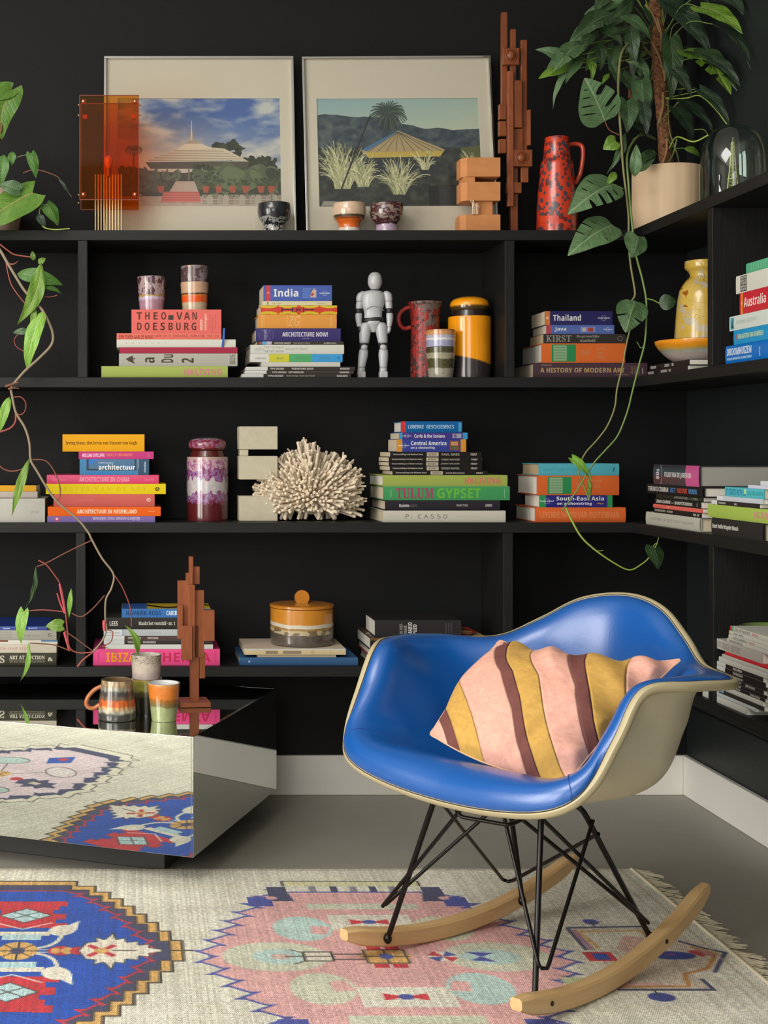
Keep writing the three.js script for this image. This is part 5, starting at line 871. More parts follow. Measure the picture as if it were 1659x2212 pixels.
  // mug with handle
  const mg = glaze(hard([[0, .16, 0x42423e], [.22, .26, 0xb9b29a], [.3, .34, 0xc9a070], [.37, .5, 0xd5662e], [.55, .6, 0x6e5a4c], [.64, .72, 0x4a4440], [.78, .84, 0x9a9886], [.86, .9, 0xa98f68], [.92, 1, 0xb39a72]]), 0x7a6448, 41, { drip: .05, mottle: .1, streak: .35, streakCol: [52, 50, 48] });
  const m = vessel('mug', 'wide-bottomed mug striped in tan, black and orange on the table', 'mug', undefined, onTable(253, 3.36), [[.0435, 0], [.0455, .004], [.0452, .02], [.0428, .05], [.0395, .08], [.0375, .094]], mg);
  part('handle', tube([V3(-.038, .078, 0), V3(-.054, .07, .002), V3(-.069, .054, .004), V3(-.074, .038, .004), V3(-.068, .028, .003), V3(-.056, .026, .002), V3(-.042, .034, 0)], .0052, { n: 50, sides: 12 }).scale(1, 1, 1.15), phys(0xb0683a, 0.3, { clearcoat: 0.4 }), m.t, 'looped brown handle');
}
// red pitcher and the jars
{
  const lava = paint(512, 512, (u, v) => { const n = fbm(u * 14, v * 16, 51, 4, 14, 0), p = fbm(u * 30, v * 34, 55, 3, 30, 0), big = fbm(u * 5, v * 4, 58, 2, 5, 0); if (v > .94) return [96, 26, 20]; return p > .6 ? [62, 40, 36] : big > .58 && n > .5 ? [104, 88, 82] : mix3([168, 44, 34], [120, 30, 28], clamp(n * 1.4 - .2)); });
  const lavaB = paint(512, 512, (u, v) => 0.7 * fbm(u * 30, v * 34, 55, 3, 30, 0) + .3 * fbm(u * 60, v * 60, 56, 2, 60, 0), { srgb: false });
  const p = at(918, 0, 3.92); p.y = SHELF[1];
  const j = vessel('pitcher', 'tall rough red lava-glazed pitcher with flared lip', 'pitcher', undefined, p, [[.040, 0], [.0405, .01], [.0402, .05], [.0392, .10], [.039, .14], [.040, .17], [.043, .195], [.0478, .216]], lava, { rough: .5, coat: .15, bump: lavaB });
  part('handle', tube([V3(-.042, .203, 0), V3(-.056, .198, 0), V3(-.070, .186, .002), V3(-.0745, .168, .003), V3(-.069, .150, .002), V3(-.056, .143, 0), V3(-.040, .147, 0)], .006, { n: 50, sides: 10 }), phys(0xa5302a, 0.45, { clearcoat: .2 }), j.t, 'red ring handle');
  const lid = (t, prof, mat, y) => { const sp = smoothLine(prof.map(([r, h]) => V3(r, h, 0)), 6, false); const P = sp.map((q) => { const row = []; for (let k = 0; k < 64; k++) { const a = k / 64 * Math.PI * 2; row.push(V3(Math.cos(a) * q.x, q.y + y, -Math.sin(a) * q.x)); } return row; }); const H1 = prof[prof.length - 1][1], L = sp.length; return part('lid', sheet(P, { closed: true, uv: (i, k) => [k / 64, 0.94 * (sp[i].y / H1)] }), mat, t); };
  const o = at(1014, 0, 3.915); o.y = SHELF[1];
  const og = glaze([[0, 0x2a2624], [.24, 0x302824], [.27, 0x5a3a20], [.31, 0xdd8a12], [1, 0xe08e14]], 0x2a1c12, 61, { drip: .02, mottle: .05, streak: 0 });
  // the amber glaze stops along a slanting line
  const og2 = paint(256, 256, (u, v) => { if (v > .94) return [42, 28, 18]; const h = v / .94, e = .29 - .085 * Math.cos(u * 6.283) + .02 * (fbm(u * 8, h, 63, 2, 8, 0) - .5); const k = clamp((h - e) / .03); const st = vnoise(u * 40, h * 2, 64, 40, 0); return mix3([44 + 26 * st, 38 + 24 * st, 36 + 24 * st], mix3([236, 146, 12], [246, 162, 22], fbm(u * 6, h * 4, 65, 2, 6, 0)), k); });
  const jar = vessel('lidded_jar', 'tall amber and black jar with domed lid beside the striped tumblers', 'jar', undefined, o, [[.0565, 0], [.0585, .005], [.0592, .05], [.0592, .12], [.0592, .165], [.0586, .174]], og2, { rough: .18 });
  const neckM = phys(0x241c18, 0.25, { clearcoat: .5 });
  part('neck', new THREE.CylinderGeometry(.050, .0535, .016, 64).translate(0, .183, 0), neckM, jar.t, 'dark glazed neck');
  const lt = paint(256, 128, (u, v) => { const h = v / .94, k = clamp((h - .22 - .03 * fbm(u * 9, 1, 66, 2, 9, 0)) / .16); return mix3([70, 52, 20], mix3([232, 144, 16], [246, 166, 30], fbm(u * 6, h * 3, 67, 2, 6, 0)), k); });
  lid(jar.t, [[.0495, 0], [.0525, .004], [.054, .012], [.053, .022], [.046, .032], [.03, .0385], [.012, .0405], [.0003, .041]], phys(0xffffff, .18, { map: lt, clearcoat: .6 }), .1905);
  // plum and white drip-glazed jar
  const b = at(448, 0, 3.905); b.y = SHELF[2];
  const drip = (u, h, s) => { const edge = (y, amp, q) => h - y + amp * (.6 * fbm(u * 14, h * 3, s + q, 2, 14, 0) + .6 * vnoise(u * 52, h * 6, s + q + 20, 52, 0) - .6); let c = [84, 24, 26]; const e1 = edge(.27, .1, 1), e2 = edge(.33, .16, 2), e3 = edge(.43, .2, 3), e4 = edge(.68, .22, 4), e5 = edge(.8, .2, 5); const st = .55 * vnoise(u * 64, h * 22, s + 8, 64, 0) + .45 * vnoise(u * 110, h * 60, s + 9, 110, 0); if (e1 > 0) c = st > .55 ? [124, 84, 132] : [112, 44, 62]; if (e2 > 0) c = st > .5 ? [142, 112, 150] : [126, 70, 104]; if (e3 > 0) c = mix3([196, 190, 184], [168, 158, 166], st); if (e4 > 0) c = st > .5 ? [142, 100, 150] : [118, 44, 82]; if (e5 > 0) c = st > .5 ? [186, 150, 160] : [150, 92, 124]; if (h > .95) c = [176, 146, 140]; return c; };
  const dt = paint(768, 512, (u, v) => v > .94 ? [70, 30, 28] : drip(u, v / .94, 71));
  const dj = vessel('lidded_jar', 'plum and white drip-glazed jar with round lid left of the cream blocks', 'jar', undefined, b, [[.0555, 0], [.0572, .005], [.0578, .05], [.0578, .12], [.0578, .170], [.0572, .177]], dt, { rough: .2 });
  part('neck', new THREE.CylinderGeometry(.044, .05, .016, 64).translate(0, .186, 0), phys(0x501a18, 0.22, { clearcoat: .6 }), dj.t, 'maroon glazed neck');
  const dl = paint(256, 128, (u, v) => { const h = v / .94, st = vnoise(u * 50, h * 5, 75, 50, 0); return h < .2 ? [92, 26, 28] : h > .75 - .2 * (st - .5) ? mix3([170, 156, 158], [128, 60, 90], clamp(st * 1.4 - .3)) : st > .55 ? [140, 92, 116] : [128, 44, 60]; });
  lid(dj.t, [[.043, 0], [.049, .004], [.0525, .014], [.0518, .023], [.044, .031], [.028, .0355], [.0003, .037]], phys(0xffffff, .2, { map: dl, clearcoat: .6 }), .1945);
  // mustard pot with disc knob
  const hp = at(652, 0, 3.905); hp.y = topPot + .0006;
  const ht = paint(512, 256, (u, v) => { if (v > .94) return [120, 78, 30]; const h = v / .94, w = fbm(u * 7, 1, 81, 2, 7, 0) - .5, g2 = fbm(u * 40, h * 14, 82, 3, 40, 0), e = h + .10 * w; return e < .33 + .05 * (g2 - .5) ? mix3([78, 70, 62], [98, 88, 78], g2) : e < .46 ? (g2 > .48 ? [186, 170, 132] : [116, 98, 76]) : e < .52 ? mix3([140, 104, 54], [176, 140, 86], g2) : e < .62 ? [206, 198, 180] : mix3([196, 126, 38], [208, 140, 48], g2); });
  const pot = vessel('lidded_pot', 'mustard and grey lidded pot with disc knob on parchment books', 'pot', undefined, hp, [[.0845, 0], [.0868, .004], [.0876, .02], [.0876, .07], [.0876, .098], [.0874, .1005]], ht, { rough: .25 });
  const mus = phys(0xc07a26, .25, { clearcoat: .4 });
  lid(pot.t, [[.080, 0], [.0885, .0015], [.0892, .005], [.0875, .009], [.07, .0115], [.03, .0125], [.0003, .0127]], mus, .1012);
  part('knob', new THREE.CylinderGeometry(.0205, .0205, .011, 40).rotateX(Math.PI / 2).translate(0, .1285, 0), mus, pot.t, 'round disc knob');
  // the speckled red jug on the top shelf
  const rj = at(1203, 0, 3.885); rj.y = SHELF[0];
  const spots = []; reseed(33); for (let i = 0; i < 640; i++) spots.push([rnd(), rnd(), rr(.009, .024), rnd() > .4 ? [70, 62, 72] : [104, 40, 40]]);
  const grid = {}; spots.forEach((s) => { for (let a = -1; a <= 1; a++) for (let b = -1; b <= 1; b++) { const k = ((Math.floor(s[0] * 24) + a + 24) % 24) + ',' + (Math.floor(s[1] * 24) + b); (grid[k] = grid[k] || []).push(s); } });
  const spotTex = paint(512, 512, (u, v) => { if (v > .94) return [140, 40, 24]; const w = .35 * (fbm(u * 40, v * 40, 91, 2, 40, 0) - .5); for (const s of grid[Math.floor(u * 24) + ',' + Math.floor(v * 24)] || []) { let du = Math.abs(u - s[0]); if (du > .5) du = 1 - du; if (Math.hypot(du * 1.15, v - s[1]) < s[2] * (1 + w)) return s[3]; } const n = fbm(u * 10, v * 10, 93, 3, 10, 0); return mix3([186, 52, 28], [212, 66, 34], n); });
  const jug = vessel('jug', 'bright red jug speckled with dark blotches beside the hanging plant', 'jug', undefined, rj, [[.0535, 0], [.0552, .004], [.0548, .05], [.0525, .10], [.0482, .15], [.0452, .185], [.0435, .2], [.0385, .209], [.0365, .222], [.0345, .25], [.0325, .27]], spotTex, { rough: .3 });
  part('handle', tube([V3(.034, .252, 0), V3(.052, .254, 0), V3(.066, .25, .002), V3(.071, .24, .003), V3(.0715, .22, .003), V3(.068, .19, .002), V3(.062, .165, 0), V3(.05, .142, 0)], .0062, { n: 60, sides: 12 }), phys(0xb83c22, .3, { clearcoat: .5, map: null }), jug.t, 'red loop handle');
  // yellow vase in its bowl, and the green dish
  const XB = 1.461, dB = 3.592, cp = V3(XB, SHELF[1] + .0262 - 0.0035, DW - dB);
  vessel('bowl', 'orange rimmed bowl under the yellow vase, on black magazines', 'bowl', undefined, cp, [[.062, 0], [.066, .003], [.088, .018], [.106, .036], [.116, .05], [.119, .060]], glaze([[0, 0x8a7468], [.2, 0xb8a8a0], [.45, 0xb0a49c], [.55, 0x9aa090], [.68, 0xc8902e], [.8, 0xd98a18], [1, 0xdc8c1c]], 0xc88a3c, 101, { drip: .05, mottle: .06 }));
  const vt = paint(512, 512, (u, v) => { if (v > .94) return [150, 110, 30]; const n = fbm(u * 7, v * 7, 105, 4, 7, 0), m = fbm(u * 16, v * 16, 108, 3, 16, 0); return n > .64 ? [150, 84, 24] : m > .62 ? [176, 164, 138] : mix3([186, 152, 56], [206, 178, 92], clamp(n * 1.5 - .3)); });
  const vb = paint(512, 512, (u, v) => { const n = fbm(u * 6 + fbm(u * 5, v * 5, 111, 2, 5, 0), v * 9, 109, 3, 6, 0); return clamp(0.5 + (Math.abs(n - .5) < .05 ? .5 : 0) * (vnoise(u * 8, v * 8, 112, 8, 0)) + .3 * (n - .5)); }, { srgb: false });
  vessel('vase', 'yellow crackled vase standing in the orange bowl', 'vase', undefined, cp.clone().add(V3(0, .0065, 0)), [[.070, 0], [.0735, .006], [.0715, .05], [.0675, .11], [.064, .15], [.058, .185], [.045, .207], [.0335, .219], [.0355, .23], [.0445, .24], [.046, .25], [.0455, .258]], vt, { rough: .25, bump: vb });
}
// ---------------------------------------------------------------- framed photographs leaning on the wall
function picture(label, px0, px1, py0, dBot, dTop, photo, win, tilt = 0) {
  const d = (dBot + dTop) / 2, w = mm(px1 - px0, d), top = at(0, py0, dTop).y, h = Math.hypot(top - SHELF[0], dTop - dBot);
  const p = at((px0 + px1) / 2, 0, dBot); p.y = SHELF[0];
  const t = thing('framed_photograph', label, 'picture', p, 0, 'framed photographs leaning on the wall');
  t.rotation.x = -Math.atan2(dTop - dBot, top - SHELF[0]); t.rotation.z = tilt;
  const silver = phys(0xc9c9c6, .22, { metalness: 1 }), fw = .0075, fd = .016;
  const bar = (a, b, c, e) => part('frame_bar', rbox(a, b, fd, .0015, c, e, 0.004 - fd / 2 + 0.004), silver, t);
  bar(w, fw, 0, h - fw / 2); bar(w, fw, 0, fw / 2); bar(fw, h - 2 * fw, -w / 2 + fw / 2, h / 2); bar(fw, h - 2 * fw, w / 2 - fw / 2, h / 2);
  part('backing_board', span(-w / 2 + fw, w / 2 - fw, fw, h - fw, -.007, -.005), std(0x4a4640, .9), t);
  part('photo_print', new THREE.PlaneGeometry(w * (win[1] - win[0]) + .004, h * (win[3] - win[2]) + .004).translate(-w / 2 + w * (win[0] + win[1]) / 2, h * (win[2] + win[3]) / 2, -.0035), std(0xffffff, .4, { map: photo }), t, 'colour photograph');
  // mat with a bevelled window
  const mat = std(0xbcb5a2, .9), a = -w / 2 + fw, b = w / 2 - fw, c = fw, e = h - fw, x0 = -w / 2 + w * win[0], x1 = -w / 2 + w * win[1], y0 = h * win[2], y1 = h * win[3];
  const s = new THREE.Shape([new THREE.Vector2(a, c), new THREE.Vector2(b, c), new THREE.Vector2(b, e), new THREE.Vector2(a, e)]);
  s.holes.push(new THREE.Path([new THREE.Vector2(x0, y0), new THREE.Vector2(x0, y1), new THREE.Vector2(x1, y1), new THREE.Vector2(x1, y0)]));
  part('mat_board', new THREE.ExtrudeGeometry(s, { depth: .002, bevelEnabled: false }).translate(0, 0, -.003), mat, t, 'cream mat board');
  part('glazing', new THREE.PlaneGeometry(w - 2 * fw, h - 2 * fw).translate(0, h / 2, 0.001), new THREE.MeshPhysicalMaterial({ color: 0xffffff, transmission: 1, thickness: 0, roughness: 0, ior: 1.45, specularIntensity: 0.6 }), t, 'clear glass');
  return t;
}
{
  // photograph one: round pavilion under a streaky blue sky
  const [c1, g] = canvas(640, 460);
  { const im = g.createImageData ? g.createImageData(640, 460) : g.getImageData(0, 0, 640, 460);
    for (let j = 0; j < 460; j++) for (let i = 0; i < 640; i++) {
      const u = i / 640, v = j / 460, n = fbm(u * 6 + v * 5, v * 9 - u * 3, 401, 5), k = (j * 640 + i) * 4, low = clamp((v - .15) * 2.4) * (1.15 - u * .8);
      const sky = mix3([62, 92, 148], [176, 178, 172], clamp((n - .36) * 2.6)); const s = mix3(sky, [196, 184, 160], clamp(low));
      const gr = fbm(u * 30, v * 40, 402, 3), ground = v > .9 ? mix3([150, 138, 122], [176, 160, 146], gr) : mix3([40, 44, 36], [72, 70, 56], gr);
      const hill = .60 + .06 * fbm(u * 5, 1, 403, 2) - .05 * u; const o = v > hill + .06 ? ground : s; im.data[k] = o[0]; im.data[k + 1] = o[1]; im.data[k + 2] = o[2]; im.data[k + 3] = 255;
    } g.putImageData(im, 0, 0); }
  const P = (pts, f) => { g.fillStyle = f; g.beginPath(); pts.forEach(([x, y], i) => i ? g.lineTo(x, y) : g.moveTo(x, y)); g.fill(); };
  reseed(44);
  const blob = (x, y, r, n, cols, q = .6) => { for (let i = 0; i < n; i++) { g.fillStyle = cols[i % cols.length]; g.beginPath(); g.ellipse(x + rr(-r, r), y + rr(-r * q, r * q), rr(4, r * .35), rr(3, r * .25), rnd() * 3, 0, 6.3); g.fill(); } };
  blob(430, 222, 56, 60, ['#2c3226', '#363c2c', '#23281f']); blob(560, 290, 60, 80, ['#33382a', '#2a2f24']);
  P([[110, 272], [520, 268], [500, 300], [130, 300]], '#4a4438'); P([[118, 262], [240, 212], [330, 205], [420, 215], [512, 268], [420, 262], [300, 268]], '#b8ad94');
  for (let i = 0; i < 5; i++) P([[118 + i * 26, 262 - i * 10], [512 - i * 24, 268 - i * 11], [512 - i * 24, 271 - i * 11], [118 + i * 26, 265 - i * 10]], '#8d826c');
  P([[225, 222], [268, 192], [318, 188], [372, 214]], '#c4b9a0'); P([[258, 194], [285, 180], [305, 180], [330, 194]], '#9c9078'); P([[282, 180], [290, 116], [298, 180]], '#a89a80');
  g.strokeStyle = '#d6ccb6'; g.lineWidth = 2; g.beginPath(); g.moveTo(290, 180); g.lineTo(291, 96); g.stroke();
  for (let i = 0; i < 9; i++) P([[150 + i * 42, 296], [156 + i * 42, 296], [156 + i * 42, 350], [150 + i * 42, 350]], '#6a6250'); blob(80, 345, 80, 120, ['#4a4c3e', '#55584a', '#3c3e34'], .5); blob(210, 330, 34, 30, ['#4c5440', '#5c6650'], .5); blob(330, 300, 30, 30, ['#22281c', '#2e3624']); blob(460, 352, 150, 150, ['#3c4432', '#4c563e', '#333a2c', '#5c6648'], .26); blob(360, 330, 24, 34, ['#2e3a26', '#3e4c32'], 1.6);
  g.strokeStyle = '#4a4034'; g.lineWidth = 5; g.beginPath(); g.moveTo(62, 300); g.lineTo(65, 230); g.stroke(); g.strokeStyle = '#3e4634'; g.lineWidth = 3; for (let i = 0; i < 18; i++) { const a = i / 18 * 6.28; g.beginPath(); g.moveTo(64, 222); g.quadraticCurveTo(64 + Math.cos(a) * 20, 206 + Math.sin(a) * 12, 64 + Math.cos(a) * 34, 224 + Math.sin(a) * 22); g.stroke(); }
  P([[228, 352], [300, 352], [318, 400], [200, 400]], '#a8988a'); P([[180, 396], [318, 396], [326, 440], [168, 440]], '#a8564c'); for (let i = 0; i < 4; i++) P([[176 - i * 2, 404 + i * 10], [320 + i * 2, 404 + i * 10], [320 + i * 2, 407 + i * 10], [176 - i * 2, 407 + i * 10]], '#c47a6a');
  for (const x of [170, 345, 395, 450, 500, 560, 600]) { P([[x - 14, 372], [x + 14, 372], [x + 9, 400], [x - 9, 400]], '#9a4a34'); blob(x, 356, 22, 16, ['#36402c', '#465038']); }
  for (let i = 0; i < 60; i++) P([[330 + (i % 15) * 21, 408 + Math.floor(i / 15) * 11], [348 + (i % 15) * 21, 408 + Math.floor(i / 15) * 11], [348 + (i % 15) * 21, 416 + Math.floor(i / 15) * 11], [330 + (i % 15) * 21, 416 + Math.floor(i / 15) * 11]], ['#8d8272', '#9c9282', '#7c7264'][i % 3]);
  picture('silver framed photograph of a round pavilion under a blue sky', 225.5, 638.5, 123, 3.925, 4.005, texOf(c1), [.075, .924, .172, .768]);
  // photograph two: palm, dark hills, tiled roof and pale grasses
  const [c2, h] = canvas(640, 410);
  { const im = h.getImageData(0, 0, 640, 410);
    for (let j = 0; j < 410; j++) for (let i = 0; i < 640; i++) { const u = i / 640, v = j / 410, k = (j * 640 + i) * 4, r = .14 + .10 * u + .05 * (fbm(u * 6, 2, 411, 3) - .5) + (u > .5 ? .06 : 0), n = fbm(u * 26, v * 26, 412, 4); const sky = mix3([128, 158, 160], [178, 184, 158], clamp(u * .4 + v * 1.6)); const hill = mix3([40, 52, 64], [86, 98, 96], clamp(n * 1.5 - .3)), gr = mix3([30, 34, 34], [74, 80, 70], clamp(n * 1.4 - .25)); const o = v < r ? sky : v < .46 ? hill : gr; im.data[k] = o[0]; im.data[k + 1] = o[1]; im.data[k + 2] = o[2]; im.data[k + 3] = 255; } h.putImageData(im, 0, 0); }
  const Q = (pts, f) => { h.fillStyle = f; h.beginPath(); pts.forEach(([x, y], i) => i ? h.lineTo(x, y) : h.moveTo(x, y)); h.fill(); };
  Q([[276, 125], [296, 125], [300, 60], [276, 60]], '#3a4238'); h.lineWidth = 4; for (let i = 0; i < 44; i++) { const a = i / 44 * 6.28, r = 60 + 16 * hash2(i, 1, 5); h.strokeStyle = ['#33423c', '#4a5a4c', '#26332e'][i % 3]; h.beginPath(); h.moveTo(284, 58); h.quadraticCurveTo(284 + Math.cos(a) * r * .6, 42 + Math.sin(a) * r * .4, 284 + Math.cos(a) * r, 66 + Math.sin(a) * r * .8); h.stroke(); }
  Q([[172, 196], [320, 124], [500, 196], [490, 208], [180, 212]], '#a08e66'); Q([[172, 196], [318, 124], [300, 140], [196, 200]], '#456a8a'); Q([[184, 206], [496, 200], [480, 222], [200, 226]], '#b09a4a'); h.strokeStyle = '#4a4a3e'; h.lineWidth = 2; for (let i = 0; i < 9; i++) { h.beginPath(); h.moveTo(318, 128); h.lineTo(200 + i * 36, 202); h.stroke(); }
  Q([[210, 226], [470, 222], [470, 290], [220, 300]], '#2c3236'); Q([[560, 190], [640, 180], [640, 250], [570, 250]], '#565a3a');
  reseed(61);
  h.lineCap = 'round';
  for (const [cx, cy, n, s] of [[95, 250, 190, 100], [175, 270, 90, 70], [315, 290, 140, 80], [420, 230, 50, 45], [600, 230, 40, 40]]) for (let i = 0; i < n; i++) { const a = rr(-1.1, 1.1), l = rr(.4, 1.1) * s, x = cx + rr(-s * .3, s * .3), y = cy + s * .9; h.strokeStyle = ['#b7b58a', '#9a9c74', '#c9c79c', '#7c805e'][i % 4]; h.lineWidth = rr(1, 3.2); h.beginPath(); h.moveTo(x, y); h.quadraticCurveTo(x + Math.sin(a) * l * .5, y - l, x + Math.sin(a) * l * 1.3, y - Math.cos(a) * l * 1.7); h.stroke(); }
  h.strokeStyle = '#26282a'; h.lineWidth = 6; h.beginPath(); h.moveTo(60, 410); h.lineTo(210, 70); h.stroke(); Q([[430, 330], [560, 330], [560, 410], [430, 410]], '#1c2022'); Q([[470, 330], [640, 340], [640, 410], [470, 410]], '#2a3032'); Q([[20, 386], [95, 388], [98, 404], [10, 404]], '#8d8c80');
  picture('silver framed photograph of a palm, a tiled roof and pale grasses', 663, 1075, 123, 3.925, 4.005, texOf(c2), [.075, .926, .172, .768], 0.006);
}
// ---------------------------------------------------------------- acrylic lamp with rod foot
{
  const t = thing('table_lamp', 'orange acrylic lamp with bolted panels on a row of brass rods', 'lamp', at(236.5, 0, 3.845).setY(SHELF[0]));
  const acr = new THREE.MeshPhysicalMaterial({ color: new THREE.Color().setRGB(0.82, 0.33, 0.045), transmission: .97, thickness: 0, roughness: 0, ior: 1.49, specularIntensity: 0.3, side: THREE.DoubleSide });
  const brass = phys(0xd2b98c, .32, { metalness: .75 }), s = 3024 / 3.80, w = 127.5 / s, yTop = (967 - 206) / s + 1 - SHELF[0], yBot = (967 - 431.6) / s + 1 - SHELF[0];
  const zf = .045, zb = -.045;
  const pane = (n, ww, h, x, y, z, ry) => part(n, new THREE.PlaneGeometry(ww, h).rotateY(ry).translate(x, y, z), acr, t);
  pane('panel', w, yTop - yBot, 0, (yTop + yBot) / 2, zf, 0); pane('panel', w * .99, yTop - yBot + .012, 0, (yTop + yBot) / 2 - .006, zb, 0);
  pane('side_panel', zf - zb - .004, yTop - yBot - .03, -w / 2 + .008, (yTop + yBot) / 2, 0, Math.PI / 2); pane('side_panel', zf - zb - .004, yTop - yBot - .03, w / 2 - .008, (yTop + yBot) / 2, 0, Math.PI / 2);
  const edge = phys(0x7a2408, .3);
  for (const [z, dy] of [[zf, 0], [zb, .012]]) part('panel_edge', [span(-w / 2, w / 2, yTop - .0012, yTop + .0008, z - .0015, z + .0015), span(-w / 2, w / 2, yBot - dy - .0008, yBot - dy + .0012, z - .0015, z + .0015), span(-w / 2 - .0008, -w / 2 + .0008, yBot - dy, yTop, z - .0015, z + .0015), span(w / 2 - .0008, w / 2 + .0008, yBot - dy, yTop, z - .0015, z + .0015)], edge, t);
  const red = phys(0xb04020, .35);
  for (const x of [-1, 1]) for (const y of [yTop - .016, yBot + .015]) { part('bolt', new THREE.SphereGeometry(.0038, 14, 10).scale(1, 1, .6).translate(x * (w / 2 - .010), y, zf + .0015), brass, t); part('bracket', rbox(.012, .012, .010, .001, x * (w / 2 - .011), y, zf - .007), red, t); }
  for (const x of [-1, 1]) { part('bracket', rbox(.012, .011, .010, .001, x * (w / 2 - .013), yTop - .048, 0), phys(0xc8581c, .4), t); for (const y of [yTop - .02, yTop - .048, yBot + .018, yBot - .004]) part('bolt', new THREE.SphereGeometry(.0026, 10, 8).translate(x * (w / 2 + .004), y, .02), brass, t); }
  for (let i = 0; i < 10; i++) part('rod', new THREE.CylinderGeometry(.0021, .0021, .157, 12).translate((i - 4.5) * .0079 - .003, .0785 + .004, 0), brass, t);
  part('foot_plate', rbox(.088, .004, .06, .001, -.003, .002, 0), std(0x2a2420, .6), t);
  const glass = phys(0xe86a1c, .1, { clearcoat: 1 });
  part('bulb', new THREE.LatheGeometry([[.0003, .034], [.006, .033], [.0115, .026], [.013, .018], [.011, .009], [.007, .001], [.0065, -.004], [.0003, -.004]].map(([a, b]) => new THREE.Vector2(a, b)), 28).translate(-.003, .180, 0), glass, t, 'orange tinted bulb');
  part('socket', new THREE.CylinderGeometry(.0085, .0085, .022, 20).translate(-.003, .166, 0), phys(0xa8501c, .3, { metalness: .4 }), t);
}
// ---------------------------------------------------------------- block sculptures
const terra = woodTex(0xbc7c48, 0xd08c54, 121, { rings: 3, fine: .8 }), teak = woodTex(0x6a3418, 0x8c4a22, 131, { rings: 6 }), cherry = woodTex(0x7c4020, 0x9a5630, 141, { rings: 5 });
const woodM = (map, r = .45) => phys(0xffffff, r, { map, clearcoat: .08 });
const M_terra = woodM(terra, .7), M_teak = woodM(teak), M_cherry = woodM(cherry);
{
  const d = 3.845, s = 3024 / d, X = (p) => (p - 1038) / s, Y = (p) => (967 - p) / s + 1 - SHELF[0];
  const t = thing('block_sculpture', 'terracotta coloured block sculpture with notches, before the palm photograph', 'sculpture', at(1038, 0, d).setY(SHELF[0]));
  // chamfered block
  const cham = (x0, x1, y0, y1, z0, z1, c) => { const sh = new THREE.Shape([[x0 + c, z0], [x1, z0], [x1, z1], [x0 + c, z1], [x0, z1 - c], [x0, z0 + c]].map(([a, b]) => new THREE.Vector2(a, -b))); return boxUV(new THREE.ExtrudeGeometry(sh, { depth: y1 - y0, bevelEnabled: true, bevelSize: .0008, bevelThickness: .0008, bevelSegments: 1 }).rotateX(-Math.PI / 2).translate(0, y0, 0), 6, 'x'); };
  const B = (x0, x1, y0, y1, z0, z1, c = 0) => part('block', c ? cham(X(x0), X(x1), Y(y1), Y(y0), z0, z1, c) : boxUV(span(X(x0), X(x1), Y(y1), Y(y0), z0, z1, .0012), 6, 'x'), M_terra, t);
  B(998, 1080, 341, 381, -.075, 0, .014); B(1002, 1027, 381, 393.5, -.06, -.003); B(998, 1080, 393.5, 433, -.075, 0, .014); B(1034, 1067, 433, 464, -.055, -.012); B(996, 1080, 464, 0, -.08, 0, .014);
  t.children[t.children.length - 1].geometry.dispose(); t.remove(t.children[t.children.length - 1]);
  part('block', cham(X(996), X(1080), .0009, Y(464), -.08, 0, .014), M_terra, t);
  const small = (px, hgt, arm, label) => {
    const f = thing('figurine', label, 'figurine', at(px, 0, d - .002).setY(SHELF[0] + Y(464) + .001), .3, 'tiny cream model people');
    const m = std(0xd8c0a4, .8), k = hgt / .038;
    const g = [new THREE.SphereGeometry(.0028, 12, 10).scale(.9, 1.15, 1).translate(0, .0355, 0), new THREE.CapsuleGeometry(.0036, .009, 4, 10).scale(1, 1, .75).translate(0, .0255, 0), rod(V3(0, .031, 0), V3(0, .034, 0), .0014, 8)];
    for (const x of [-1, 1]) { g.push(tube([V3(x * .0018, .020, 0), V3(x * .0024, .011, .0006), V3(x * .0026, .001, 0)], .0018, { sides: 8, n: 8, r2: .0013 }), new THREE.SphereGeometry(.0017, 8, 6).scale(1, .6, 1.7).translate(x * .0027, .0011, .0012)); }
    g.push(tube(arm ? [V3(-.0036, .0305, 0), V3(-.0072, .033, .001), V3(-.0082, .0385, .001)] : [V3(-.0036, .0305, 0), V3(-.0062, .026, .001), V3(-.0056, .0205, .002)], .0013, { sides: 8, n: 10, r2: .001 }), tube([V3(.0036, .0305, 0), V3(.0062, .026, .001), V3(.006, .020, .002)], .0013, { sides: 8, n: 10, r2: .001 }));
    part('body', merge(g).scale(k, k, k), m, f); part('plinth', new THREE.CylinderGeometry(.0052, .0055, .0009, 16), m, f);
  };
  small(1022.5, .039, true, 'tiny cream figurine with raised arm on the terracotta block'); small(1030.5, .031, false, 'tiny cream figurine with lowered arms on the terracotta block');
}
{
  const d = 3.86, s = 3024 / d, X = (p) => (p - 558) / s, Y = (p) => (967 - p) / s + 1 - SHELF[2];
  const t = thing('block_sculpture', 'cream stacked block sculpture behind the white coral', 'sculpture', at(558, 0, d).setY(SHELF[2]));
  const cm = std(0xffffff, .75, { map: paint(128, 128, (u, v) => mix3([178, 170, 146], [190, 182, 158], fbm(u * 20, v * 20, 151, 3, 20, 20))) });
  const B = (x0, x1, y0, y1, z0 = -.085, z1 = 0) => part('block', boxUV(span(X(x0), X(x1), y1 === null ? .0004 : Y(y1), Y(y0), z0, z1, .002), 6, 'x'), cm, t);
  B(517, 600, 921, 971); B(519, 537, 971, 985, -.07, -.004); B(517, 600, 985, 1036); B(578, 598, 1036, 1072, -.07, -.004); B(517, 600, 1072, null);
}
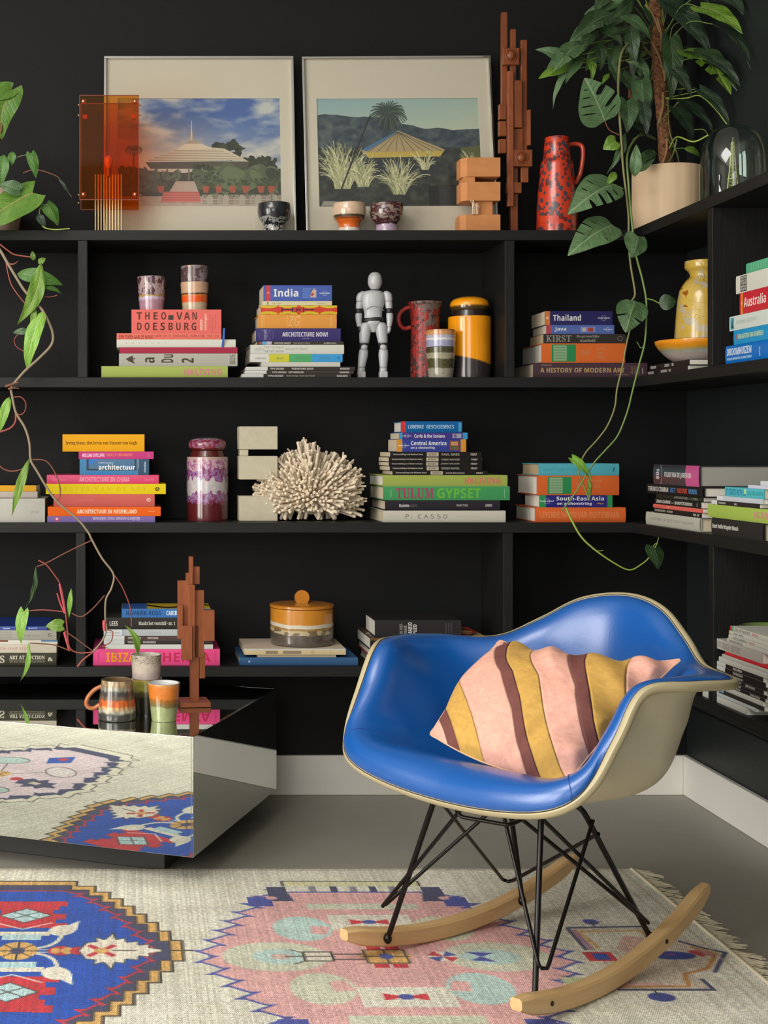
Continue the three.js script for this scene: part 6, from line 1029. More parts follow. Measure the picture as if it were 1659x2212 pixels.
{
  const d = 3.90, s = 3024 / d, t = thing('wooden_sculpture', 'tall teak relief of upright sticks with two round bosses on the top shelf', 'sculpture', at(1108, 0, d).setY(SHELF[0]));
  const X = (c) => (960 + c / 4.424 - 1108) / s, Y = (c) => (967 - (10 + c / 4.424)) / s + 1 - SHELF[0];
  const rows = [[545, 600, 75, 960, 0, 1], [628, 678, 240, 740, .004, 0], [727, 785, 340, 1420, .002, 1], [545, 700, 430, 590, .014, 1], [585, 640, 655, 1940, .020, 2], [650, 725, 740, 1190, .016, 0], [780, 812, 1015, 1355, .012, 2], [515, 582, 960, 1105, .008, 3], [510, 582, 1122, 1265, .010, 3], [515, 582, 1290, 1425, .006, 3], [640, 740, 1195, 1400, .008, 3], [640, 820, 1400, 1560, .018, 1], [725, 795, 1560, 1705, .006, 2], [580, 720, 1710, 1812, .016, 3]];
  const mats = [M_teak, M_teak, M_cherry, M_teak];
  for (const [a, b, c, e, z, m] of rows) part(c === 430 || c === 1400 ? 'boss_block' : 'stick', boxUV(span(X(a), X(b), Y(e), Y(c), -.012 + z, .004 + z, .0015), 5, 'y'), mats[m], t);
  for (const [a, b, z] of [[622, 500, .018], [718, 1478, .022]]) { part('boss', new THREE.SphereGeometry(.0135, 28, 18).scale(1, 1, .7).translate(X(a), Y(b), z), M_teak, t); part('boss_ring', new THREE.TorusGeometry(.0155, .0022, 10, 36).translate(X(a), Y(b), z + .0005), M_teak, t); }
  part('post', boxUV(span(X(632), X(698), .0004, Y(1560), -.012, .006, .0015), 5, 'y'), M_teak, t);
  part('foot', boxUV(rbox(.07, .008, .06, .001, X(665), .0044, -.004), 5, 'x'), M_teak, t);
}
{
  const d = 3.535, s = 3024 / d, t = thing('wooden_sculpture', 'stepped cherry wood block sculpture on a square foot on the mirror table', 'sculpture', at(419, 0, d).setY(TB.y1 + .0003), .1);
  const X = (c) => (c / 2 - 419) / s, Y = (c) => (967 - (1120 + c / 2)) / s + 1 - TB.y1;
  const rows = [[818, 834, 165, 330, 0], [835, 864, 210, 285, -.008], [803, 830, 235, 320, .006], [768, 818, 268, 515, .004], [808, 838, 285, 600, .014], [834, 880, 310, 600, .004], [764, 784, 370, 515, .018], [876, 924, 395, 527, .010], [780, 824, 458, 605, .022], [860, 885, 580, 690, .002]];
  rows.forEach(([a, b, c, e, z]) => part('block', boxUV(span(X(a), X(b), Y(e), Y(c), -.016 + z, .006 + z, .001), 5, 'y'), M_cherry, t));
  part('post', boxUV(span(X(820), X(858), .01, Y(460), -.010, .010, .001), 5, 'y'), M_cherry, t);
  part('foot', boxUV(span(-.0385, .0385, .0002, .0125, -.05, .032, .0015), 5, 'x'), M_cherry, t);
}
// ---------------------------------------------------------------- coral
{
  const d = 3.90, s = 3024 / d, t = thing('coral', 'bushy cream branching coral before the cream blocks', 'coral', at(664, 0, d).setY(SHELF[2]));
  const cm = std(0xffffff, .85, { map: paint(128, 128, (u, v) => mix3([214, 196, 168], [232, 218, 196], fbm(u * 16, v * 16, 161, 3, 16, 16))) }), tip = std(0xe2d8c6, .85);
  const g = [], gt = []; reseed(171);
  const c0 = V3(.004, .062, 0), N = 620;
  for (let i = 0; i < N; i++) {
    const f = (i + .5) / N, th = Math.acos(1 - 1.38 * f), ph = i * 2.39996;
    const dir = V3(Math.sin(th) * Math.cos(ph) * 1.12, Math.cos(th) * 1.0, Math.sin(th) * Math.sin(ph) * .72).normalize();
    // gap on the upper right, long spray on top and right
    const az = Math.atan2(dir.x, dir.y);
    let R = .128 + .03 * Math.max(0, Math.abs(dir.x) - .5) + rr(-.014, .014) + (Math.abs(az - .0) < .22 ? .024 : 0) + (az > .5 && az < 1.3 ? .012 : 0);
    if (az > .2 && az < .36 && dir.z > -.4) R *= .78;
    R *= lerp(1, .56, Math.max(0, dir.z));
    const a = c0.clone().addScaledVector(dir, R * .42), b = c0.clone().addScaledVector(dir, R).add(V3(rr(-.006, .006), rr(-.004, .006), rr(-.005, .005)));
    if (b.y < .012) b.y = .012 + rnd() * .01; if (a.y < .02) a.y = .02;
    const m = a.clone().lerp(b, .55).add(V3(rr(-.004, .004), rr(-.004, .004), rr(-.004, .004)));
    g.push(tube([a, m, b], .0052, { n: 5, sides: 6, r2: .0042 }), new THREE.SphereGeometry(.0048, 8, 6).translate(b.x, b.y, b.z));
    if (rnd() < .55) { const q = b.clone().addScaledVector(dir, -.012), e = q.clone().add(V3(rr(-.014, .014), rr(-.004, .012), rr(-.01, .01)).addScaledVector(dir, .012)); if (e.y > .01) g.push(tube([q, q.clone().lerp(e, .5), e], .003, { n: 3, sides: 5, r2: .0026 }), new THREE.SphereGeometry(.0029, 6, 4).translate(e.x, e.y, e.z)); }
  }
  const br = part('branches', g, cm, t, 'finger-like coral branches'); br.userData.kind = 'stuff';
  const core = new THREE.IcosahedronGeometry(.07, 4).scale(1.0, .75, .62).translate(.004, .068, 0); part('core', core, cm, t);
  const ft = []; for (let i = 0; i < 22; i++) { const a = rr(-.075, .085), z = rr(-.03, .04); ft.push(tube([V3(a * .7, .05, z * .6), V3(a * .95, .022, z), V3(a + rr(-.008, .008), .0045, z)], .009, { n: 6, sides: 7, r2: .0042 })); }
  for (const x of [-.062, .07]) ft.push(tube([V3(x * .8, .04, .01), V3(x, .015, .02), V3(x * 1.05, .005, .025)], .015, { n: 6, sides: 8, r2: .006 }));
  part('base_crust', ft, cm, t);
}
// ---------------------------------------------------------------- glass dome with its tower
{
  const X = 1.462, px = 1583, d = X * F / (px - CX), p = V3(X, SHELF[0], DW - d);
  const t = thing('glass_dome', 'clear glass bell dome over a small metal tower', 'dome', p);
  const R = .0755, Hh = (967 - 271) * d / F + 1 - SHELF[0];
  const prof = [[R, 0], [R, Hh * .25], [R * .995, Hh * .5], [R * .93, Hh * .72], [R * .72, Hh * .9], [R * .4, Hh * .98], [R * .12, Hh], [.0004, Hh]];
  const sp = smoothLine(prof.map(([a, b]) => V3(a, b, 0)), 6, false);
  const lath = (off) => sp.map((q) => { const row = []; for (let k = 0; k < 64; k++) { const a = k / 64 * 6.28318; const r = Math.max(.0003, q.x - off); row.push(V3(Math.cos(a) * r, Math.max(0, q.y - (q.x < R * .9 ? off : 0)), -Math.sin(a) * r)); } return row; });
  part('glass', sheet(lath(0), { closed: true }), new THREE.MeshPhysicalMaterial({ color: 0xe4f2ec, transmission: 1, thickness: 0, roughness: .0, ior: 1.75, side: THREE.DoubleSide }), t, 'clear rounded glass');
  part('rim', new THREE.TorusGeometry(R - .001, .0016, 8, 64).rotateX(Math.PI / 2).translate(0, .0016, 0), phys(0xa9c4b6, .1, { transmission: .5, thickness: 0 }), t);
  const e = thing('tower_souvenir', 'small pale gold lattice tower standing inside the glass dome', 'souvenir', p.clone(), .5);
  const gold = phys(0xd8cf96, .42, { metalness: .35 }), HT = (967 - 297) * d / F + 1 - SHELF[0], k = HT / .3, leg = [], lat = [];
  const hw = (y) => .0125 * k * Math.pow(1 - y, 2.0) + .0042 * (1 - y) + .0016;     // half width against height share
  for (const sx of [-1, 1]) for (const sz of [-1, 1]) { const pts = []; for (let i = 0; i <= 16; i++) { const y = i / 16 * .93; pts.push(V3(sx * hw(y), y * HT + .001, sz * hw(y))); } leg.push(tube(pts, .0022, { n: 32, sides: 5, r2: .0013 })); }
  for (let i = 0; i < 18; i++) { const y0 = .03 + i * .05, y1 = y0 + .05, a = hw(y0), b = hw(Math.min(.93, y1)); for (const [u, v] of [[1, 0], [-1, 0], [0, 1], [0, -1]]) { const A = (s, w, y) => V3(u ? u * w : s * w, y * HT, v ? v * w : s * w); if (y1 < .95) lat.push(rod(A(-1, a, y0), A(1, b, y1), .0006, 4), rod(A(1, a, y0), A(-1, b, y1), .0006, 4)); } }
  part('legs', leg, gold, e); part('lattice', lat, gold, e);
  for (const [y, o] of [[.19, .0035], [.4, .0025], [.9, .0015]]) part('platform', rbox(2 * hw(y) + 2 * o, .0032, 2 * hw(y) + 2 * o, .0006, 0, y * HT, 0), gold, e);
  part('spire', rod(V3(0, .9 * HT, 0), V3(0, HT, 0), .0009, 8), gold, e);
  for (const [u, v] of [[1, 0], [-1, 0], [0, 1], [0, -1]]) { const w = hw(.02); part('arch', tube([0, 1, 2, 3, 4, 5, 6].map((i) => { const a = i / 6 * Math.PI, s = Math.cos(a) * w * .72; return V3(u ? u * w * .9 : s, Math.sin(a) * .13 * HT + .004, v ? v * w * .9 : s); }), .0009, { sides: 5, n: 18 }), gold, e); }
  part('plinth', rbox(.05 * k + 2 * hw(0) * .4, .004, .05 * k + 2 * hw(0) * .4, .0008, 0, .002, 0), gold, e);
}
// ---------------------------------------------------------------- plain white jointed toy figure
{
  const d = 3.87, s = 3024 / d, t = thing('toy_figure', 'white jointed toy figure with black joints standing between books and pitcher', 'toy', at(807, 0, d).setY(SHELF[1]), -.08);
  const X = (p) => (p - 807) / s, Y = (p) => (967 - p) / s + 1 - SHELF[1];
  const wm = phys(0xb2b3b5, .35, { clearcoat: .2 }), bm = std(0x1d1d1f, .5);
  const limb = (name, rows, mat, sx = 1, sz = .9) => { // rows: [px x, px y, radius px, z]
    const P = rows.map(([x, y, r, z = 0]) => { const row = []; for (let k = 0; k < 20; k++) { const a = k / 20 * 6.28318; row.push(V3(X(x) + Math.cos(a) * r * sx / s, Y(y), z - Math.sin(a) * r * sz / s)); } return row; });
    const cap = (r) => { const m = r.reduce((q, v) => q.add(v), V3(0, 0, 0)).multiplyScalar(1 / r.length); return r.map(() => m.clone()); };
    const sm = []; for (let i = 0; i < 20; i++) sm.push(smoothLine(P.map((r) => r[i]), 4, false));
    const R = []; for (let i = 0; i < sm[0].length; i++) R.push(sm.map((c) => c[i]));
    return part(name, sheet([cap(R[0]), ...R, cap(R[R.length - 1])], { closed: true, flip: true }), mat, t);
  };
  limb('head', [[810, 587.5, 2], [810, 590, 9], [810, 597, 14], [810, 606, 15.5], [810, 614, 15], [810, 621, 12], [810, 626, 8]], wm, 1, 1.05);
  limb('neck', [[809, 622, 7], [808, 634, 8]], bm);
  limb('torso', [[806, 627, 9], [806, 630, 19], [806, 638, 25], [806, 652, 25], [806, 662, 23], [806, 672, 20], [806, 682, 19], [806, 690, 20], [806, 695, 18]], wm, 1, .62);
  limb('waist_band', [[807, 686, 20], [807, 690, 22], [807, 696, 21], [807, 699, 17]], bm, 1, .6);
  limb('pelvis', [[807, 694, 19], [807, 700, 18], [807, 710, 11], [807, 718, 5]], wm, 1, .72);
  for (const k of [-1, 1]) {
    const c = k < 0;
    limb('shoulder', [[c ? 785 : 834, 629, 4], [c ? 782 : 836, 634, 9], [c ? 779 : 838, 643, 9.5], [c ? 778 : 839, 652, 8]], wm);
    limb('upper_arm', [[c ? 779 : 838, 645, 7.5], [c ? 777 : 839.5, 658, 8], [c ? 776 : 840.5, 668, 7]], wm);
    limb('elbow_joint', [[c ? 776 : 840.5, 667, 7.4], [c ? 775.5 : 841, 672, 7.8], [c ? 775.5 : 841, 677, 7]], bm);
    limb('forearm', [[c ? 775.5 : 841, 676, 7], [c ? 775 : 841.5, 686, 7.4], [c ? 776 : 841, 698, 6.2], [c ? 777 : 840, 706, 5.4]], wm);
    limb('hand', [[c ? 777 : 840, 705, 4], [c ? 777.5 : 840, 711, 5.4], [c ? 779 : 839, 717, 4.4], [c ? 780 : 838, 721, 2]], c ? bm : wm, .9, 1.2);
    limb('thigh', [[c ? 793 : 821, 697, 10], [c ? 790 : 823, 706, 12.5], [c ? 788 : 825, 725, 12], [c ? 787 : 827, 742, 10]], wm);
    limb('knee_joint', [[c ? 787 : 827, 741, 10], [c ? 786.5 : 827.5, 747, 10.6], [c ? 786 : 828, 752, 10], [c ? 786 : 828, 756, 8]], bm);
    limb('knee_pad', [[c ? 787 : 827, 744, 5, .006], [c ? 786.5 : 827.5, 750, 7.5, .0075], [c ? 786 : 828, 757, 5.5, .006]], wm, 1, .8);
    limb('shin', [[c ? 786 : 828, 754, 9], [c ? 785 : 828, 766, 10.5], [c ? 783 : 828, 780, 9.5], [c ? 781 : 828, 795, 8]], wm);
    const fx = c ? 780 : 827; part('foot', rbox(18 / s, 15 / s, 32 / s, .004, X(fx), 15 / s / 2 + .0004, .006), wm, t);
    limb('ankle', [[c ? 781 : 828, 794, 8], [c ? 780.5 : 827.5, 806, 8.6]], wm);
  }
  part('chest_line', tube([V3(X(784), Y(672), .0155), V3(X(806), Y(663), .0195), V3(X(828), Y(672), .0155)], .0008, { sides: 5 }), std(0x8a8b8d, .6), t);
}
// green dish on the magazines
{
  const p = V3(1.462, 0, DW - 3.18); const top = EYE + (CY - 1368) / F * 3.255; p.y = top;
  vessel('dish', 'shiny olive green dish on top of the magazine pile', 'dish', undefined, p, [[.045, 0], [.05, .003], [.068, .01], [.078, .018], [.081, .024]], glaze([[0, 0x55663a], [.5, 0x6c7f42], [1, 0x9aa860]], 0x7c8e4c, 181, {}), { rough: .12 });
}
// ---------------------------------------------------------------- plants
const leafTex = (a, b, vein, s) => paint(128, 256, (u, v) => {
  const x = Math.abs(u - .5) * 2, k = v * 9 - x * 2.2, vv = Math.abs(k - Math.round(k)), mid = x < .035 ? .9 : 0, lat = Math.exp(-((vv / .06) ** 2)) * .45 * (1 - x * .6), n = fbm(u * 9, v * 12, s, 4);
  return mix3(mix3(hex(a), hex(b), clamp(n * 1.3 - .15)), hex(vein), Math.max(mid, lat));
}, { wrap: false });
const leafBump = paint(128, 256, (u, v) => { const x = Math.abs(u - .5) * 2, k = v * 9 - x * 2.2, vv = Math.abs(k - Math.round(k)); return .7 - .5 * Math.exp(-((vv / .1) ** 2)) * (1 - x * .5) - .4 * Math.exp(-((x / .06) ** 2)); }, { srgb: false, wrap: false });
const leafM = (map, color = 0xffffff, rough = .42) => new THREE.MeshPhysicalMaterial({ color, map, roughness: rough, transmission: .22, thickness: 0, side: THREE.DoubleSide, bumpMap: leafBump, bumpScale: .0012, clearcoat: .12, clearcoatRoughness: .4 });
const LM = {
  deep: leafM(leafTex(0x2e4628, 0x425e36, 0x64805a, 1)),
  mid: leafM(leafTex(0x42603a, 0x587a4c, 0x7c966c, 2)),
  pale: leafM(leafTex(0x56784c, 0x6f9062, 0x96ae84, 3)),
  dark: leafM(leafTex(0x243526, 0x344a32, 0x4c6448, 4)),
  lime: leafM(leafTex(0x5f8a26, 0x86ac3e, 0xb0c070, 5)),
  fresh: leafM(leafTex(0x3c6a22, 0x588a34, 0x86a858, 8)),
  bright: leafM(leafTex(0x6ca62e, 0x9cc850, 0xc2d88a, 6)),
  waxy: leafM(leafTex(0x46741e, 0x6a9430, 0xa08a5a, 7)),
};
/* leaf from base B to tip T. w: width over length; up: which way its face looks; fold: valley along the midrib; arch: bow along its length;
   shape: 'heart' | 'oval' | 'lance'; cuts: lateral slits as share of rows */
function leafGeo(B, T, { w = .5, face = V3(0, .15, 1), fold = .18, arch = .12, roll = 0, shape = 'oval', cuts = 0, twist = 0, sway = 0 } = {}) {
  const ax = T.clone().sub(B), L = ax.length(); ax.normalize();
  let n = face.clone().addScaledVector(ax, -face.dot(ax)).normalize(); n.applyAxisAngle(ax, roll);
  const side = new THREE.Vector3().crossVectors(ax, n).normalize();
  const rows = cuts ? 42 : 18, cols = cuts ? 8 : 5;
  const half = (v) => shape === 'heart' ? Math.pow(Math.sin(Math.PI * Math.pow(clamp(v * .97 + .03), .52)), .8) : shape === 'lance' ? Math.pow(Math.sin(Math.PI * Math.pow(v, .75)), 1.1) : Math.pow(Math.sin(Math.PI * Math.pow(v, .68)), .75);
  const pos = [], uv = [], idx = [], C = 2 * cols + 1;
  for (let i = 0; i <= rows; i++) {
    const v = i / rows, h = half(v) * w * L / 2;
    for (let j = 0; j < C; j++) {
      const s = (j - cols) / cols, a = Math.abs(s);
      const back = shape === 'heart' ? .16 * Math.max(0, 1 - v * 3.2) * a : 0;       // lobes reach behind the stalk
      const fwd = (cuts ? .16 : .05) * a * half(v) * (1 - v);
      const along = (v + fwd - back) * L, tw = twist * v;
      const p = B.clone().addScaledVector(ax, along)
        .addScaledVector(side, (s * h) * Math.cos(tw) + sway * L * Math.sin(v * Math.PI)).addScaledVector(n, fold * a * h * (1 - .5 * a) * 1.4 + arch * L * Math.sin(v * Math.PI) - arch * .8 * L * v * v + s * h * Math.sin(tw) + .012 * L * Math.sin(v * 14 + s * 3) * a);
      pos.push(p.x, p.y, p.z); uv.push(.5 + s * .5, v);
    }
  }
  const split = new Set();
  if (cuts) for (let c = 0; c < cuts; c++) { const r = Math.round(rows * (.14 + .66 * (c + .5) / cuts)); for (const sg of [-1, 1]) { const open = hash2(c, sg + 3, Math.round(L * 9999)), a0 = .22 + .16 * open, a1 = open > .45 ? 2 : .86; for (let q = 0; q < cols; q++) { const s = (q + .5) / cols; if (s > a0 && s < a1) { split.add(sg + ':' + r + ':' + q); if (s > .4) split.add(sg + ':' + (r + 1) + ':' + q); } } } }
  for (let i = 0; i < rows; i++) for (let j = 0; j < C - 1; j++) {
    const left = j < cols, q = left ? cols - 1 - j : j - cols;
    if (split.has((left ? -1 : 1) + ':' + i + ':' + q)) continue;
    const a = i * C + j, b = a + 1, c = a + C, d = c + 1; idx.push(a, b, c, b, d, c);
  }
  const g = new THREE.BufferGeometry();
  g.setAttribute('position', new THREE.Float32BufferAttribute(pos, 3)); g.setAttribute('uv', new THREE.Float32BufferAttribute(uv, 2)); g.setIndex(idx); g.computeVertexNormals();
  return g;
}
/* a split leaf: each half is an outline with narrow clefts running in towards the midrib. slits: [side, place along the leaf, how far in (1 = to the margin only), width] */
function cutLeafGeo(B, T, { w = .6, face = V3(0, .3, 1), fold = .15, arch = .08, slits = [], slant = .3, holes = [] } = {}) {
  const ax = T.clone().sub(B), L = ax.length(); ax.normalize();
  const n = face.clone().addScaledVector(ax, -face.dot(ax)).normalize(), side = new THREE.Vector3().crossVectors(ax, n).normalize();
  const half = (v) => Math.pow(Math.sin(Math.PI * Math.pow(clamp(v * .975 + .025), .56)), .78) * w / 2;
  const pos = [], uv = [], idx = [];
  const place = (x, y) => {                                                          // x across, y along, shares of the length
    const a = Math.abs(x) / (w / 2), v = clamp(y);
    const p = B.clone().addScaledVector(ax, y * L).addScaledVector(side, x * L).addScaledVector(n, L * (fold * Math.abs(x) * (1 - .5 * a) + arch * Math.sin(v * Math.PI) - arch * .8 * v * v + .008 * Math.sin(v * 15 + x * 9) * a));
    pos.push(p.x, p.y, p.z); uv.push(.5 + x / w, v); return pos.length / 3 - 1;
  };
  for (const sg of [-1, 1]) {
    const out = [], N = 40, mine = slits.filter((q) => q[0] === sg).sort((a, b) => a[1] - b[1]);
    const edge = (v) => [half(v), v + .13 * half(v) * (1 - v) - .10 * Math.max(0, 1 - v * 3.4) * half(v) * 2];
    let k = 0;
    for (let i = 0; i <= N; i++) {
      const v = i / N;
      if (k < mine.length && v >= mine[k][1]) {
        const [, v0, inn, wd] = mine[k], h = half(v0), m0 = v0 - slant * h;           // the cleft starts on the midrib side at m0
        const at2 = (f, o) => [h * f, lerp(m0, edge(v0)[1], f) + o];
        out.push(edge(v0 - wd / 2)); for (const f of [.85, .65, .48]) if (f > inn) out.push(at2(f, -wd * .5 * (.35 + .6 * f)));
        out.push(at2(inn, -wd * .14), at2(inn - .03, 0), at2(inn, wd * .14)); for (const f of [.48, .65, .85]) if (f > inn) out.push(at2(f, wd * .5 * (.35 + .6 * f))); out.push(edge(v0 + wd / 2));
        k++; i = Math.ceil((v0 + wd / 2 + .004) * N) - 1; continue;
      }
      out.push(edge(v));
    }
    const mid = []; for (let i = 1; i < 16; i++) mid.push([0.0001, 1 - i / 16]);
    const contour = [[0.0001, 0], ...out, ...mid].map(([a, b]) => new THREE.Vector2(a, b));
    const hs = holes.filter((q) => q[0] === sg).map(([, v0, a, b, wd]) => { const h = half(v0), m0 = v0 - slant * h, P = (f, o) => new THREE.Vector2(h * f, lerp(m0, edge(v0)[1], f) + o); return [P(a, 0), P(lerp(a, b, .3), wd / 2), P(lerp(a, b, .75), wd / 2), P(b, 0), P(lerp(a, b, .75), -wd / 2), P(lerp(a, b, .3), -wd / 2)].reverse(); });
    const f = THREE.ShapeUtils.triangulateShape(contour, hs), all = [...contour, ...hs.flat()], ids = all.map((q) => place(q.x * sg, q.y));
    for (const [a, b, c] of f) sg > 0 ? idx.push(ids[a], ids[b], ids[c]) : idx.push(ids[a], ids[c], ids[b]);
  }
  const g = new THREE.BufferGeometry();
  g.setAttribute('position', new THREE.Float32BufferAttribute(pos, 3)); g.setAttribute('uv', new THREE.Float32BufferAttribute(uv, 2)); g.setIndex(idx); g.computeVertexNormals();
  return g;
}
const stemM = { green: phys(0x6f8a46, .45), olive: phys(0x7d7a4c, .5), bark: phys(0x8d7e66, .6), red: phys(0x8e4438, .42), pink: phys(0xc2505a, .4), brown: phys(0x7a4a34, .6), lime: phys(0x98b04a, .45) };

// --- potted climber on the corner shelf
{
  const X0 = 1.475, dP = 3.875, base = V3(X0, SHELF[0], DW - dP);
  const t = thing('potted_climber', 'split-leaved climber on a bark pole in a beige pot, vines trailing over the shelves', 'plant', base);
  const P = (px, py, d) => at(px, py, px > 1480 ? Math.min(d, 1.572 * F / (px - CX)) : d).sub(base);   // kept clear of the right wall
  const potTex = paint(256, 256, (u, v) => mix3([220, 188, 150], [232, 202, 166], fbm(u * 6, v * 6, 201, 4, 6, 0)));
  const prof = [[.0003, 0], [.088, 0], [.0915, .003], [.0928, .03], [.0928, .15], [.0926, .1795], [.0915, .182], [.0895, .1815], [.0885, .178], [.0880, .15], [.0003, .15]];
  part('pot', (() => { const rows = prof.map(([r, y]) => { const q = []; for (let k = 0; k < 72; k++) { const a = k / 72 * 6.28318; q.push(V3(Math.cos(a) * r, y, -Math.sin(a) * r)); } return q; }); return toCreasedNormals(sheet(rows, { closed: true }), .7); })(), phys(0xffffff, .6, { map: potTex }), t, 'smooth beige pot');
  const soilB = paint(128, 128, (u, v) => fbm(u * 14, v * 14, 203, 4, 14, 14), { srgb: false });
  part('soil', new THREE.CircleGeometry(.088, 40).rotateX(-Math.PI / 2).translate(0, .165, 0), std(0x2c2018, .95, { bumpMap: soilB, bumpScale: .01 }), t);
  const barkT = paint(256, 512, (u, v) => { const a = Math.abs(Math.sin((u * 4 + v * 9) * Math.PI)), b = Math.abs(Math.sin((u * 4 - v * 9) * Math.PI)), n = fbm(u * 20, v * 60, 205, 4, 20, 0); return mix3([92, 56, 36], [176, 122, 80], clamp(n * 1.2 - .2 + .25 * Math.max(1 - a * 5, 1 - b * 5, 0))); });
  const barkB = paint(256, 512, (u, v) => { const a = Math.abs(Math.sin((u * 4 + v * 9) * Math.PI)), b = Math.abs(Math.sin((u * 4 - v * 9) * Math.PI)); return .4 * fbm(u * 20, v * 60, 207, 3, 20, 0) + .6 * Math.max(1 - a * 4, 1 - b * 4, 0); }, { srgb: false });
  const barkM = std(0xffffff, .9, { map: barkT, bumpMap: barkB, bumpScale: .006 });
  { const g = tube([P(1441, 372, 3.90), P(1434, 260, 3.90), P(1423, 130, 3.90), P(1417, -60, 3.90)], .019, { n: 140, sides: 28 }), p = g.attributes.position, nn = g.attributes.normal, uv = g.attributes.uv; for (let i = 0; i < p.count; i++) { const k = .0055 * (fbm(uv.getX(i) * 70, uv.getY(i) * 8, 211, 3, 0, 8) - .45); p.setXYZ(i, p.getX(i) + nn.getX(i) * k, p.getY(i) + nn.getY(i) * k, p.getZ(i) + nn.getZ(i) * k); } g.computeVertexNormals(); for (let i = 0; i < uv.count; i++) uv.setXY(i, uv.getY(i), uv.getX(i) * 2.2); part('bark_pole', g, barkM, t, 'brown fibre climbing pole'); }
  part('bark_pole', tube([P(1362, 212, 3.86), P(1364, 150, 3.86), P(1366, 40, 3.87)], .0065, { n: 30, sides: 10 }), barkM, t);
  for (const [a, b] of [[[1395, 10, 3.88], [1425, 70, 3.875]], [[1408, 90, 3.88], [1436, 165, 3.875]], [[1428, 140, 3.876], [1436, 175, 3.876]], [[1432, 200, 3.878], [1424, 262, 3.878]], [[1420, 40, 3.878], [1428, 110, 3.876]], [[1440, 300, 3.879], [1432, 352, 3.878]]]) part('bark_strip', tube([P(...a), P((a[0] + b[0]) / 2 + 4, (a[1] + b[1]) / 2, a[2] - .004), P(...b)], .0032, { n: 14, sides: 6 }), phys(0xa8835a, .8), t);
  const stem = (pts, r, m = stemM.green, r2) => part('stem', tube(pts.map(([x, y, d]) => P(x, y, d ?? 3.7)), r, { n: Math.max(20, pts.length * 7), sides: 8, r2 }), m, t);
  stem([[1408, 120, 3.86], [1375, 90, 3.80], [1345, 110, 3.74], [1336, 170, 3.71], [1337, 230], [1342, 300], [1346, 360], [1353, 420], [1358, 470], [1358, 520], [1362, 570], [1371, 625], [1371, 640], [1364, 652], [1372, 664], [1364, 700], [1354, 740], [1345, 790], [1333, 840], [1328, 880], [1312, 920], [1290, 950], [1268, 974], [1258, 990]], .0036, stemM.olive, .0022);
  stem([[1415, 300, 3.86], [1385, 290, 3.78], [1356, 330, 3.72], [1358, 400], [1364, 470], [1373, 545], [1388, 605], [1396, 650], [1396, 700], [1392, 745], [1380, 790], [1365, 850], [1358, 880], [1346, 915], [1332, 945], [1310, 970], [1283, 1000], [1264, 1030], [1246, 1060], [1214, 1103]], .0034, stemM.green, .002);
  stem([[1222, 1096], [1238, 1130], [1256, 1160], [1282, 1185], [1320, 1212], [1358, 1231], [1384, 1220], [1404, 1202], [1420, 1172], [1426, 1140]], .0030, stemM.lime, .0012);
  stem([[1258, 990], [1250, 1020], [1262, 1052], [1272, 1078]], .002, stemM.green); stem([[1274, 1020], [1278, 1050], [1272, 1080]], .0018, stemM.green);
  stem([[1396, 645], [1410, 648], [1424, 655]], .0014, stemM.lime); stem([[1392, 745], [1385, 752], [1378, 742], [1376, 738]], .0011); stem([[1280, 1186], [1292, 1190], [1303, 1189]], .001, stemM.lime);
  const leaf = (b, e, m, o = {}) => part('leaf', leafGeo(P(...b), P(...e), o), LM[m], t);
  // the trailing leaves, nearest the camera
  const cut = (b, e, m, o) => part('leaf', cutLeafGeo(P(...b), P(...e), o), LM[m], t);
  cut([1306, 262, 3.69], [1264, 168, 3.66], 'pale', { w: .92, face: V3(-.1, .1, 1), fold: .1, arch: .04, slits: [[1, .36, .3, .13], [1, .66, .22, .2]], holes: [[-1, .34, .18, .88, .028], [-1, .5, .15, .9, .03], [-1, .66, .2, .85, .025], [1, .22, .3, .8, .02], [-1, .8, .2, .7, .02]] });
  stem([[1306, 260, 3.69], [1316, 280, 3.70], [1338, 292, 3.70]], .0016, stemM.brown);
  cut([1326, 398, 3.70], [1229, 456, 3.64], 'pale', { w: .62, face: V3(-.2, .45, 1), fold: .18, arch: .1, slits: [[-1, .34, .2, .07], [-1, .5, .18, .08], [-1, .67, .25, .07]], holes: [[-1, .22, .25, .85, .025], [1, .4, .4, .85, .018], [1, .58, .35, .8, .02]] });
  stem([[1326, 398], [1338, 404], [1346, 408]], .0016);
  cut([1323, 486, 3.70], [1229, 546, 3.64], 'pale', { w: .58, face: V3(-.2, .5, 1), fold: .2, arch: .09, slits: [[1, .44, .35, .03], [1, .62, .4, .025]], holes: [[1, .3, .4, .85, .018], [-1, .4, .5, .9, .015]] });
  stem([[1323, 486], [1338, 504], [1352, 512]], .0014, stemM.brown);
  leaf([1378, 510, 3.68], [1366, 556, 3.66], 'pale', { w: 1.05, shape: 'heart', face: V3(.25, .3, 1), fold: -.25, arch: .05 });
  cut([1371, 650, 3.69], [1352, 716, 3.66], 'mid', { w: .86, face: V3(-.2, .3, 1), fold: -.25, slits: [[1, .55, .3, .06], [-1, .6, .35, .06]] });
  leaf([1423, 656, 3.70], [1462, 650, 3.69], 'deep', { w: .95, shape: 'oval', face: V3(0, .1, 1), fold: .1 });
  leaf([1330, 305, 3.70], [1303, 322, 3.70], 'lime', { w: 1.1, shape: 'heart', face: V3(0, .1, 1) });
  leaf([1371, 382, 3.72], [1375, 311, 3.71], 'pale', { w: .36, shape: 'oval', face: V3(-.3, .1, 1) });
  leaf([1380, 372, 3.78], [1414, 318, 3.82], 'mid', { w: .40, face: V3(-.2, .5, 1) });
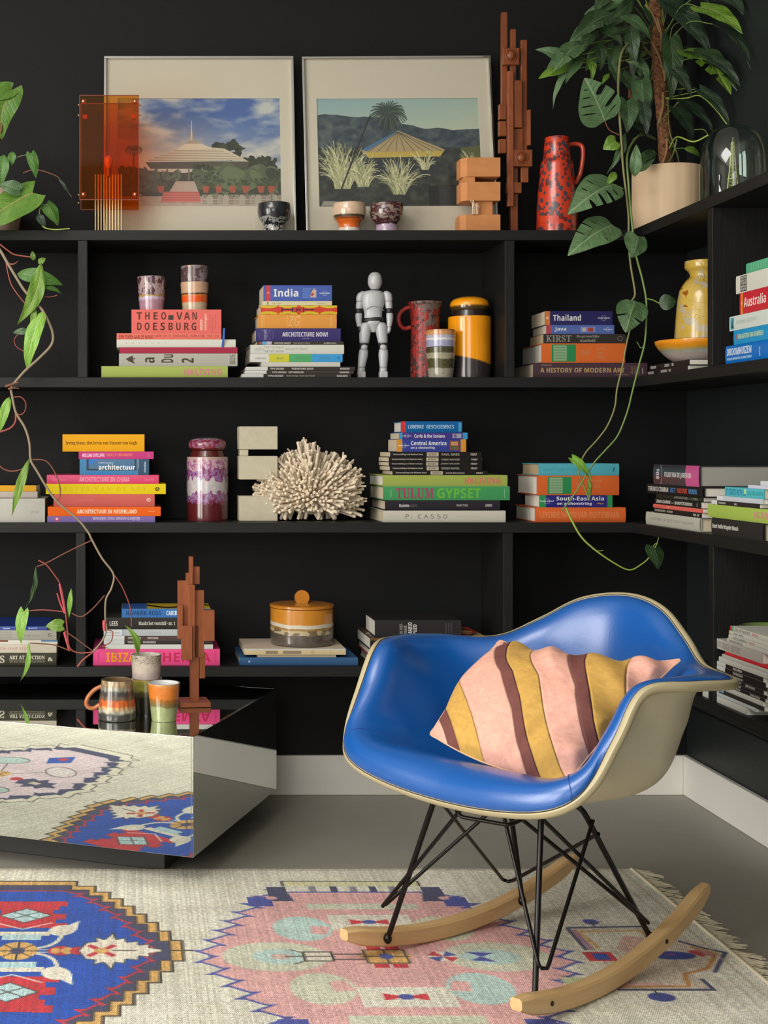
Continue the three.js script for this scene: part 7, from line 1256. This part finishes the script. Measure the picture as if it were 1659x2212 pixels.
  leaf([1354, 218, 3.74], [1357, 284, 3.72], 'mid', { w: .62, shape: 'heart', face: V3(0, .2, 1) });
  leaf([1384, 172, 3.77], [1388, 264, 3.74], 'mid', { w: .44, shape: 'heart', face: V3(-.1, .2, 1), fold: -.2 });
  leaf([1352, 286, 3.72], [1316, 374, 3.71], 'mid', { w: .20, shape: 'lance', face: V3(.2, 0, 1) });
  leaf([1330, 372, 3.70], [1312, 398, 3.69], 'lime', { w: .5 });
  leaf([1236, 990, 3.70], [1275, 1030, 3.69], 'bright', { w: .40, shape: 'heart', face: V3(0, .6, 1) });
  leaf([1272, 1030, 3.70], [1270, 1080, 3.70], 'lime', { w: .16, shape: 'lance' });
  leaf([1410, 1180, 3.70], [1424, 1229, 3.68], 'deep', { w: .82, shape: 'heart', face: V3(.25, .15, 1), fold: -.2 });
  stem([[1420, 1172], [1414, 1176], [1411, 1181]], .001, stemM.lime);
  // crown, left side
  const Lf = [
    [[1252, 100], [1182, 144], 'mid', .34, 0], [[1216, 138], [1162, 102], 'pale', .52, 0], [[1222, 142], [1164, 168], 'lime', .40, 0], [[1236, 150], [1189, 228], 'pale', .16, 1],
    [[1312, 42], [1216, 112], 'pale', .34, 0], [[1300, 62], [1346, 92], 'mid', .5, 0], [[1332, 2], [1262, 30], 'mid', .36, 0], [[1336, 30], [1410, 80], 'mid', .32, 1], [[1292, 96], [1300, 150], 'deep', .44, 0],
    [[1258, 118], [1222, 176], 'mid', .26, 1], [[1346, 66], [1296, 84], 'deep', .44, 0], [[1362, 60], [1372, 140], 'deep', .36, 0], [[1352, 132], [1394, 158], 'pale', .30, 1], [[1330, 4], [1392, -6], 'mid', .3, 0], [[1370, 0], [1318, 40], 'deep', .32, 1],
    [[1280, 70], [1250, 112], 'deep', .5, 0], [[1268, 130], [1282, 170], 'lime', .36, 0], [[1322, 140], [1338, 190], 'deep', .4, 0], [[1390, 20], [1412, 70], 'deep', .34, 0], [[1378, 100], [1366, 168], 'dark', .3, 0], [[1316, 158], [1300, 182], 'lime', .3, 1],
    [[1400, 172], [1364, 178], 'dark', .42, 0], [[1366, 270], [1402, 300], 'dark', .3, 0], [[1388, 222], [1398, 290], 'dark', .34, 0],
  ];
  reseed(207);
  for (const [b, e, m, w, lance] of Lf) { const d = rr(3.70, 3.80); leaf([...b, d], [...e, d + rr(-.05, .02)], m, { w: w * 1.1, shape: lance ? 'lance' : 'heart', face: V3(rr(-.4, .2), rr(.3, .9), 1), fold: rr(.08, .25), arch: rr(.06, .18), roll: rr(-.3, .3) }); stem([[lerp(b[0], 1412, .9), lerp(b[1], 90, .5), 3.87], [lerp(b[0], 1412, .45), b[1] - 14, lerp(d, 3.87, .5)], [...b, d]], .0013, rnd() > .5 ? stemM.green : stemM.lime); }
  // crown, right side, against the wall
  const Rf = [
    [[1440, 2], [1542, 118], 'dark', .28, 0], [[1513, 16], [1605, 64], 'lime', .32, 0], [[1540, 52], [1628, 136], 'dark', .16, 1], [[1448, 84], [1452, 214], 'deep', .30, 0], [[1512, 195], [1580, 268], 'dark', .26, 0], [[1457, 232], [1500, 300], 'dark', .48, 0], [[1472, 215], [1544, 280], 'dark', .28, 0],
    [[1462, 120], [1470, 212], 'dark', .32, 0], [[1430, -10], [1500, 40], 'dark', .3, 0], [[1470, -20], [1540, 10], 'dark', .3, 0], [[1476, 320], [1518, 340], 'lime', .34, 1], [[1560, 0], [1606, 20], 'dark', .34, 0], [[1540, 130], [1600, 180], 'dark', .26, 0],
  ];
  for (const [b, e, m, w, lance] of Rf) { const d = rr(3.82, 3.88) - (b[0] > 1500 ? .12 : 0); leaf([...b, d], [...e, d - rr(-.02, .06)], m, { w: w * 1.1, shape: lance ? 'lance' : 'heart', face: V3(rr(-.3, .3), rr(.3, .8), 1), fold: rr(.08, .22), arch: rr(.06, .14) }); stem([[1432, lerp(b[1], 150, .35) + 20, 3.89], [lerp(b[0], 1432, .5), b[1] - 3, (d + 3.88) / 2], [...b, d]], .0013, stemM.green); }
  cut([1476, 108, 3.82], [1584, 192, 3.74], 'lime', { w: .42, face: V3(.1, .8, 1), arch: .1, slits: [[1, .4, .2, .09], [1, .56, .2, .1], [1, .74, .22, .09], [-1, .6, .3, .05], [-1, .76, .3, .05]] });
  cut([1250, 96, 3.70], [1196, 150, 3.66], 'mid', { w: .5, face: V3(-.2, .6, 1), slits: [[1, .5, .3, .05], [-1, .55, .3, .05]] });
  cut([1322, 30, 3.74], [1240, 78, 3.68], 'deep', { w: .46, face: V3(-.1, .7, 1), slits: [[-1, .45, .25, .06], [-1, .62, .25, .06]] });
  for (const [b, e, m, w] of [[[1296, 110], [1266, 150], 'mid', .5], [[1240, 120], [1206, 170], 'deep', .4], [[1330, 100], [1318, 150], 'mid', .5], [[1346, 30], [1300, 66], 'mid', .44], [[1390, 60], [1352, 112], 'deep', .4], [[1270, 60], [1232, 84], 'mid', .4], [[1310, -8], [1284, 24], 'deep', .5], [[1376, 130], [1402, 196], 'mid', .34], [[1344, 160], [1376, 206], 'deep', .44], [[1400, 210], [1376, 262], 'deep', .36], [[1456, 150], [1496, 206], 'dark', .36], [[1490, 60], [1530, 110], 'dark', .3], [[1410, 330], [1384, 352], 'deep', .4]]) leaf([...b, 3.80], [...e, 3.77], m, { w: w * 1.1, shape: 'heart', face: V3(-.1, .5, 1), fold: .15, arch: .1 });
  leaf([1478, 112, 3.84], [1596, 176, 3.80], 'deep', { w: .28, shape: 'heart', face: V3(0, .9, 1) });
  stem([[1438, 212, 3.88], [1480, 203, 3.84], [1513, 196, 3.80]], .0013, stemM.lime); stem([[1438, 214, 3.88], [1482, 212, 3.80], [1512, 207, 3.78], [1545, 235, 3.74], [1570, 268, 3.72]], .0017, stemM.lime);
  stem([[1420, 270, 3.87], [1445, 242, 3.84], [1466, 220, 3.82]], .0014); stem([[1446, 320, 3.86], [1462, 296, 3.82], [1498, 306, 3.78], [1530, 292, 3.76]], .0022, stemM.lime); stem([[1440, 360, 3.86], [1455, 330, 3.83], [1462, 300, 3.82]], .002); stem([[1470, 370, 3.86], [1462, 330, 3.85], [1446, 280, 3.86], [1443, 215, 3.87]], .0018, stemM.olive); stem([[1500, 280, 3.80], [1520, 280, 3.79], [1530, 292, 3.76]], .0012);
  stem([[1412, 300, 3.86], [1390, 293, 3.84], [1366, 300, 3.83]], .001, stemM.olive); stem([[1446, 110, 3.86], [1452, 60, 3.86], [1475, 44, 3.85], [1514, 16, 3.80]], .0013);
}
// --- trailing plant at the left
{
  const base = at(-24, 0, 3.885).setY(SHELF[0]);
  const t = thing('trailing_plant', 'waxy green trailing plant hanging down across the shelves at the left edge', 'plant', base);
  const P = (px, py, d = 3.72) => at(px, py, d).sub(base);
  const potRows = [[.0003, 0], [.075, 0], [.08, .003], [.100, .11], [.101, .116], [.098, .117], [.094, .10], [.0003, .10]].map(([r, y]) => { const q = []; for (let k = 0; k < 56; k++) { const a = k / 56 * 6.28318; q.push(V3(Math.cos(a) * r, y, -Math.sin(a) * r)); } return q; });
  part('pot', toCreasedNormals(sheet(potRows, { closed: true }), .7), phys(0xb9a08e, .6), t, 'pale pinkish pot');
  const stem = (pts, r, m, r2) => part('stem', tube(pts.map(([x, y, d]) => P(x, y, d)), r, { n: Math.max(18, pts.length * 7), sides: 8, r2 }), m, t);
  const leaf = (b, e, m, o = {}) => part('leaf', leafGeo(P(...b), P(...e), o), LM[m], t);
  const S = 3.35, c = (x, y, d) => [x / S, 500 + y / S, d];
  const k = (x, y, d) => [x / 2, 1120 + y / 2, d];
  // main stem
  stem([[-30, 440, 3.84], [-34, 486, 3.74], [-20, 518, 3.72], c(0, 135), c(50, 220), c(110, 320), c(180, 430), c(250, 505), c(300, 560), c(345, 640), c(382, 740), c(372, 820), c(290, 910), c(180, 1010), c(110, 1090), c(80, 1130), c(90, 1200), c(115, 1310), c(180, 1420), c(213, 1530), c(222, 1650), c(262, 1725), c(400, 1940), c(560, 2080), c(640, 2180), k(395, 88), k(440, 170), k(490, 240), k(482, 300), k(458, 350), k(455, 430), k(460, 480), k(440, 530), k(402, 576)], .0044, stemM.bark, .0026);
  const red = (pts, r = .0019, m = stemM.red, r2) => stem(pts, r, m, r2);
  red([c(45, 230), c(60, 310), c(85, 390), c(140, 470), c(190, 530), c(265, 612)]); red([c(212, 446), c(300, 466), c(360, 474), c(415, 462)], .0013); red([c(95, 1200), c(150, 1198), c(186, 1240), c(180, 1300), c(150, 1326), c(118, 1318)], .0016); red([c(115, 1312), c(110, 1380), c(70, 1425), c(0, 1450), c(-40, 1452)], .0028);
  red([c(235, 1650), c(330, 1660), c(395, 1740), c(434, 1850), c(432, 1920), c(408, 1950)], .0017, stemM.brown); red([c(-30, 1660), c(20, 1715), c(90, 1735), c(180, 1710), c(222, 1656)], .002, stemM.brown); red([c(130, 745), c(105, 780), c(118, 832), c(195, 880)], .0013); red([c(-10, 85), c(60, 140), c(110, 168), c(225, 186)], .0021);
  red([k(395, 95), k(300, 140), k(205, 190), k(160, 208)], .0017, stemM.brown); red([k(165, 180), k(200, 200), k(236, 245), k(262, 290), k(280, 380), k(290, 470), k(300, 555), k(340, 580), k(402, 577)], .0021); part('shoot', tube([k(258, 282), k(268, 340), k(282, 410)].map((a) => P(...a)), .0034, { n: 20, sides: 8, r2: .0022 }), stemM.pink, t, 'swollen pink shoot');
  part('shoot', tube([k(246, 322), k(262, 370), k(280, 410)].map((a) => P(...a)), .0018, { n: 14, sides: 8, r2: .0026 }), stemM.pink, t); part('shoot', tube([k(278, 490), k(288, 530), k(298, 568)].map((a) => P(...a)), .004, { n: 14, sides: 8, r2: .002 }), stemM.pink, t); part('shoot', tube([k(452, 440), k(450, 464), k(452, 486)].map((a) => P(...a)), .0058, { n: 14, sides: 8, r2: .004 }), stemM.pink, t);
  red([k(100, 402), k(180, 395), k(272, 402)], .0018); red([k(310, 410), k(352, 424), k(400, 390), k(452, 332)], .0017, stemM.brown); red([k(495, 245), k(530, 300), k(564, 390), k(568, 468)], .0017); red([k(265, 475), k(330, 520), k(402, 574)], .0016, stemM.brown); red([k(335, 640), k(362, 608), k(402, 578)], .0034, stemM.red, .002); red([k(130, 538), k(230, 546), k(304, 572)], .0016, stemM.brown); red([k(460, 480), k(486, 490), k(480, 530), k(450, 552)], .0014); red([k(440, 548), k(480, 570), k(530, 620)], .0009, stemM.olive);
  // leaves along the stem
  leaf([c(300, 222)[0], c(300, 222)[1], 3.71], [...c(122, 682), 3.69], 'lime', { w: .24, shape: 'lance', face: V3(.2, .1, 1), sway: -.08 });
  leaf([...c(244, 210), 3.72], [...c(232, 140), 3.71], 'waxy', { w: .55, shape: 'oval' });
  leaf([...c(278, 232), 3.70], [...c(330, 192), 3.68], 'lime', { w: .7, shape: 'oval' });
  leaf([...c(122, 306), 3.70], [...c(456, 376), 3.68], 'fresh', { w: .34, shape: 'oval', face: V3(0, .25, 1) });
  leaf([...c(240, 385), 3.71], [...c(452, 440), 3.70], 'fresh', { w: .24, shape: 'oval', face: V3(0, .6, 1) });
  leaf([...c(318, 572), 3.70], [...c(182, 1004), 3.67], 'bright', { w: .27, shape: 'oval', face: V3(-.3, .1, 1), fold: .3 });
  leaf([...c(256, 558), 3.71], [...c(226, 700), 3.70], 'lime', { w: .30, shape: 'oval' });
  leaf([...c(216, 722), 3.71], [...c(92, 730), 3.70], 'mid', { w: .42, shape: 'oval' });
  leaf([...c(68, 1196), 3.71], [...c(-10, 1460), 3.69], 'bright', { w: .26, shape: 'oval' });
  leaf([...c(212, 1640), 3.71], [...c(80, 2062), 3.69], 'lime', { w: .15, shape: 'lance' });
  leaf([...k(156, 205), 3.71], [...k(118, 392), 3.70], 'mid', { w: .13, shape: 'lance', face: V3(.7, 0, 1) });
  leaf([...k(104, 400), 3.71], [...k(86, 542), 3.69], 'bright', { w: .38, shape: 'heart', face: V3(-.3, .2, 1) });
  leaf([...k(308, 300), 3.71], [...k(296, 438), 3.70], 'bright', { w: .16, shape: 'lance' });
  leaf([...k(270, 462), 3.71], [...k(196, 464), 3.70], 'lime', { w: .75, shape: 'heart', face: V3(0, .3, 1) });
  leaf([...k(125, 535), 3.71], [...k(84, 708), 3.69], 'bright', { w: .12, shape: 'lance', sway: -.1 });
  part('dry_sheath', [tube([c(40, 1122, 3.715), c(100, 1100, 3.712), c(135, 1092, 3.71)].map((a) => P(...a)), .004, { n: 10, sides: 6, r2: .0015 }), tube([c(60, 1140, 3.715), c(100, 1132, 3.71), c(138, 1136, 3.71)].map((a) => P(...a)), .003, { n: 10, sides: 6, r2: .001 }), tube([c(70, 236, 3.715), c(100, 236, 3.71), c(130, 216, 3.71)].map((a) => P(...a)), .003, { n: 10, sides: 6, r2: .0012 })], stemM.brown, t);
  // foliage at the pot
  const q = (x, y, d) => [x / 5.976, 150 + y / 5.976, d];
  leaf([...q(160, 262), 3.74], [...q(30, 900), 3.72], 'waxy', { w: .56, shape: 'heart', face: V3(.25, .2, 1), fold: .15, sway: .12 });
  leaf([...q(150, 262), 3.75], [...q(-260, 420), 3.74], 'waxy', { w: .62, shape: 'heart', face: V3(-.2, .3, 1) });
  stem([[...q(158, 265), 3.735], [...q(60, 400), 3.73], [...q(25, 520), 3.73], [...q(15, 800), 3.76], [-8, 330, 3.82], [-22, 420, 3.86]], .003, stemM.brown);
  leaf([...q(50, 1100), 3.73], [...q(10, 1490), 3.71], 'fresh', { w: .46, shape: 'oval' });
  leaf([...q(160, 1060), 3.76], [...q(150, 1240), 3.75], 'fresh', { w: .6, shape: 'oval' }); stem([[...q(210, 1140), 3.75], [...q(290, 1112), 3.74], [...q(390, 1096), 3.73]], .0011, stemM.olive);
  leaf([...q(400, 1085), 3.73], [...q(470, 1400), 3.71], 'fresh', { w: .46, shape: 'heart', face: V3(.2, .2, 1), fold: -.2 });
  stem([[...q(300, 1335), 3.74], [...q(400, 1300), 3.73], [...q(500, 1298), 3.725], [...q(640, 1340), 3.72], [...q(750, 1392), 3.72], [...q(830, 1500), 3.72], [...q(925, 1650), 3.72]], .0017, stemM.brown, .0008);
  leaf([...q(745, 1390), 3.72], [...q(925, 1655), 3.71], 'dark', { w: .12, shape: 'lance' });
  leaf([...q(250, 1560), 3.76], [...q(-20, 1480), 3.75], 'mid', { w: .7, shape: 'heart' });
  leaf([...q(420, 1590), 3.71], [...q(-330, 2090), 3.66], 'waxy', { w: .60, shape: 'heart', face: V3(-.3, .55, 1), fold: -.1, arch: .06 });
  stem([[...q(415, 1600), 3.705], [...q(300, 1700), 3.69], [...q(170, 1800), 3.68], [...q(60, 1930), 3.668], [...q(-60, 2030), 3.66]], .002, stemM.pink);
  leaf([...q(600, 1740), 3.73], [...q(760, 2010), 3.71], 'fresh', { w: .66, shape: 'heart', face: V3(.4, .3, 1), fold: -.25 }); stem([[...q(600, 1740), 3.73], [...q(520, 1790), 3.73], [...q(515, 1900), 3.73], [...q(560, 2030), 3.735], [...q(700, 2066), 3.735], [...q(900, 2055), 3.735]], .0016, stemM.lime); leaf([...q(480, 1860), 3.74], [...q(590, 2040), 3.74], 'dark', { w: .5 });
}
// --- cutting in the pale tumbler
{
  const p = at(316, 0, 3.45); p.y = TB.y1 + .0003 + .0465 + .0075;
  const t = thing('leaf_cutting', 'single narrow green leaf cutting in the pale pink tumbler', 'plant', p);
  const a = at(297, 1413, 3.45).sub(p), b = at(272, 1350, 3.44).sub(p);
  part('stem', tube([V3(.0, .0, 0), a.clone().multiplyScalar(.6).add(V3(.004, 0, 0)), a, a.clone().lerp(b, .3)], .0016, { n: 20, sides: 6, r2: .001 }), stemM.lime, t);
  part('leaf', leafGeo(a.clone().lerp(b, -.05), b, { w: .22, shape: 'lance', face: V3(.4, .1, 1), sway: .1 }), LM.lime, t);
}
renderer.render(scene, camera);
